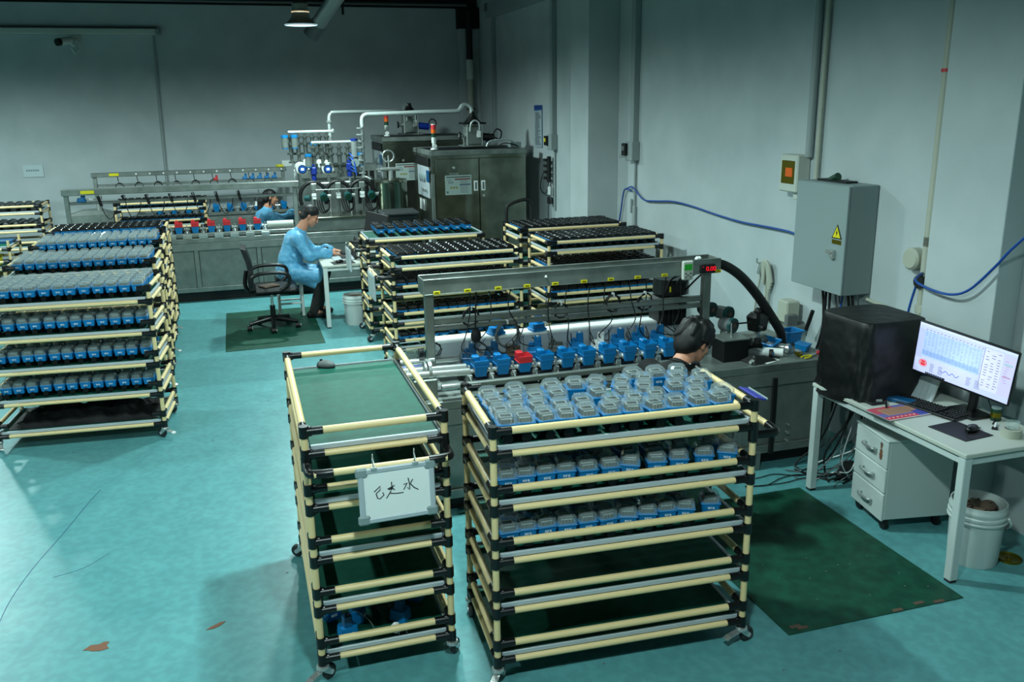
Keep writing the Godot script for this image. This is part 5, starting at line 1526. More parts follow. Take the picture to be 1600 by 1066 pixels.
func ovens_and_pipes() -> void:
	var im := Image.create(128, 92, false, Image.FORMAT_RGB8)
	im.fill(Color(0.62, 0.68, 0.66))
	im.fill_rect(Rect2i(6, 6, 116, 5), Color(0.25, 0.28, 0.28))
	im.fill_rect(Rect2i(46, 16, 76, 6), Color(0.42, 0.16, 0.16))
	im.fill_rect(Rect2i(70, 42, 52, 5), Color(0.13, 0.2, 0.4))
	for y in range(26, 84, 5):
		im.fill_rect(Rect2i(72, y, 36 + (y * 7) % 14, 2), Color(0.42, 0.46, 0.46))
	for k in 3:
		im.fill_rect(Rect2i(24 + k * 13, 54, 9, 8), Color(0.48, 0.46, 0.12))
	im.fill_rect(Rect2i(10, 20, 22, 3), Color(0.4, 0.44, 0.44))
	im.fill_rect(Rect2i(14, 27, 26, 12), Color(0.5, 0.55, 0.55))
	im.fill_rect(Rect2i(6, 74, 9, 9), Color(0.3, 0.33, 0.33))
	texmat("safety", im)
	oven("large near stainless oven cabinet with safety label, against the right wall at back", 2.58, 3.96, -12.1, -13.35, 1.90, true)
	oven("large stainless oven cabinet behind the near one, partly hidden", 2.24, 3.70, -14.1, -15.3, 2.03, false)
	tower_light("red, amber and green tower light on the near oven's left front corner", Vector3(2.64, 1.93, -12.16))
	tower_light("red, amber and green tower light on the far oven's left front corner", Vector3(2.32, 2.06, -14.16))
	roof_unit("steel feed valve unit on top of the near oven", Vector3(3.35, 1.93, -12.75), true)
	roof_unit("steel feed valve unit with blue motor on top of the far oven", Vector3(2.78, 2.06, -14.6), false)
	var o := thing("roof_cable_box", "small grey cable box with looped cords on the near oven's right top", "box", Vector3(3.78, 1.915, -12.4))
	part("box", B(Vector3(0.1, 0.04, 0), Vector3(0.16, 0.08, 0.14), 0.008), "boxgrey", o)
	part("cord", W([Vector3(-0.35, 0.03, 0.1), Vector3(-0.3, 0.1, 0.1), Vector3(-0.1, 0.12, 0.08), Vector3(0.04, 0.1, 0.05), Vector3(0.08, 0.06, 0.03)], 0.012, 6), "silverwrap", o)
	part("cord", W([Vector3(-0.2, 0.02, 0.12), Vector3(-0.1, 0.07, 0.14), Vector3(0.05, 0.05, 0.12), Vector3(0.12, 0.02, 0.1)], 0.008, 6), "black", o)
	# two silver feed pipes with goosenecks
	o = thing("feed_pipe", "rear silver-wrapped feed pipe with gooseneck running to the far oven's valve unit", "pipe")
	part("pipe", W([Vector3(1.36, 2.05, -13.4), Vector3(1.36, 2.36, -13.4), Vector3(1.40, 2.43, -13.4), Vector3(1.5, 2.445, -13.42), Vector3(2.4, 2.44, -13.9), Vector3(2.64, 2.43, -14.4), Vector3(2.68, 2.48, -14.52), Vector3(2.72, 2.53, -14.6), Vector3(2.77, 2.51, -14.6), Vector3(2.785, 2.43, -14.6)], 0.025, 10), "silverwrap", o)
	part("clamp", T(Vector3(1.36, 2.30, -13.4), Vector3(1.36, 2.33, -13.4), 0.045, 12), "chrome", o)
	part("riser", T(Vector3(1.36, 1.9, -13.4), Vector3(1.36, 2.1, -13.4), 0.028, 12), "chrome", o)
	o = thing("feed_pipe", "front silver-wrapped feed pipe with tall gooseneck over the near oven", "pipe")
	part("pipe", W([Vector3(1.74, 2.25, -12.7), Vector3(1.745, 2.36, -12.7), Vector3(1.80, 2.41, -12.7), Vector3(1.95, 2.415, -12.7), Vector3(2.6, 2.43, -12.7), Vector3(3.08, 2.435, -12.72), Vector3(3.16, 2.46, -12.73), Vector3(3.20, 2.51, -12.74), Vector3(3.26, 2.52, -12.75), Vector3(3.33, 2.48, -12.75), Vector3(3.345, 2.38, -12.75)], 0.029, 12), "silverwrap", o)
	# sanitary column: a stack of clamps down to the worktop
	o = thing("sanitary_pipe_stack", "tall chrome sanitary pipe column right of the valve manifold", "pipe column", Vector3(1.70, 1.06, -12.68))
	part("pipe", T(Vector3(0, 0, 0), Vector3(0.04, 1.22, -0.02), 0.024, 12), "chrome", o)
	for k in 11:
		part("clamp_ring", T(Vector3(0.0, 0.28 + k * 0.088, 0), Vector3(0.001, 0.30 + k * 0.088, 0), 0.045 + 0.012 * (k % 2), 14), "chrome", o)
	part("actuator", T(Vector3(-0.09, 0.78, 0), Vector3(-0.09, 1.0, 0), 0.045, 14), "chrome", o)
	part("actuator_cap", T(Vector3(-0.09, 1.0, 0), Vector3(-0.09, 1.03, 0), 0.05, 14), "cobalt", o)
	part("pressure_gauge", T(Vector3(-0.09, 0.70, 0.03), Vector3(-0.09, 0.70, 0.06), 0.055, 16), "boxgrey", o)
	part("side_pipe", W([Vector3(0.0, 0.5, 0.03), Vector3(0.04, 0.5, 0.1), Vector3(0.1, 0.47, 0.12)], 0.016, 8), "chrome", o)
	# valve manifold: two headers with hanging actuated valves
	for row in 2:
		o = thing("valve_manifold", ["rear white header pipe with hanging chrome valves and blue-capped actuators", "front white header pipe with hanging chrome valves and blue-capped actuators"][row], "manifold", Vector3(0.74 if row == 0 else 1.03, 2.19 if row == 0 else 2.045, -12.95 if row == 0 else -12.75))
		var L := 0.60 if row == 0 else 0.66
		part("header_pipe", T(Vector3(0, 0, 0), Vector3(L, 0.0, 0), 0.02, 12), "silverwrap", o)
		part("flange", T(Vector3(L, 0, 0), Vector3(L + 0.025, 0, 0), 0.04, 14), "chrome", o)
		for k in 6:
			var x := 0.02 + k * (0.10 if row == 0 else 0.118)
			var b := MB.new()
			b.t = Transform3D(Basis(), Vector3(x, 0, 0))
			b.lathe([Vector2(0.018, -0.02), Vector2(0.018, -0.06), Vector2(0.042, -0.062), Vector2(0.042, -0.08), Vector2(0.024, -0.09), Vector2(0.024, -0.14), Vector2(0.048, -0.145), Vector2(0.048, -0.175), Vector2(0.030, -0.185), Vector2(0.030, -0.28), Vector2(0.054, -0.285), Vector2(0.054, -0.31), Vector2(0.021, -0.32), Vector2(0.021, -0.40), Vector2(0.045, -0.405), Vector2(0.045, -0.425), Vector2(0.000, -0.43)], 12)
			part("valve", b, "fitting", o)
		for k in ([0, 1, 3] if row == 0 else [0, 3]):
			var x: float = -0.06 + k * (0.13 if row == 0 else 0.24)
			var y := -0.05 if k < 2 and row == 0 else -0.16
			var v := part("actuator", T(Vector3(x, y - 0.16, 0.06), Vector3(x, y - 0.02, 0.06), 0.046, 14), "steel", o)
			part("actuator_cap", T(Vector3(x, y - 0.025, 0.06), Vector3(x, y + 0.012, 0.06), 0.049, 14), "blue", v)
			part("actuator_foot", T(Vector3(x, y - 0.175, 0.06), Vector3(x, y - 0.155, 0.06), 0.044, 14), "blue", v)
		if row == 0:
			part("return_pipe", W([Vector3(0.05, -0.7, 0), Vector3(0.05, -0.55, 0), Vector3(0.07, -0.53, 0), Vector3(0.36, -0.52, 0), Vector3(0.40, -0.50, 0), Vector3(0.41, -0.44, 0)], 0.018, 10), "silverwrap", o)
			part("drop_pipe", T(Vector3(0.05, -0.62, 0), Vector3(0.05, -1.14, 0), 0.014, 10), "chrome", o)
			for k in 3:
				part("clamp_ring", T(Vector3(0.05, -0.78 - k * 0.09, 0), Vector3(0.05, -0.76 - k * 0.09, 0), 0.04, 12), "chrome", o)
		else:
			part("return_pipe", W([Vector3(0.0, -0.42, 0), Vector3(0.02, -0.54, 0), Vector3(0.06, -0.565, 0), Vector3(0.46, -0.56, 0), Vector3(0.50, -0.53, 0), Vector3(0.5, -0.42, 0)], 0.02, 10), "silverwrap", o)
			for x in [0.0, 0.50]:
				part("drop_pipe", T(Vector3(x, -0.42, 0), Vector3(x, -0.99, 0), 0.018, 10), "chrome", o)
			for k in 5:
				part("air_tube", W([Vector3(0.5, -0.15 - k * 0.06, 0.03), Vector3(0.54, -0.2 - k * 0.05, 0.10), Vector3(0.57, -0.33 - k * 0.02, 0.14), Vector3(0.58, -0.46, 0.15)], 0.009, 6), "hoseblue", o)
	for q in [[0.87, 1.70, "left"], [1.22, 1.69, "right"]]:
		o = thing("flowmeter_head", "%s of two white flowmeter heads with round blue displays" % q[2], "flowmeter", Vector3(q[0], q[1], -12.78), 0.1)
		part("head", T(Vector3(0, 0, -0.07), Vector3(0, 0, 0.07), 0.085, 20), "white", o)
		part("rear_box", B(Vector3(0.12 if q[2] == "left" else -0.06, 0.06, -0.02), Vector3(0.16, 0.12, 0.12), 0.02), "white", o)
		part("display_ring", T(Vector3(0, -0.01, 0.07), Vector3(0, -0.01, 0.082), 0.06, 18), "darkmetal", o)
		part("display", T(Vector3(0, -0.01, 0.082), Vector3(0, -0.01, 0.086), 0.05, 18), "hoseblue", o)
		part("readout", B(Vector3(0, -0.01, 0.087), Vector3(0.045, 0.035, 0.003), 0.001), "pale", o)
		part("stem", T(Vector3(0.14 if q[2] == "left" else 0.02, -0.08, -0.02), Vector3(0.14 if q[2] == "left" else 0.02, -0.62, -0.02), 0.02, 10), "chrome", o)
	for q in [[1.03, 1.66, "left"], [1.53, 1.70, "right"]]:
		o = thing("blue_valve", "cobalt blue valve body on the %s drop pipe of the front manifold" % q[2], "valve", Vector3(q[0], q[1], -12.72))
		part("body", B(Vector3(0, 0, 0), Vector3(0.085, 0.12, 0.08), 0.02), "cobalt", o)
		part("bonnet", T(Vector3(0, 0.07, 0), Vector3(0, 0.10, 0), 0.03, 12), "cobalt", o)
		part("foot", T(Vector3(0, -0.13, 0), Vector3(0, -0.06, 0), 0.034, 12), "cobalt", o)
	# three pump stations with round black hoses and teal transmitters
	for k in 3:
		var x: float = [0.995, 1.33, 1.66][k]
		o = thing("pump_station", "%s of three pump columns with black ring hose and teal transmitter" % ["left", "middle", "right"][k], "pump column", Vector3(x, 1.06, -12.5))
		part("column", T(Vector3(0, 0, 0), Vector3(0, 0.27, 0), 0.016, 10), "fitting", o)
		part("white_coupling", B(Vector3(0, 0.27, 0.0), Vector3(0.065, 0.085, 0.06), 0.008), "pale", o)
		part("coupling_seam", B(Vector3(0, 0.27, 0.0), Vector3(0.067, 0.008, 0.062), 0.002), "grey", o)
		part("upper_pipe", T(Vector3(0, 0.31, 0), Vector3(0, 0.37, 0), 0.02, 10), "chrome", o)
		part("pump_head", B(Vector3(0, 0.405, 0), Vector3(0.08, 0.09, 0.08), 0.01), "steel", o)
		var pts := []
		for j in 19:
			var a := PI * (-0.15 + 1.3 * j / 18.0)
			pts.append(Vector3(cos(a) * 0.185, 0.25 + sin(a) * 0.21, -0.06))
		part("ring_hose", W(pts, 0.025, 8, false), "hose", o)
		for j in 3:
			part("drain_hose", W([Vector3(0.03 + j * 0.03, 0.22, 0.03), Vector3(0.06 + j * 0.03, 0.08, 0.05), Vector3(0.12 + j * 0.02, 0.04 + j * 0.02, 0.05), Vector3(0.19, 0.1, 0.04), Vector3(0.2, 0.22, 0.03)], 0.010, 6), "black", o)
		var tr := part("transmitter", T(Vector3(0.125, 0.27, -0.02), Vector3(0.125, 0.25, 0.09), 0.052, 18), "teal", o)
		part("window", T(Vector3(0.125, 0.25, 0.09), Vector3(0.125, 0.249, 0.095), 0.034, 16), "greenplastic", tr)
		part("side_port", T(Vector3(0.18, 0.27, 0.03), Vector3(0.225, 0.27, 0.03), 0.026, 12), "chrome", tr)
		if k == 0:
			var t2 := part("transmitter", T(Vector3(-0.125, 0.25, 0.02), Vector3(-0.06, 0.25, 0.05), 0.042, 16), "teal", o)
			part("window", T(Vector3(-0.13, 0.25, 0.018), Vector3(-0.124, 0.25, 0.02), 0.03, 14), "grey", t2)
	solo("cross_tube", T(Vector3(1.02, 1.42, -12.46), Vector3(1.62, 1.42, -12.46), 0.007, 8), "chrome", "thin chrome tube linking the three pump columns", "tube")
	solo("long_table_edge", B(Vector3(1.4, 1.5, -13.15), Vector3(1.0, 0.03, 0.4), 0.005), "steel", "steel shelf behind the three pump columns", "shelf")
	for x in [0.95, 1.85]:
		part("shelf_leg", B(Vector3(x - 1.4, -0.75, 0), Vector3(0.04, 1.5, 0.04), 0.004), "steel", get_node("long_table_edge"))
	# steel tanks
	o = thing("steel_tank", "cylindrical stainless tank with handwheel valve left of the near oven", "tank", Vector3(2.08, 0, -12.55))
	var b := MB.new()
	b.lathe([Vector2(0.0, 1.50), Vector2(0.10, 1.53), Vector2(0.22, 1.52), Vector2(0.235, 1.49), Vector2(0.225, 1.47), Vector2(0.225, 0.0)], 28)
	part("shell", b, "steelgloss", o)
	part("stub", T(Vector3(0, 1.52, 0), Vector3(0, 1.64, 0), 0.03, 12), "chrome", o)
	part("cross_pipe", T(Vector3(-0.13, 1.66, 0), Vector3(0.13, 1.66, 0), 0.028, 12), "chrome", o)
	part("valve_handle", T(Vector3(-0.2, 1.66, 0.0), Vector3(-0.13, 1.66, 0.0), 0.016, 8), "chrome", o)
	var pts := []
	for j in 17:
		pts.append(Vector3(cos(TAU * j / 16.0) * 0.08 - 0.02, 1.84 + sin(TAU * j / 16.0) * 0.08, 0.0))
	part("hand_wheel", W(pts, 0.012, 6, false), "chrome", o)
	part("spindle", T(Vector3(-0.02, 1.68, 0), Vector3(-0.02, 1.85, 0), 0.012, 8), "chrome", o)
	o = thing("steel_tank", "square stainless water tank standing behind the valve manifold", "tank", Vector3(1.30, 0, -14.4))
	part("shell", B(Vector3(0, 0.82, 0), Vector3(0.75, 1.64, 0.6), 0.03), "steel", o)
	part("rim", B(Vector3(0, 1.63, 0), Vector3(0.78, 0.03, 0.63), 0.006), "steelgloss", o)
	o = thing("steel_cabinet", "small stainless cabinet behind the sanitary pipe column", "cabinet", Vector3(1.92, 0, -14.2))
	part("shell", B(Vector3(0, 0.82, 0), Vector3(0.36, 1.64, 0.5), 0.01), "steel", o)
	for k in 3:
		part("door_slat", B(Vector3(-0.1 + k * 0.1, 1.3, 0.252), Vector3(0.07, 0.5, 0.01), 0.003), "darkmetal", o)
	o = thing("white_box", "small white and green junction box beside the sanitary pipe column", "box", Vector3(1.62, 1.515, -12.9))
	part("body", B(Vector3(0, 0.2, 0), Vector3(0.16, 0.14, 0.1), 0.02), "white", o)
	part("post", B(Vector3(0, 0.065, 0), Vector3(0.03, 0.13, 0.03), 0.004), "steel", o)
	part("green_side", B(Vector3(-0.09, 0.18, 0), Vector3(0.04, 0.12, 0.08), 0.01), "yellow", o)
	# wall handle of a trolley parked behind the rear right one
	o = thing("hand_truck", "hand truck with curved black handle parked behind the rear right trolley", "hand truck", Vector3(3.3, 0, -10.4))
	part("handle", W([Vector3(-0.16, 0.9, 0), Vector3(-0.16, 1.26, 0), Vector3(-0.12, 1.33, 0), Vector3(0.0, 1.37, 0), Vector3(0.1, 1.38, 0), Vector3(0.15, 1.34, 0), Vector3(0.16, 1.22, 0), Vector3(0.16, 0.9, 0)], 0.022, 8), "black", o)
	for s in [-1, 1]:
		part("frame_bar", T(Vector3(s * 0.16, 0.1, 0), Vector3(s * 0.16, 0.92, 0), 0.016, 10), "darkmetal", o)
		part("wheel", T(Vector3(s * 0.2, 0.1, 0), Vector3(s * 0.25, 0.1, 0), 0.10, 18), "rubber", o)
	part("axle", T(Vector3(-0.2, 0.1, 0), Vector3(0.2, 0.1, 0), 0.012, 8), "darkmetal", o)
	part("toe_plate", B(Vector3(0, 0.02, 0.12), Vector3(0.36, 0.012, 0.22), 0.003), "darkmetal", o)

# ---------------------------------------------------------------- the small desk at the back
func desk(label: String, x0: float, x1: float, z0: float, z1: float, h: float) -> Node3D:
	var cx := (x0 + x1) / 2
	var cz := (z0 + z1) / 2
	var o := thing("desk", label, "desk", Vector3(cx, 0, cz))
	var w := x1 - x0
	var d := z1 - z0
	part("desktop", B(Vector3(0, h - 0.0125, 0), Vector3(w, 0.025, d), 0.004), "offwhite", o)
	for s in [[-1, -1], [1, -1], [1, 1], [-1, 1]]:
		var lx: float = s[0] * (w / 2 - 0.03)
		var lz: float = s[1] * (d / 2 - 0.03)
		var l := part("leg", B(Vector3(lx, (h - 0.025) / 2 + 0.006, lz), Vector3(0.05, h - 0.04, 0.05), 0.004), "paintwhite", o)
		part("foot", B(Vector3(lx, 0.006, lz), Vector3(0.046, 0.012, 0.046), 0.003), "black", l)
	for s in [-1, 1]:
		part("frame_rail", B(Vector3(0, h - 0.052, s * (d / 2 - 0.03)), Vector3(w - 0.1, 0.035, 0.03), 0.003), "paintwhite", o)
		part("frame_rail", B(Vector3(s * (w / 2 - 0.03), h - 0.052, 0), Vector3(0.03, 0.035, d - 0.1), 0.003), "paintwhite", o)
	return o

func office_corner() -> void:
	solo("floor_mat", B(Vector3(0.24, 0.003, -10.53), Vector3(1.06, 0.005, 1.9), 0.001), "greenmat", "dark green floor mat under the black office chair", "mat", Vector3.ZERO, Vector3(0, 0, 0))
	solo("floor_mat", B(Vector3(2.91, 0.003, -3.93), Vector3(1.06, 0.005, 1.44), 0.001), "greenmat", "large dark green floor mat in front of the monitor desk", "mat")
	var fm := get_node("floor_mat_001")
	for q in [[3.18, -3.24, 0.5], [3.29, -3.22, 1.4], [3.03, -3.22, 2.0], [2.45, -3.26, 0.2], [2.48, -3.24, 1.1]]:
		part("tape_scrap", B(Vector3(q[0], 0.007, q[1]), Vector3(0.06, 0.002, 0.022), 0.0), "brown", fm)
	var r := RandomNumberGenerator.new()
	r.seed = 61
	var cr := MB.new()
	for k in 26:
		cr.box(Vector3(r.randf_range(2.45, 3.4), 0.0065, r.randf_range(-4.5, -3.3)), Vector3(0.006, 0.002, 0.004), 0.0, Basis(Vector3.UP, r.randf() * 3.0))
	part("crumbs", cr, "boxgrey", fm).set_meta("kind", "stuff")
	desk("small white desk with laptop at which the worker in blue sits", 0.85, 1.95, -11.12, -10.22, 0.75)
	var o := thing("laptop", "grey laptop on the small desk under the seated man's hands", "laptop", Vector3(1.13, 0.75, -10.66), 0.0)
	part("base", B(Vector3(0, 0.009, 0), Vector3(0.25, 0.018, 0.34), 0.004), "alu", o)
	part("keyboard", B(Vector3(0.03, 0.0195, 0), Vector3(0.11, 0.003, 0.28), 0.001), "black", o)
	part("screen_lid", B(Vector3.ZERO, Vector3(0.012, 0.23, 0.34), 0.004), "black", o, Vector3(0.155, 0.125, 0), Vector3(0, 0, -0.22))
	o = thing("computer_mouse", "black mouse on a dark mouse pad on the small desk", "mouse", Vector3(1.06, 0.756, -10.36), 0.3)
	var b := MB.new()
	b.ball(Vector3(0, 0.014, 0), Vector3(0.05, 0.022, 0.032), 12)
	part("shell", b, "blackplastic", o)
	b = MB.new()
	b.ball(Vector3(0, 0.006, 0), Vector3(0.052, 0.008, 0.034), 12)
	part("base", b, "black", o)
	solo("mouse_pad", B(Vector3.ZERO, Vector3(0.26, 0.004, 0.20), 0.001), "black", "dark mouse pad at the front edge of the small desk", "mouse pad", Vector3(1.10, 0.753, -10.36), Vector3(0, 0.1, 0))
	o = thing("desk_phone", "black headset and cord lying behind the laptop on the small desk", "headset", Vector3(1.22, 0.75, -10.9))
	part("body", B(Vector3(0, 0.03, 0), Vector3(0.18, 0.05, 0.14), 0.02), "black", o)
	part("cord", W([Vector3(0.05, 0.04, 0.08), Vector3(0.1, 0.05, 0.14), Vector3(0.08, 0.01, 0.2), Vector3(0.0, 0.006, 0.18)], 0.007, 6), "pale", o)
	o = thing("tea_jar", "green glass jar beside papers at the small desk's back edge", "jar", Vector3(0.96, 0.75, -10.86))
	part("jar", T(Vector3(0, 0.0, 0), Vector3(0, 0.10, 0), 0.03, 14), "greenplastic", o)
	part("lid", T(Vector3(0, 0.10, 0), Vector3(0, 0.12, 0), 0.028, 14), "black", o)
	solo("paper_sheet", B(Vector3.ZERO, Vector3(0.30, 0.004, 0.22), 0.001), "pale", "white papers under the jar on the small desk", "paper", Vector3(1.02, 0.752, -10.97), Vector3(0, 0.2, 0))
	o = thing("wide_monitor", "dark monitor seen from behind on the small desk", "monitor", Vector3(1.56, 0.75, -10.72), 0.0)
	part("panel", B(Vector3.ZERO, Vector3(0.03, 0.42, 0.66), 0.008), "black", o, Vector3(0, 0.31, 0), Vector3(0, 0.25, -0.2))
	part("stand", B(Vector3(0.07, 0.10, 0), Vector3(0.03, 0.2, 0.06), 0.006), "blackplastic", o)
	part("foot", B(Vector3(0.07, 0.008, 0), Vector3(0.2, 0.016, 0.26), 0.005), "blackplastic", o)
	o = thing("black_tote", "black plastic-draped machine with grey lid beside the small desk", "machine", Vector3(2.02, 0, -11.7))
	b = MB.new()
	b.frustum(0.9, 0.36, 0.34, 1.12, 0.46, 0.44, true, false, 0.05)
	part("draped_body", b, "bagfilm", o)
	part("lid", B(Vector3(0, 1.15, 0), Vector3(0.5, 0.05, 0.46), 0.02), "register", o)
	part("stand", B(Vector3(0, 0.45, 0), Vector3(0.3, 0.9, 0.3), 0.01), "black", o)
	part("cable", W([Vector3(-0.24, 1.1, 0.1), Vector3(-0.34, 1.0, 0.16), Vector3(-0.4, 0.9, 0.2)], 0.012, 6), "pale", o)
	# office chair
	o = thing("office_chair", "black mesh office chair with armrests on the green mat behind the seated man", "chair", Vector3(0.26, 0.006, -10.5), 0.0)
	for k in 5:
		var a := TAU * k / 5.0 + 0.35
		var e := Vector3(cos(a) * 0.29, 0.075, sin(a) * 0.29)
		b = MB.new()
		b.tube(Vector3(0, 0.12, 0), e, 0.034, 0.022, 10)
		part("base_spoke", b, "blackplastic", o)
		var cs := part("castor", T(e + Vector3(-0.028, -0.045, 0), e + Vector3(0.028, -0.045, 0), 0.03, 14), "black", o)
		part("castor_cap", T(e + Vector3(0.029, -0.045, 0), e + Vector3(0.032, -0.045, 0), 0.02, 12), "pale", cs)
	part("gas_lift", T(Vector3(0, 0.12, 0), Vector3(0, 0.27, 0), 0.032, 14), "blackplastic", o)
	part("lift_rod", T(Vector3(0, 0.27, 0), Vector3(0, 0.42, 0), 0.017, 12), "chrome", o)
	part("mechanism", B(Vector3(0, 0.43, 0), Vector3(0.2, 0.04, 0.16), 0.01), "black", o)
	part("seat", B(Vector3(0.05, 0.475, 0), Vector3(0.50, 0.075, 0.48), 0.03), "clothblack", o)
	b = MB.new()
	var prof := [Vector2(-0.22, 0.50), Vector2(-0.235, 0.60), Vector2(-0.22, 0.72), Vector2(-0.245, 0.85), Vector2(-0.285, 0.97), Vector2(-0.305, 0.99), Vector2(-0.26, 0.84), Vector2(-0.24, 0.72), Vector2(-0.255, 0.60), Vector2(-0.245, 0.50)]
	for q in prof.size():
		prof[q] = prof[q] + Vector2(0.04 if q < 5 else -0.0, 0.0)
	b.prism(prof, -0.22, 0.22)
	part("backrest", b, "clothblack", o)
	part("back_spine", W([Vector3(-0.06, 0.43, 0), Vector3(-0.24, 0.45, 0), Vector3(-0.285, 0.55, 0), Vector3(-0.26, 0.7, 0)], 0.024, 8), "blackplastic", o)
	for s in [-1, 1]:
		part("armrest", W([Vector3(-0.22, 0.56, s * 0.25), Vector3(-0.2, 0.66, s * 0.26), Vector3(-0.1, 0.70, s * 0.27), Vector3(0.1, 0.70, s * 0.27), Vector3(0.2, 0.66, s * 0.27), Vector3(0.2, 0.56, s * 0.26), Vector3(0.1, 0.48, s * 0.23)], 0.021, 10), "blackplastic", o)
	solo("folded_cloth", B(Vector3.ZERO, Vector3(0.2, 0.02, 0.16), 0.008), "brown", "folded brownish cloth on the office chair's seat", "cloth", Vector3(0.24, 0.531, -10.40), Vector3(0, 0.5, 0))
	# stool under the man
	stool("white-legged stool under the man in blue at the small desk", Vector3(0.50, 0, -11.08), 0.50, "black", 0.0)
	bucket("pale plastic bucket on the floor beside the small desk", Vector3(1.22, 0, -10.38), 0.145, 0.36, false)

func stool(label: String, at: Vector3, h: float, top: String, turn: float) -> void:
	var o := thing("stool", label, "stool", at, turn)
	part("seat", B(Vector3(0, h - 0.02, 0), Vector3(0.34, 0.04, 0.30), 0.012), top, o)
	for s in [[-1, -1], [1, -1], [1, 1], [-1, 1]]:
		part("leg", B(Vector3(s[0] * 0.14, (h - 0.04) / 2, s[1] * 0.12), Vector3(0.032, h - 0.04, 0.032), 0.004), "paintwhite", o)
		part("foot_cap", B(Vector3(s[0] * 0.14, 0.008, s[1] * 0.12), Vector3(0.036, 0.016, 0.036), 0.003), "black", o)
	for s in [-1, 1]:
		part("stretcher", B(Vector3(0, 0.18, s * 0.12), Vector3(0.26, 0.022, 0.022), 0.003), "paintwhite", o)
		part("stretcher", B(Vector3(s * 0.14, 0.14, 0), Vector3(0.022, 0.022, 0.22), 0.003), "paintwhite", o)

func bucket(label: String, at: Vector3, r: float, h: float, full: bool) -> void:
	var o := thing("plastic_bucket", label, "bucket", at)
	var b := MB.new()
	b.lathe([Vector2(0.0, 0.0), Vector2(r * 0.88, 0.0), Vector2(r * 0.90, 0.01), Vector2(r * 0.97, h * 0.72), Vector2(r * 1.06, h * 0.725), Vector2(r * 1.07, h * 0.75), Vector2(r * 0.99, h * 0.77), Vector2(r * 1.05, h * 0.79), Vector2(r * 1.06, h * 0.83), Vector2(r * 1.0, h * 0.85), Vector2(r * 1.04, h * 0.89), Vector2(r * 1.04, h * 0.93), Vector2(r * 1.0, h * 0.95), Vector2(r, h), Vector2(r * 0.96, h), Vector2(r * 0.94, h * 0.5), Vector2(0, h * 0.5)], 36)
	part("shell", b, "paintwhite", o)
	if full:
		part("handle", W([Vector3(r * 0.55, h * 0.82, r * 0.92), Vector3(r * 0.8, h * 0.7, r * 0.85), Vector3(r * 1.1, h * 0.56, r * 0.5), Vector3(r * 1.22, h * 0.5, r * 0.2), Vector3(r * 1.15, h * 0.58, -r * 0.4), Vector3(r * 0.5, h * 0.82, -r * 0.95)], 0.008, 8), "pale", o)
		var lb := MB.new()
		for k in 4:
			var a0 := 0.02 + k * 0.13
			var a1 := a0 + 0.13
			var rr := r * 0.955
			lb.quad(Vector3(cos(a0) * rr, h * 0.30, sin(a0) * rr), Vector3(cos(a1) * rr, h * 0.30, sin(a1) * rr), Vector3(cos(a1) * (rr + 0.008), h * 0.62, sin(a1) * (rr + 0.008)), Vector3(cos(a0) * (rr + 0.008), h * 0.62, sin(a0) * (rr + 0.008)), Vector3(cos(a0), 0, sin(a0)))
		part("red_label", lb, "red", o)
		var rg := RandomNumberGenerator.new()
		rg.seed = 4
		for k in 7:
			b = MB.new()
			var a := TAU * k / 6.0
			b.ball(Vector3(cos(a) * r * 0.48, h * 0.74 + rg.randf() * 0.04, sin(a) * r * 0.48) if k < 6 else Vector3(0, h * 0.76, 0), Vector3(0.055, 0.045, 0.05), 10)
			var it := thing("crumpled_wrapping", "crumpled %s wrapping at the %s of the bucket under the monitor desk" % [["brown", "tan"][k % 2], ["right", "front right", "front left", "left", "back left", "back right", "middle"][k]], "wrapping", at, 0.0, "wrapping in the bucket")
			part("lump", b, "brown" if k % 2 == 0 else "cardboard", it)
			part("crease", W([Vector3(cos(a) * r * 0.48 - 0.03, h * 0.74 + 0.05, sin(a) * r * 0.48), Vector3(cos(a) * r * 0.48, h * 0.74 + 0.08, sin(a) * r * 0.48 + 0.02), Vector3(cos(a) * r * 0.48 + 0.04, h * 0.74 + 0.04, sin(a) * r * 0.48 - 0.01)], 0.004, 5), "brown", it)
	else:
		b = MB.new()
		b.lathe([Vector2(0.0, h * 0.9), Vector2(r * 0.7, h * 0.93), Vector2(r * 0.95, h * 0.9)], 24)
		part("dirty_content", b, "brown", o)

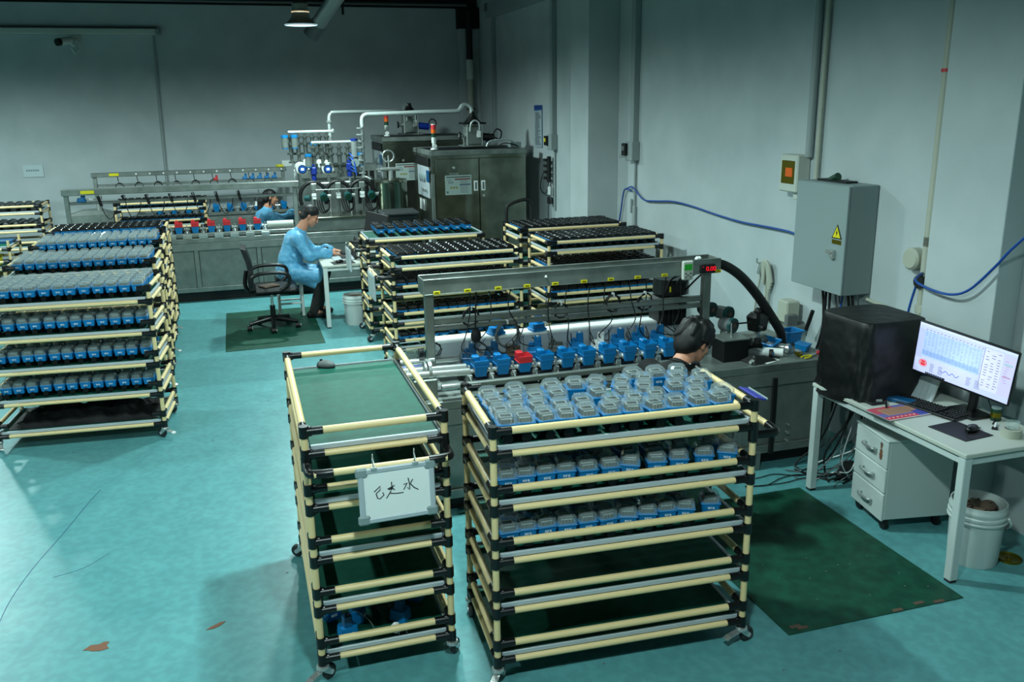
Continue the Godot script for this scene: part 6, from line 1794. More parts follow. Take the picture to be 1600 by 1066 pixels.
# ---------------------------------------------------------------- the desk by the right wall
func drape(c: Vector3, s: Vector3, flare: float, seed_: int) -> MB:   # a cloth cover hanging over a box
	var f := FastNoiseLite.new()
	f.seed = seed_
	f.frequency = 3.0
	var b := MB.new()
	var seg := 56
	var rows := 16
	var pts := []
	for j in rows + 3:
		var v := clampf(float(j) / rows, 0.0, 1.0)
		var ring_ := []
		for k in seg:
			var a := TAU * k / seg
			var ca := cos(a)
			var sa := sin(a)
			var e := 0.34
			var sx := signf(ca) * pow(absf(ca), e)
			var sz := signf(sa) * pow(absf(sa), e)
			var y := s.y * v
			var sc := 1.0 + flare * (1.0 - v) * (1.0 - v)
			if j > rows:
				sc = [0.93, 0.0][j - rows - 1]
				y = s.y * 1.012
			elif j == rows:
				sc = 0.985
			var fold := f.get_noise_3d(ca * 0.9, v * 0.5, sa * 0.9) * 0.16 * (1.0 - v * 0.7) + f.get_noise_3d(ca * 3.0 + v, v, sa * 3.0) * 0.045 * (1.0 - v * 0.8)
			if j > rows:
				fold = 0.0
			ring_.append(c + Vector3(sx * s.x * 0.5 * (sc + fold), y + (f.get_noise_2d(a, 4.0) * 0.02 if j == 0 else 0.0), sz * s.z * 0.5 * (sc + fold)))
		pts.append(ring_)
	var nrm := func(j: int, k: int) -> Vector3:
		var p: Vector3 = pts[j][(k + 1) % seg] - pts[j][(k + seg - 1) % seg]
		var q: Vector3 = pts[mini(j + 1, rows + 1)][k] - pts[maxi(j - 1, 0)][k]
		var n := q.cross(p)
		if n.dot(pts[j][k] - c - Vector3(0, s.y * 0.5, 0)) < 0.0:
			n = -n
		return n.normalized()
	var base := b.V.size()
	for j in rows + 3:
		for k in seg:
			b.vert(pts[j][k], nrm.call(j, k) if j <= rows else Vector3.UP)
	for j in rows + 2:
		for k in seg:
			var a := base + j * seg + k
			var d := base + j * seg + (k + 1) % seg
			b.tri(a, d, a + seg)
			b.tri(d, d + seg, a + seg)
	return b

func right_desk() -> void:
	desk("white desk with monitor, keyboard and drawers beneath, against the right wall", 3.47, 4.10, -4.64, -3.34, 0.75)
	var o := thing("covered_printer", "boxy machine under a black cloth cover on the desk's far end", "machine", Vector3(3.745, 0.75, -4.43))
	part("cloth_cover", drape(Vector3(-0.02, -0.045, 0), Vector3(0.47, 0.53, 0.47), 0.08, 12), "clothblack", o)
	# monitor
	var im := Image.create(512, 304, false, Image.FORMAT_RGB8)
	im.fill(Color(0.74, 0.76, 0.90))
	var r := RandomNumberGenerator.new()
	r.seed = 3
	im.fill_rect(Rect2i(0, 0, 512, 12), Color(0.80, 0.82, 0.94))
	im.fill_rect(Rect2i(34, 40, 310, 160), Color(0.66, 0.74, 0.90))
	im.fill_rect(Rect2i(34, 160, 310, 30), Color(0.56, 0.66, 0.84))
	im.fill_rect(Rect2i(0, 34, 34, 180), Color(0.70, 0.72, 0.90))
	for k in 16:
		im.fill_rect(Rect2i(38 + k * 20, 30, 8, 3), Color(0.25, 0.25, 0.35))
	for y in range(44, 198, 11):
		for k in 16:
			if r.randf() < 0.86:
				im.fill_rect(Rect2i(38 + k * 20, y, 5 + r.randi() % 8, 2), Color(0.36, 0.42, 0.58))
	im.fill_rect(Rect2i(352, 20, 2, 250), Color(0.35, 0.38, 0.5))
	im.fill_rect(Rect2i(356, 24, 92, 244), Color(0.80, 0.80, 0.92))
	im.fill_rect(Rect2i(452, 24, 58, 244), Color(0.76, 0.74, 0.88))
	for y in range(36, 256, 16):
		for k in 3:
			if r.randf() < 0.75:
				im.fill_rect(Rect2i(364 + k * 30, y, 12 + r.randi() % 8, 3), Color(0.28, 0.28, 0.38))
	for y in range(60, 200, 14):
		im.fill_rect(Rect2i(460 + r.randi() % 10, y, 18, 2), Color(0.6, 0.42, 0.5))
	im.fill_rect(Rect2i(456, 74, 44, 10), Color(0.60, 0.72, 0.74))
	im.fill_rect(Rect2i(460, 150, 40, 4), Color(0.62, 0.3, 0.4))
	for y in range(232, 282, 9):
		for k in 4:
			im.fill_rect(Rect2i(90 + (k % 2) * 46 + (k / 2) * 200, y, 16 + r.randi() % 14, 3), Color(0.4, 0.4, 0.5))
	for k in 100:
		var yy := 252 + int(8.0 * sin(k * 0.17))
		im.fill_rect(Rect2i(150 + k, yy, 2, 3), Color(0.12, 0.2, 0.62))
	im.fill_rect(Rect2i(70, 292, 110, 12), Color(0.06, 0.09, 0.16))
	for k in 8:
		im.fill_rect(Rect2i(76 + k * 12, 295, 5, 5), Color(0.5, 0.6, 0.7))
	for y in 46:
		for x in 46:
			var d := Vector2(x - 22.5, y - 22.5).length()
			if d < 22.5:
				im.set_pixel(26 + x, 220 + y, Color(0.85, 0.05, 0.16) if d < 16.0 or d > 19.0 else Color(0.95, 0.8, 0.85))
	texmat("screen", im, 0.72, 0.3)
	var yaw := 0.349
	var tilt := -0.194
	var rt := Vector3(sin(yaw), 0, cos(yaw))
	var nn := Vector3(-cos(yaw), 0, sin(yaw))
	var up := Vector3.UP * cos(tilt) - nn * sin(tilt)
	var rt2 := rt * cos(-0.156) + up * sin(-0.156)
	var up2 := up * cos(-0.156) - rt * sin(-0.156)
	o = thing("monitor", "flat monitor showing a pale data table with red stop button on the right desk", "monitor", Vector3(3.96, 0.75, -3.84))
	var bs := Basis(rt2, up2, rt2.cross(up2))
	var c0 := Vector3(3.886, 1.063, -3.85) - Vector3(3.96, 0.75, -3.84)
	var b := MB.new()
	b.box(Vector3(0, 0, -0.014), Vector3(0.572, 0.346, 0.024), 0.005)
	var hs := part("housing", b, "blackplastic", o)
	hs.transform = Transform3D(bs, c0)
	var scr := part("screen", printed(Vector3(0.556, 0.322, 0.003)), "screen", hs, Vector3(0, 0.006, 0.0))
	part("stop_text", lettering("STOP", 0.011, 0.001), "pale", scr, Vector3(-0.556 / 2 + 0.556 * 48.5 / 512, 0.161 - 0.322 * 242.5 / 304, 0.002))
	var gl := OmniLight3D.new()
	gl.name = "screen_light"
	gl.light_color = Color(0.8, 0.84, 1.0)
	gl.light_energy = 0.012
	gl.light_size = 0.08
	gl.omni_range = 12.0
	gl.omni_attenuation = 2.0
	gl.shadow_enabled = true
	gl.position = Vector3(0, 0, 0.12)
	hs.add_child(gl)
	part("stand_neck", W([Vector3(0.02, 0.0, 0.0), Vector3(0.03, 0.14, 0.0), Vector3(0.0, 0.30, -0.01) + Vector3(0.0, 0, 0)], 0.026, 10), "blackplastic", o)
	part("stand_foot", B(Vector3(0.0, 0.008, 0), Vector3(0.16, 0.016, 0.22), 0.006), "blackplastic", o)
	part("cable", W([Vector3(0.03, 0.2, 0.05), Vector3(0.05, 0.08, 0.1), Vector3(0.03, 0.01, 0.16), Vector3(-0.02, 0.008, 0.2)], 0.004, 5), "black", o)
	# keyboard with separate keys
	o = thing("keyboard", "black computer keyboard in front of the monitor", "keyboard", Vector3(3.80, 0.751, -3.98), 0.0)
	o.rotation.y = 1.78 - PI
	part("case", B(Vector3(0, 0.008, 0), Vector3(0.45, 0.016, 0.15), 0.005), "blackplastic", o)
	var km := shared("key", func(): return B(Vector3(0, 0.004, 0), Vector3(0.0165, 0.009, 0.0165), 0.003))
	for row in 6:
		for k in 21:
			if k == 15 or (row == 4 and k > 15 and k < 18):
				continue
			if row == 5 and k > 3 and k < 9:
				if k == 6:
					part("space_bar", shared("spacebar", func(): return B(Vector3(0, 0.004, 0), Vector3(0.095, 0.009, 0.0165), 0.003)), "black", o, Vector3(-0.21 + 6 * 0.021, 0.0155, -0.055 + 5 * 0.0215))
				continue
			part("key", km, "black", o, Vector3(-0.21 + k * 0.021, 0.0155, -0.055 + row * 0.0215))
	part("cable", W([Vector3(0.1, 0.008, -0.075), Vector3(0.16, 0.006, -0.11), Vector3(0.22, 0.006, -0.09)], 0.003, 5), "black", o)
	solo("mouse_pad", B(Vector3.ZERO, Vector3(0.21, 0.004, 0.25), 0.001), "black", "black mouse pad on the near end of the monitor desk", "mouse pad", Vector3(3.70, 0.7525, -3.625), Vector3(0, 0.1, 0))
	o = thing("computer_mouse", "black wired mouse on the pad beside the keyboard", "mouse", Vector3(3.755, 0.755, -3.60), -1.2)
	b = MB.new()
	b.ball(Vector3(0, 0.013, 0), Vector3(0.030, 0.024, 0.052), 16)
	part("shell", b, "blackplastic", o)
	part("wheel", T(Vector3(-0.004, 0.034, 0.026), Vector3(0.004, 0.034, 0.026), 0.007, 10), "grey", o)
	part("cable", W([Vector3(0, 0.01, 0.05), Vector3(0.02, 0.006, 0.10), Vector3(0.07, 0.004, 0.13)], 0.002, 5), "black", o)
	part("tag", B(Vector3(0.0, 0.006, -0.055), Vector3(0.04, 0.006, 0.03), 0.002), "grey", o)
	# calendar-like leaflet, papers, pens
	im = Image.create(160, 128, false, Image.FORMAT_RGB8)
	im.fill(Color(0.42, 0.40, 0.62))
	im.fill_rect(Rect2i(0, 0, 70, 60), Color(0.74, 0.30, 0.36))
	im.fill_rect(Rect2i(20, 20, 90, 64), Color(0.68, 0.52, 0.40))
	im.fill_rect(Rect2i(90, 70, 70, 58), Color(0.26, 0.30, 0.62))
	im.fill_rect(Rect2i(0, 96, 90, 26), Color(0.78, 0.22, 0.28))
	for k in 7:
		im.fill_rect(Rect2i(6 + k * 12, 103, 6, 7), Color(0.9, 0.8, 0.8))
	for y in range(26, 80, 5):
		im.fill_rect(Rect2i(26, y, 76, 2), Color(0.52, 0.36, 0.32))
	im.fill_rect(Rect2i(0, 122, 160, 6), Color(0.76, 0.78, 0.72))
	texmat("leaflet", im)
	solo("leaflet", printed(Vector3(0.40, 0.20, 0.006)), "leaflet", "colourful printed leaflet lying in front of the keyboard", "leaflet", Vector3(3.64, 0.754, -3.985), Vector3(-PI / 2, 0, PI / 2 + 1.62 - PI + 0.0))
	o = thing("pen", "black pen lying across the colourful leaflet", "pen", Vector3(3.60, 0.763, -4.10), 0.9)
	part("barrel", T(Vector3(-0.06, 0, 0), Vector3(0.05, 0, 0), 0.0055, 8), "black", o)
	part("tip", T(Vector3(0.05, 0, 0), Vector3(0.065, 0, 0), 0.003, 8), "red", o)
	im = Image.create(128, 128, false, Image.FORMAT_RGB8)
	im.fill(Color(0.70, 0.74, 0.74))
	im.fill_rect(Rect2i(10, 14, 100, 16), Color(0.10, 0.36, 0.52))
	for y in range(40, 112, 5):
		im.fill_rect(Rect2i(14, y, 92, 1), Color(0.46, 0.52, 0.54))
	for x in range(14, 110, 18):
		im.fill_rect(Rect2i(x, 36, 1, 76), Color(0.5, 0.56, 0.58))
	texmat("form", im)
	o = thing("form_binder", "standing curled paper form with blue heading band behind the keyboard", "form", Vector3(3.90, 0.752, -4.20))
	var sh := part("sheet", printed(Vector3(0.24, 0.24, 0.003)), "form", o, Vector3(0.0, 0.075, 0.0), Vector3(-0.75, -PI / 2 + 0.5, 0))
	part("backing", B(Vector3(0.0, 0, -0.006), Vector3(0.25, 0.25, 0.006), 0.002), "offwhite", sh)
	o = thing("binder_clip_tray", "small tray of pens and clips by the covered machine's foot", "tray", Vector3(3.57, 0.752, -4.17))
	part("tray", B(Vector3(0, 0.008, 0), Vector3(0.10, 0.014, 0.08), 0.004), "black", o)
	part("eraser", B(Vector3(-0.04, 0.02, -0.05), Vector3(0.04, 0.02, 0.025), 0.004), "cream", o)
	part("clip", T(Vector3(0.0, 0.02, 0.02), Vector3(0.03, 0.02, 0.03), 0.01, 8), "chrome", o)
	solo("notebook", B(Vector3(0, 0.012, 0), Vector3(0.08, 0.024, 0.18), 0.004), "bluedark", "dark notebook standing between the covered machine and the keyboard", "notebook", Vector3(3.73, 0.752, -4.14), Vector3(0, 0.4, 0))
	# cups and tape at the near end
	o = thing("ink_jar", "dark green glass jar at the monitor's right foot", "jar", Vector3(4.02, 0.75, -3.70))
	part("jar", T(Vector3(0, 0, 0), Vector3(0, 0.07, 0), 0.028, 16), "greenplastic", o)
	part("label", T(Vector3(0, 0.02, 0), Vector3(0, 0.05, 0), 0.0285, 16), "brass", o)
	part("lid", T(Vector3(0, 0.07, 0), Vector3(0, 0.078, 0), 0.027, 16), "boxgrey", o)
	o = thing("tape_roll", "wide roll of pale tape lying near the desk's right edge", "tape", Vector3(3.90, 0.75, -3.475))
	b = MB.new()
	b.lathe([Vector2(0.036, 0.0), Vector2(0.052, 0.0), Vector2(0.052, 0.045), Vector2(0.036, 0.045), Vector2(0.036, 0.0)], 28)
	part("roll", b, "pvc", o)
	b = MB.new()
	b.lathe([Vector2(0.0, 0.046), Vector2(0.030, 0.046), Vector2(0.036, 0.085), Vector2(0.034, 0.085), Vector2(0.028, 0.05), Vector2(0.0, 0.05)], 24)
	solo("glass_cup", b, "glass", "small clear glass cup standing on the tape roll", "cup", Vector3(3.90, 0.75, -3.475))
	o = thing("white_key", "white plastic clip lying between jar and tape roll", "clip", Vector3(3.94, 0.755, -3.62), 0.7)
	part("blade", T(Vector3(-0.05, 0, 0), Vector3(0.03, 0.004, 0), 0.007, 8), "pale", o)
	part("grip", B(Vector3(-0.05, 0, 0), Vector3(0.03, 0.012, 0.03), 0.003), "black", o)
	solo("cable_loop", W([Vector3(3.98, 0.76, -3.36), Vector3(3.96, 0.79, -3.33), Vector3(3.98, 0.85, -3.31), Vector3(4.02, 0.88, -3.30), Vector3(4.05, 0.85, -3.32), Vector3(4.04, 0.76, -3.36)], 0.007, 6), "black", "loop of black cable at the desk's right edge", "cable")
	# drawer unit
	o = thing("drawer_unit", "white rolling drawer unit with three drawers under the monitor desk", "drawers", Vector3(3.765, 0, -4.10), -0.17)
	part("body", B(Vector3(0.01, 0.325, 0), Vector3(0.42, 0.50, 0.365), 0.006), "paintwhite", o)
	part("top", B(Vector3(0.0, 0.582, 0), Vector3(0.44, 0.018, 0.375), 0.005), "paintwhite", o)
	for k in 3:
		var y: float = [0.488, 0.325, 0.155][k]
		var h: float = [0.165, 0.15, 0.175][k]
		var dr := part("drawer", B(Vector3(-0.206, y, 0), Vector3(0.018, h, 0.36), 0.004), "paintwhite", o)
		part("handle", W([Vector3(-0.213, y + 0.01, -0.06), Vector3(-0.24, y + 0.005, -0.055), Vector3(-0.243, y + 0.004, 0.0), Vector3(-0.24, y + 0.005, 0.055), Vector3(-0.213, y + 0.01, 0.06)], 0.009, 8), "chrome", dr)
		if k == 0:
			b = MB.new()
			for q in [[0.052, 0.0, 0.012], [0.036, -0.002, 0.009], [0.012, 0.0, 0.014], [-0.012, 0.0, 0.017], [-0.03, 0.0, 0.013]]:
				b.tube(Vector3(-0.2145, y + q[0], 0.115 + q[1]), Vector3(-0.2175, y + q[0], 0.115 + q[1]), q[2], q[2], 12)
			part("brown_sticker", b, "rust", dr)
			part("sticker_head", T(Vector3(-0.217, y + 0.056, 0.115), Vector3(-0.219, y + 0.056, 0.115), 0.012, 12), "brown", dr)
	for s in [[-1, -1], [1, -1], [1, 1], [-1, 1]]:
		part("castor", T(Vector3(s[0] * 0.17 - 0.012, 0.035, s[1] * 0.14), Vector3(s[0] * 0.17 + 0.012, 0.035, s[1] * 0.14), 0.035, 16), "black", o)
		part("castor_fork", B(Vector3(s[0] * 0.17, 0.058, s[1] * 0.14), Vector3(0.04, 0.034, 0.04), 0.006), "blackplastic", o)
	bucket("white plastic bucket full of crumpled wrapping beneath the monitor desk's near end", Vector3(3.80, 0, -3.53), 0.145, 0.36, true)
	o = thing("brass_lid", "round dull brass lid lying on the floor behind the white bucket", "lid", Vector3(3.99, 0, -3.455))
	b = MB.new()
	b.lathe([Vector2(0.0, 0.012), Vector2(0.012, 0.014), Vector2(0.014, 0.006), Vector2(0.05, 0.006), Vector2(0.064, 0.014), Vector2(0.068, 0.012), Vector2(0.068, 0.0), Vector2(0.0, 0.0)], 28)
	part("disc", b, "brass", o)
	part("centre", T(Vector3(0, 0.006, 0), Vector3(0, 0.016, 0), 0.012, 12), "brown", o)
	stool("white-legged stool with dark green seat at the picture's right edge", Vector3(4.09, 0, -3.14), 0.56, "greenmat", 0.05)
	# cords under the desk
	var rg := RandomNumberGenerator.new()
	rg.seed = 29
	o = thing("cord_tangle", "tangle of black and white cords hanging and lying under the desk's far end", "cables", Vector3(3.85, 0, -4.75))
	for k in 16:
		var p := Vector3(rg.randf_range(-0.12, 0.22), 0.72, rg.randf_range(-0.05, 0.3))
		var pts := [p, p + Vector3(rg.randf_range(-0.06, 0.06), -0.25, rg.randf_range(-0.05, 0.05)), Vector3(p.x + rg.randf_range(-0.15, 0.1), 0.2, p.z + rg.randf_range(-0.2, 0.1)), Vector3(p.x + rg.randf_range(-0.2, 0.1), 0.012, p.z + rg.randf_range(-0.3, 0.0)), Vector3(p.x + rg.randf_range(-0.45, 0.1), 0.01, p.z + rg.randf_range(-0.4, 0.0))]
		part("cord", W(pts, 0.0045 if k % 3 else 0.007, 6), ["black", "grey", "pale"][k % 3], o)
	for k in 3:
		var pts := []
		for j in 7:
			pts.append(Vector3(-0.75 + j * 0.15, 0.008, -0.1 + k * 0.06 + rg.randf_range(-0.05, 0.05)))
		part("floor_cord", W(pts, 0.0035, 6), "black", o)
	part("power_strip", B(Vector3(0.02, 0.03, 0.02), Vector3(0.28, 0.05, 0.07), 0.01), "black", o, Vector3.ZERO, Vector3(0, 0.7, 0))

# ---------------------------------------------------------------- people
# surface nets over a field of blended capsules [a, b, ra, rb], ellipsoids [centre, radii] and cuts [centre, radii, 0]
func flesh(bones: Array, cell: float, k: float, b: MB) -> void:
	var lo := Vector3.ONE * 99.0
	var hi := -lo
	for q in bones:
		if q.size() == 3:
			continue
		if q.size() == 4:
			var r := Vector3.ONE * (maxf(q[2], q[3]) + k)
			lo = lo.min(q[0] - r).min(q[1] - r)
			hi = hi.max(q[0] + r).max(q[1] + r)
		else:
			lo = lo.min(q[0] - q[1] - Vector3.ONE * k)
			hi = hi.max(q[0] + q[1] + Vector3.ONE * k)
	lo -= Vector3.ONE * cell * 2.0
	hi += Vector3.ONE * cell * 2.0
	var nx := int((hi.x - lo.x) / cell) + 1
	var ny := int((hi.y - lo.y) / cell) + 1
	var nz := int((hi.z - lo.z) / cell) + 1
	var F := PackedFloat32Array()
	F.resize(nx * ny * nz)
	F.fill(1.0)
	for q in bones:
		var cut: bool = q.size() == 3
		var cap: bool = q.size() == 4
		var pad := Vector3.ONE * (k + cell * 2.0)
		var a: Vector3
		var c: Vector3
		var A: Vector3 = q[0]
		var D := Vector3.ZERO
		var dd := 1.0
		var ra := 0.0
		var rb := 0.0
		var er := Vector3.ONE
		var em := 1.0
		if cap:
			ra = q[2]
			rb = q[3]
			D = q[1] - A
			dd = maxf(D.length_squared(), 1e-9)
			var r := Vector3.ONE * maxf(ra, rb)
			a = A.min(q[1]) - r - pad
			c = A.max(q[1]) + r + pad
		else:
			er = q[1]
			em = minf(er.x, minf(er.y, er.z))
			a = A - er - pad
			c = A + er + pad
		a = (a - lo) / cell
		c = (c - lo) / cell
		for z in range(maxi(int(a.z), 0), mini(int(c.z) + 2, nz)):
			for y in range(maxi(int(a.y), 0), mini(int(c.y) + 2, ny)):
				var row := (z * ny + y) * nx
				for x in range(maxi(int(a.x), 0), mini(int(c.x) + 2, nx)):
					var p := lo + Vector3(x, y, z) * cell
					var d: float
					if cap:
						var t := clampf((p - A).dot(D) / dd, 0.0, 1.0)
						d = p.distance_to(A + D * t) - lerpf(ra, rb, t)
					else:
						d = (((p - A) / er).length() - 1.0) * em
					var f := F[row + x]
					if cut:
						F[row + x] = maxf(f, -d)
					elif d - f > k:
						pass
					elif f - d > k:
						F[row + x] = d
					else:
						var h := clampf(0.5 + 0.5 * (f - d) / k, 0.0, 1.0)
						F[row + x] = lerpf(f, d, h) - k * h * (1.0 - h)
	var ids := {}
	var step := [1, nx, nx * ny]
	for z in range(1, nz - 2):
		for y in range(1, ny - 2):
			var row := (z * ny + y) * nx
			for x in range(1, nx - 2):
				var i := row + x
				var s := F[i] < 0.0
				var same := true
				for o in [1, nx, nx + 1, nx * ny, nx * ny + 1, nx * ny + nx, nx * ny + nx + 1]:
					if (F[i + o] < 0.0) != s:
						same = false
						break
				if same:
					continue
				var sum := Vector3.ZERO
				var n := 0
				for e in 12:
					var ax := e / 4
					var u := (ax + 1) % 3
					var w := (ax + 2) % 3
					var c0 := Vector3.ZERO
					c0[u] = float(e & 1)
					c0[w] = float((e >> 1) & 1)
					var j: int = i + (e & 1) * step[u] + ((e >> 1) & 1) * step[w]
					var f0 := F[j]
					var f1: float = F[j + step[ax]]
					if (f0 < 0.0) != (f1 < 0.0):
						c0[ax] = f0 / (f0 - f1)
						sum += c0
						n += 1
				var g := Vector3(F[i + 1] - F[i - 1] + F[i + 1 + nx + nx * ny] - F[i - 1 + nx + nx * ny], F[i + nx] - F[i - nx] + F[i + nx + 1 + nx * ny] - F[i - nx + 1 + nx * ny], F[i + nx * ny] - F[i - nx * ny] + F[i + nx * ny + 1 + nx] - F[i - nx * ny + 1 + nx])
				ids[i] = b.vert(lo + (Vector3(x, y, z) + sum / n) * cell, g)
	for i in ids:
		for ax in 3:
			var u: int = step[(ax + 1) % 3]
			var w: int = step[(ax + 2) % 3]
			if (F[i] < 0.0) == (F[i + step[ax]] < 0.0):
				continue
			if ids.has(i - u) and ids.has(i - w) and ids.has(i - u - w):
				b.tri(ids[i], ids[i - u], ids[i - w])
				b.tri(ids[i - u], ids[i - u - w], ids[i - w])

func head_bones(x: Transform3D) -> Array:
	var s := [[Vector3(0, 0.03, -0.012), Vector3(0.076, 0.088, 0.096)], [Vector3(0, -0.035, 0.030), Vector3(0.058, 0.078, 0.060)], [Vector3(0, -0.094, 0.064), Vector3(0, -0.094, 0.062), 0.021, 0.021], [Vector3(0, 0.012, 0.088), Vector3(0, -0.022, 0.106), 0.009, 0.013],
		[Vector3(-0.034, 0.026, 0.077), Vector3(0.034, 0.026, 0.077), 0.012, 0.012], [Vector3(-0.018, -0.054, 0.085), Vector3(0.018, -0.054, 0.085), 0.009, 0.009], [Vector3(-0.036, -0.02, 0.066), Vector3(0.036, -0.02, 0.066), 0.022, 0.022],
		[Vector3(-0.080, 0.014, -0.008), Vector3(-0.080, -0.022, -0.004), 0.012, 0.008], [Vector3(0.080, 0.014, -0.008), Vector3(0.080, -0.022, -0.004), 0.012, 0.008], [Vector3(0, -0.06, -0.02), Vector3(0, -0.13, -0.035), 0.052, 0.052]]
	var out := []
	for q in s:
		if q.size() == 4:
			out.append([x * (q[0] as Vector3), x * (q[1] as Vector3), q[2], q[3]])
		else:
			out.append([x * (q[0] as Vector3), q[1]])
	return out

func hand_bones(x: Transform3D, side: float, curl: float) -> Array:   # fingers along +z, palm down, thumb towards side
	var out := [[x * Vector3(0, 0, -0.05), x * Vector3(0, 0, 0.0), 0.026, 0.026], [x * Vector3(-0.022, 0, 0.0), x * Vector3(-0.026, 0, 0.045), 0.016, 0.013], [x * Vector3(0.022, 0, 0.0), x * Vector3(0.026, 0, 0.045), 0.016, 0.013], [x * Vector3(0, 0.002, 0.0), x * Vector3(0, 0.002, 0.045), 0.017, 0.014]]
	for k in 4:
		var fx := (-0.029 + k * 0.0195) * -side
		var L: float = [0.072, 0.084, 0.078, 0.060][k]
		var p := Vector3(fx, 0.002, 0.05)
		var q := p + Vector3(fx * 0.12, -sin(curl * 0.4), cos(curl * 0.4)) * L * 0.52
		var e := q + Vector3(fx * 0.05, -sin(curl * 1.4), cos(curl * 1.4)) * L * 0.5
		out.append([x * p, x * q, 0.0095, 0.0085])
		out.append([x * q, x * e, 0.0085, 0.007])
	out.append([x * Vector3(side * 0.026, -0.004, -0.012), x * Vector3(side * 0.052, -0.012, 0.022), 0.013, 0.010])
	out.append([x * Vector3(side * 0.052, -0.012, 0.022), x * Vector3(side * 0.050, -0.022, 0.052), 0.010, 0.008])
	return out

func person(label: String, at: Vector3, turn: float, j: Dictionary, look: Dictionary) -> Node3D:
	var o := thing("person", label, "person", at, turn)
	var hx := Transform3D(Basis.from_euler(j.head_turn), j.head)
	var cell: float = look.cell
	# body: one skin mesh with trunk, limbs, head and hands
	var body := [[j.pelvis, j.waist, 0.125, 0.115], [j.waist, j.chest, 0.115, 0.125], [j.chest, j.neck, 0.11, 0.058], [j.neck, hx * Vector3(0, -0.06, -0.02), 0.056, 0.052]]
	for s in [0, 1]:
		body.append_array([[j.chest, j.shoulder[s], 0.09, 0.055], [j.shoulder[s], j.elbow[s], 0.050, 0.040], [j.elbow[s], j.wrist[s], 0.038, 0.027], [j.pelvis, j.hip[s], 0.11, 0.085], [j.hip[s], j.knee[s], 0.082, 0.056], [j.knee[s], j.ankle[s], 0.054, 0.036], [j.ankle[s], j.toe[s], 0.036, 0.026]])
	var b := MB.new()
	flesh(body, cell, 0.035, b)
	flesh(head_bones(hx), look.head_cell, 0.018, b)
	for s in [0, 1]:
		var d: Vector3 = (j.finger[s] - j.wrist[s]).normalized()
		var x: Vector3 = Vector3.UP.cross(d).normalized()
		flesh(hand_bones(Transform3D(Basis(x, d.cross(x), d), j.wrist[s] + d * 0.05), 1.0 if s == 0 else -1.0, 0.45), 0.005, 0.006, b)
	part("body", b, "skin", o)
	# eyes and brows
	for s in [-1, 1]:
		b = MB.new()
		b.ball(hx * Vector3(s * 0.030, 0.008, 0.081), Vector3(0.011, 0.006, 0.008), 8)
		part("eye", b, "black", o)
		part("eyebrow", W([hx * Vector3(s * 0.016, 0.032, 0.089), hx * Vector3(s * 0.03, 0.035, 0.087), hx * Vector3(s * 0.046, 0.03, 0.076)], 0.0035, 5), "hair", o)
	# clothing
	b = MB.new()
	var top := [[j.pelvis, j.waist, 0.150, 0.138], [j.waist, j.chest, 0.138, 0.146], [j.chest, j.neck.lerp(j.chest, 0.25), 0.13, 0.075]]
	for s in [0, 1]:
		top.append_array([[j.chest, j.shoulder[s], 0.11, 0.075], [j.shoulder[s], j.elbow[s] if look.long else j.shoulder[s].lerp(j.elbow[s], 0.6), 0.074, 0.062]])
		if look.long:
			top.append([j.elbow[s], j.wrist[s], 0.062, 0.046])
			top.append([j.wrist[s].lerp(j.elbow[s], 0.08), j.wrist[s], 0.048, 0.044])
			top.append([j.hip[s], j.hip[s].lerp(j.knee[s], 0.85), 0.115, 0.095])
			top.append([j.hip[s].lerp(j.knee[s], 0.45) + Vector3(0, -0.06, 0), j.hip[s].lerp(j.knee[s], 0.8) + Vector3(0, -0.13, 0), 0.07, 0.05])
			top.append([j.hip[s].lerp(j.knee[s], 0.9), j.hip[s].lerp(j.knee[s], 0.92) + Vector3(0, -0.14, 0), 0.075, 0.045])
			top.append([j.pelvis + Vector3(0, 0.0, -0.02), j.pelvis + Vector3(0, -0.06, 0.0), 0.14, 0.11])
		else:
			top.append([j.pelvis, j.hip[s], 0.14, 0.12])
	# sleeve wrinkles
	var r := RandomNumberGenerator.new()
	r.seed = int(at.x * 100.0) + 7
	for s in [0, 1]:
		for k in 6:
			var p: Vector3 = j.shoulder[s].lerp(j.elbow[s], 0.25 + 0.13 * k) if k < 4 or not look.long else j.elbow[s].lerp(j.wrist[s], 0.3 + 0.15 * (k - 4))
			if not look.long and k > 2:
				continue
			var off := Vector3(r.randf_range(-1, 1), r.randf_range(-1, 1), r.randf_range(-1, 1)).normalized()
			top.append([p + off * 0.045, p + off * 0.045 + Vector3(r.randf_range(-0.04, 0.04), -0.03, r.randf_range(-0.04, 0.04)), 0.024, 0.018])
	for k in (22 if look.long else 8):   # folds in the cloth round the trunk
		var w: Vector3 = j.pelvis.lerp(j.chest, r.randf_range(0.05, 1.0))
		var an := r.randf() * TAU
		var p := w + Vector3(sin(an) * 0.135, 0, cos(an) * 0.125)
		var e := w + Vector3(sin(an + 0.5) * 0.135, r.randf_range(-0.13, 0.05), cos(an + 0.5) * 0.125)
		top.append([p, e, 0.022, 0.012])
	if look.long:
		for s in [0, 1]:
			for k in 5:   # bunched rings at the elbow and cuff
				var c: Vector3 = j.elbow[s].lerp(j.shoulder[s], 0.22 - 0.11 * k) if k < 3 else j.wrist[s].lerp(j.elbow[s], 0.08 + 0.16 * (k - 3))
				top.append([c + Vector3(r.randf_range(-0.02, 0.02), 0.045, -0.02), c + Vector3(r.randf_range(-0.03, 0.03), -0.045, 0.025), 0.03, 0.024])
	flesh(top, cell, 0.03, b)
	part("coat" if look.long else "shirt", b, look.top, o)
	# collar
	var cn: Vector3 = j.neck.lerp(j.chest, 0.22)
	var nd: Vector3 = (j.neck - j.chest).normalized()
	b = MB.new()
	b.t = Transform3D(Basis(Quaternion(Vector3.UP, nd)), cn)
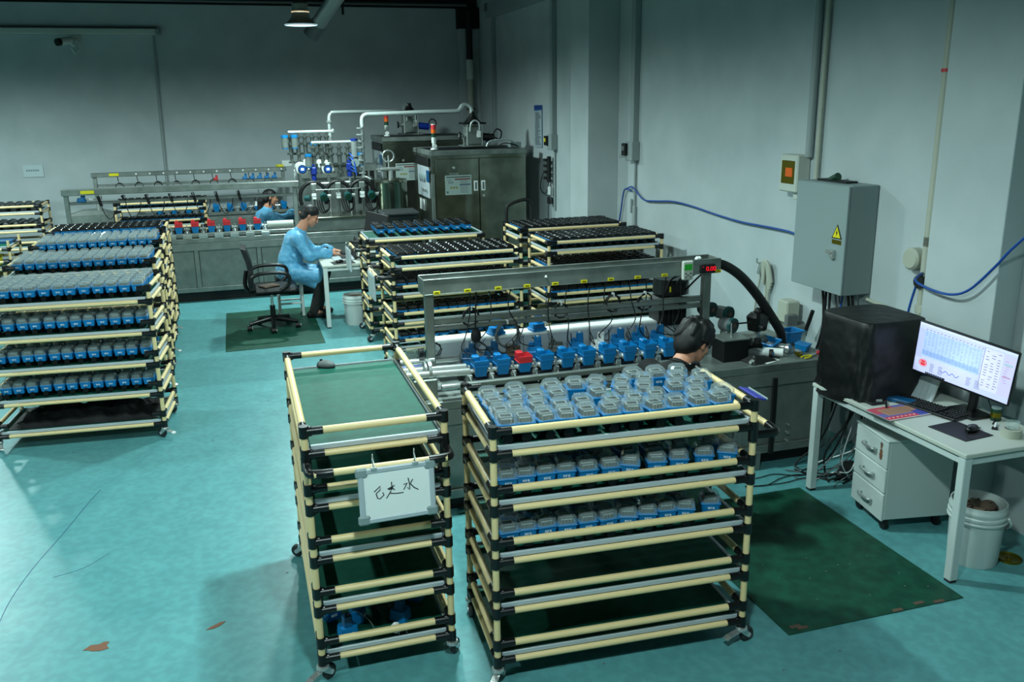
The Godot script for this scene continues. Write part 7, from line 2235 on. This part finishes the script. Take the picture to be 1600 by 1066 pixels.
	b.lathe([Vector2(0.088, -0.03), Vector2(0.078, 0.01), Vector2(0.070, 0.034), Vector2(0.064, 0.034), Vector2(0.066, 0.0)] if look.long else [Vector2(0.084, -0.02), Vector2(0.072, 0.004), Vector2(0.066, 0.006), Vector2(0.066, -0.02)], 24)
	part("collar", b, look.top, o)
	b = MB.new()
	var low := []
	for s in [0, 1]:
		low.append_array([[j.pelvis, j.hip[s], 0.118, 0.10], [j.hip[s], j.knee[s], 0.096, 0.072], [j.knee[s], j.ankle[s] + Vector3(0, -0.015, 0), 0.072, 0.058]])
	flesh(low, cell, 0.03, b)
	part("trousers", b, "trousers", o)
	for s in [0, 1]:
		b = MB.new()
		var an: Vector3 = j.ankle[s]
		var to: Vector3 = j.toe[s]
		flesh([[Vector3(an.x, 0.045, an.z) - (to - an) * Vector3(0.35, 0, 0.35), Vector3(to.x, 0.036, to.z), 0.044, 0.036], [an, an + Vector3(0, -0.03, 0), 0.048, 0.046]], 0.009, 0.02, b)
		part("shoe", b, "black", o)
	# hair
	b = MB.new()
	var hair := []
	for q in look.hair:
		var c: Array = [hx * (q[0] as Vector3)]
		if q.size() == 4:
			c.append_array([hx * (q[1] as Vector3), q[2], q[3]])
		else:
			c.append_array(q.slice(1))
		hair.append(c)
	flesh(hair, look.head_cell, 0.014, b)
	part("hair", b, "hair", o)
	o.set_meta("hx", hx)
	o.remove_meta("hx")
	return o

func people() -> void:
	var short_hair := [[Vector3(0, 0.052, -0.022), Vector3(0.088, 0.088, 0.104)], [Vector3(0, -0.02, -0.062), Vector3(0.078, 0.06, 0.055)], [Vector3(0, -0.055, 0.075), Vector3(0.080, 0.105, 0.085), 0], [Vector3(-0.06, -0.075, 0.0), Vector3(0.06, 0.06, 0.06), 0], [Vector3(0.06, -0.075, 0.0), Vector3(0.06, 0.06, 0.06), 0]]
	for k in 7:
		short_hair.append([Vector3(-0.050 + k * 0.017, 0.10, 0.03), Vector3(-0.054 + k * 0.018, 0.075 + 0.006 * (k % 2), 0.076), 0.018, 0.008])
	# man in the blue coat at the small desk, facing +x
	var man := {"pelvis": Vector3(0, 0.585, -0.02), "waist": Vector3(0, 0.73, 0.0), "chest": Vector3(0, 0.95, 0.085), "neck": Vector3(0, 1.10, 0.165), "head": Vector3(0, 1.245, 0.275), "head_turn": Vector3(0.50, -0.05, 0),
		"shoulder": [Vector3(-0.185, 1.0, 0.12), Vector3(0.185, 1.0, 0.12)], "elbow": [Vector3(-0.235, 0.79, 0.24), Vector3(0.235, 0.79, 0.26)], "wrist": [Vector3(-0.16, 0.805, 0.47), Vector3(0.15, 0.80, 0.49)], "finger": [Vector3(-0.12, 0.785, 0.6), Vector3(0.10, 0.785, 0.62)],
		"hip": [Vector3(-0.09, 0.575, 0.0), Vector3(0.09, 0.575, 0.0)], "knee": [Vector3(-0.12, 0.52, 0.38), Vector3(0.12, 0.52, 0.40)], "ankle": [Vector3(-0.12, 0.09, 0.24), Vector3(0.12, 0.09, 0.30)], "toe": [Vector3(-0.12, 0.036, 0.38), Vector3(0.12, 0.036, 0.44)]}
	person("seated man with short black hair in a light blue work coat using the laptop", Vector3(0.53, 0, -10.98), PI / 2 - 0.1, man, {"cell": 0.014, "head_cell": 0.006, "long": true, "top": "coat", "hair": short_hair})
	# woman with a ponytail between the back benches
	var wom := {"pelvis": Vector3(0, 0.56, -0.02), "waist": Vector3(0, 0.70, 0.0), "chest": Vector3(0, 0.91, 0.05), "neck": Vector3(0, 1.06, 0.10), "head": Vector3(0, 1.195, 0.155), "head_turn": Vector3(0.22, 0.0, 0),
		"shoulder": [Vector3(-0.165, 0.965, 0.07), Vector3(0.165, 0.965, 0.07)], "elbow": [Vector3(-0.21, 0.87, 0.28), Vector3(0.21, 0.84, 0.28)], "wrist": [Vector3(-0.13, 0.945, 0.49), Vector3(0.12, 0.94, 0.50)], "finger": [Vector3(-0.09, 0.945, 0.62), Vector3(0.08, 0.94, 0.62)],
		"hip": [Vector3(-0.09, 0.55, 0.0), Vector3(0.09, 0.55, 0.0)], "knee": [Vector3(-0.1, 0.52, 0.38), Vector3(0.1, 0.52, 0.38)], "ankle": [Vector3(-0.1, 0.09, 0.32), Vector3(0.1, 0.09, 0.32)], "toe": [Vector3(-0.1, 0.036, 0.46), Vector3(0.1, 0.036, 0.46)]}
	var long_hair := [[Vector3(0, 0.048, -0.022), Vector3(0.086, 0.086, 0.102)], [Vector3(0, -0.03, -0.06), Vector3(0.078, 0.07, 0.055)], [Vector3(0, -0.055, 0.08), Vector3(0.075, 0.125, 0.085), 0],
		[Vector3(0, 0.0, -0.10), Vector3(0, -0.08, -0.13), 0.045, 0.05], [Vector3(0, -0.08, -0.13), Vector3(0.0, -0.24, -0.12), 0.05, 0.045], [Vector3(0.0, -0.24, -0.12), Vector3(0, -0.36, -0.06), 0.045, 0.02], [Vector3(-0.07, -0.02, 0.0), Vector3(-0.07, -0.11, 0.0), 0.02, 0.008], [Vector3(0.07, -0.02, 0.0), Vector3(0.07, -0.11, 0.0), 0.02, 0.008]]
	person("seated woman with long black ponytail in a light blue coat between the back benches", Vector3(0.30, 0, -13.95), PI / 2, wom, {"cell": 0.016, "head_cell": 0.007, "long": true, "top": "coat", "hair": long_hair})
	stool("stool under the woman between the two back benches", Vector3(0.28, 0, -13.95), 0.46, "black", 0.0)
	# worker in black bending over the near bench
	var wk := {"pelvis": Vector3(0, 0.57, -0.08), "waist": Vector3(0, 0.72, -0.05), "chest": Vector3(0, 0.91, 0.09), "neck": Vector3(0, 1.03, 0.20), "head": Vector3(0.0, 1.135, 0.305), "head_turn": Vector3(0.50, -0.12, 0.0),
		"shoulder": [Vector3(-0.20, 0.945, 0.13), Vector3(0.20, 0.945, 0.13)], "elbow": [Vector3(-0.24, 0.76, 0.2), Vector3(0.24, 0.76, 0.2)], "wrist": [Vector3(-0.13, 0.80, 0.42), Vector3(0.12, 0.80, 0.42)], "finger": [Vector3(-0.08, 0.82, 0.52), Vector3(0.07, 0.82, 0.52)],
		"hip": [Vector3(-0.09, 0.53, -0.04), Vector3(0.09, 0.53, -0.04)], "knee": [Vector3(-0.12, 0.50, 0.34), Vector3(0.12, 0.50, 0.34)], "ankle": [Vector3(-0.12, 0.09, 0.22), Vector3(0.12, 0.09, 0.22)], "toe": [Vector3(-0.12, 0.036, 0.36), Vector3(0.12, 0.036, 0.36)]}
	var mop := [[Vector3(0, 0.055, -0.018), Vector3(0.100, 0.098, 0.118)], [Vector3(0, -0.01, -0.065), Vector3(0.090, 0.075, 0.066)], [Vector3(0, -0.055, -0.085), Vector3(0.062, 0.055, 0.04)], [Vector3(0, -0.075, 0.095), Vector3(0.075, 0.105, 0.08), 0], [Vector3(-0.085, -0.06, 0.0), Vector3(0.03, 0.055, 0.04), 0], [Vector3(0.085, -0.06, 0.0), Vector3(0.03, 0.055, 0.04), 0]]
	var r := RandomNumberGenerator.new()
	r.seed = 14
	for k in 70:
		var a := r.randf() * TAU
		var el := r.randf_range(-0.15, 1.2)
		var d := Vector3(sin(a) * cos(el), sin(el), cos(a) * cos(el))
		if d.z > 0.45 and d.y < 0.45:
			continue
		var p := d * Vector3(0.094, 0.092, 0.112) + Vector3(0, 0.055, -0.018)
		mop.append([p, p + Vector3(d.x * 0.014, -0.045 - r.randf() * 0.03, d.z * 0.014), 0.016, 0.006])
	var o := person("worker with thick black hair in a black T-shirt bent over the near test bench", Vector3(2.26, 0, -4.42), 1.98, wk, {"cell": 0.012, "head_cell": 0.005, "long": false, "top": "shirtblack", "hair": mop})
	part("lanyard", W([Vector3(-0.055, 0.98, 0.27), Vector3(-0.078, 1.02, 0.20), Vector3(-0.05, 1.055, 0.14), Vector3(0.0, 1.065, 0.115), Vector3(0.05, 1.055, 0.14), Vector3(0.078, 1.02, 0.20), Vector3(0.055, 0.98, 0.27)], 0.0035, 6), "black", o)
	stool("stool under the worker in black behind the near trolleys", Vector3(2.2, 0, -4.38), 0.44, "black", 1.98)
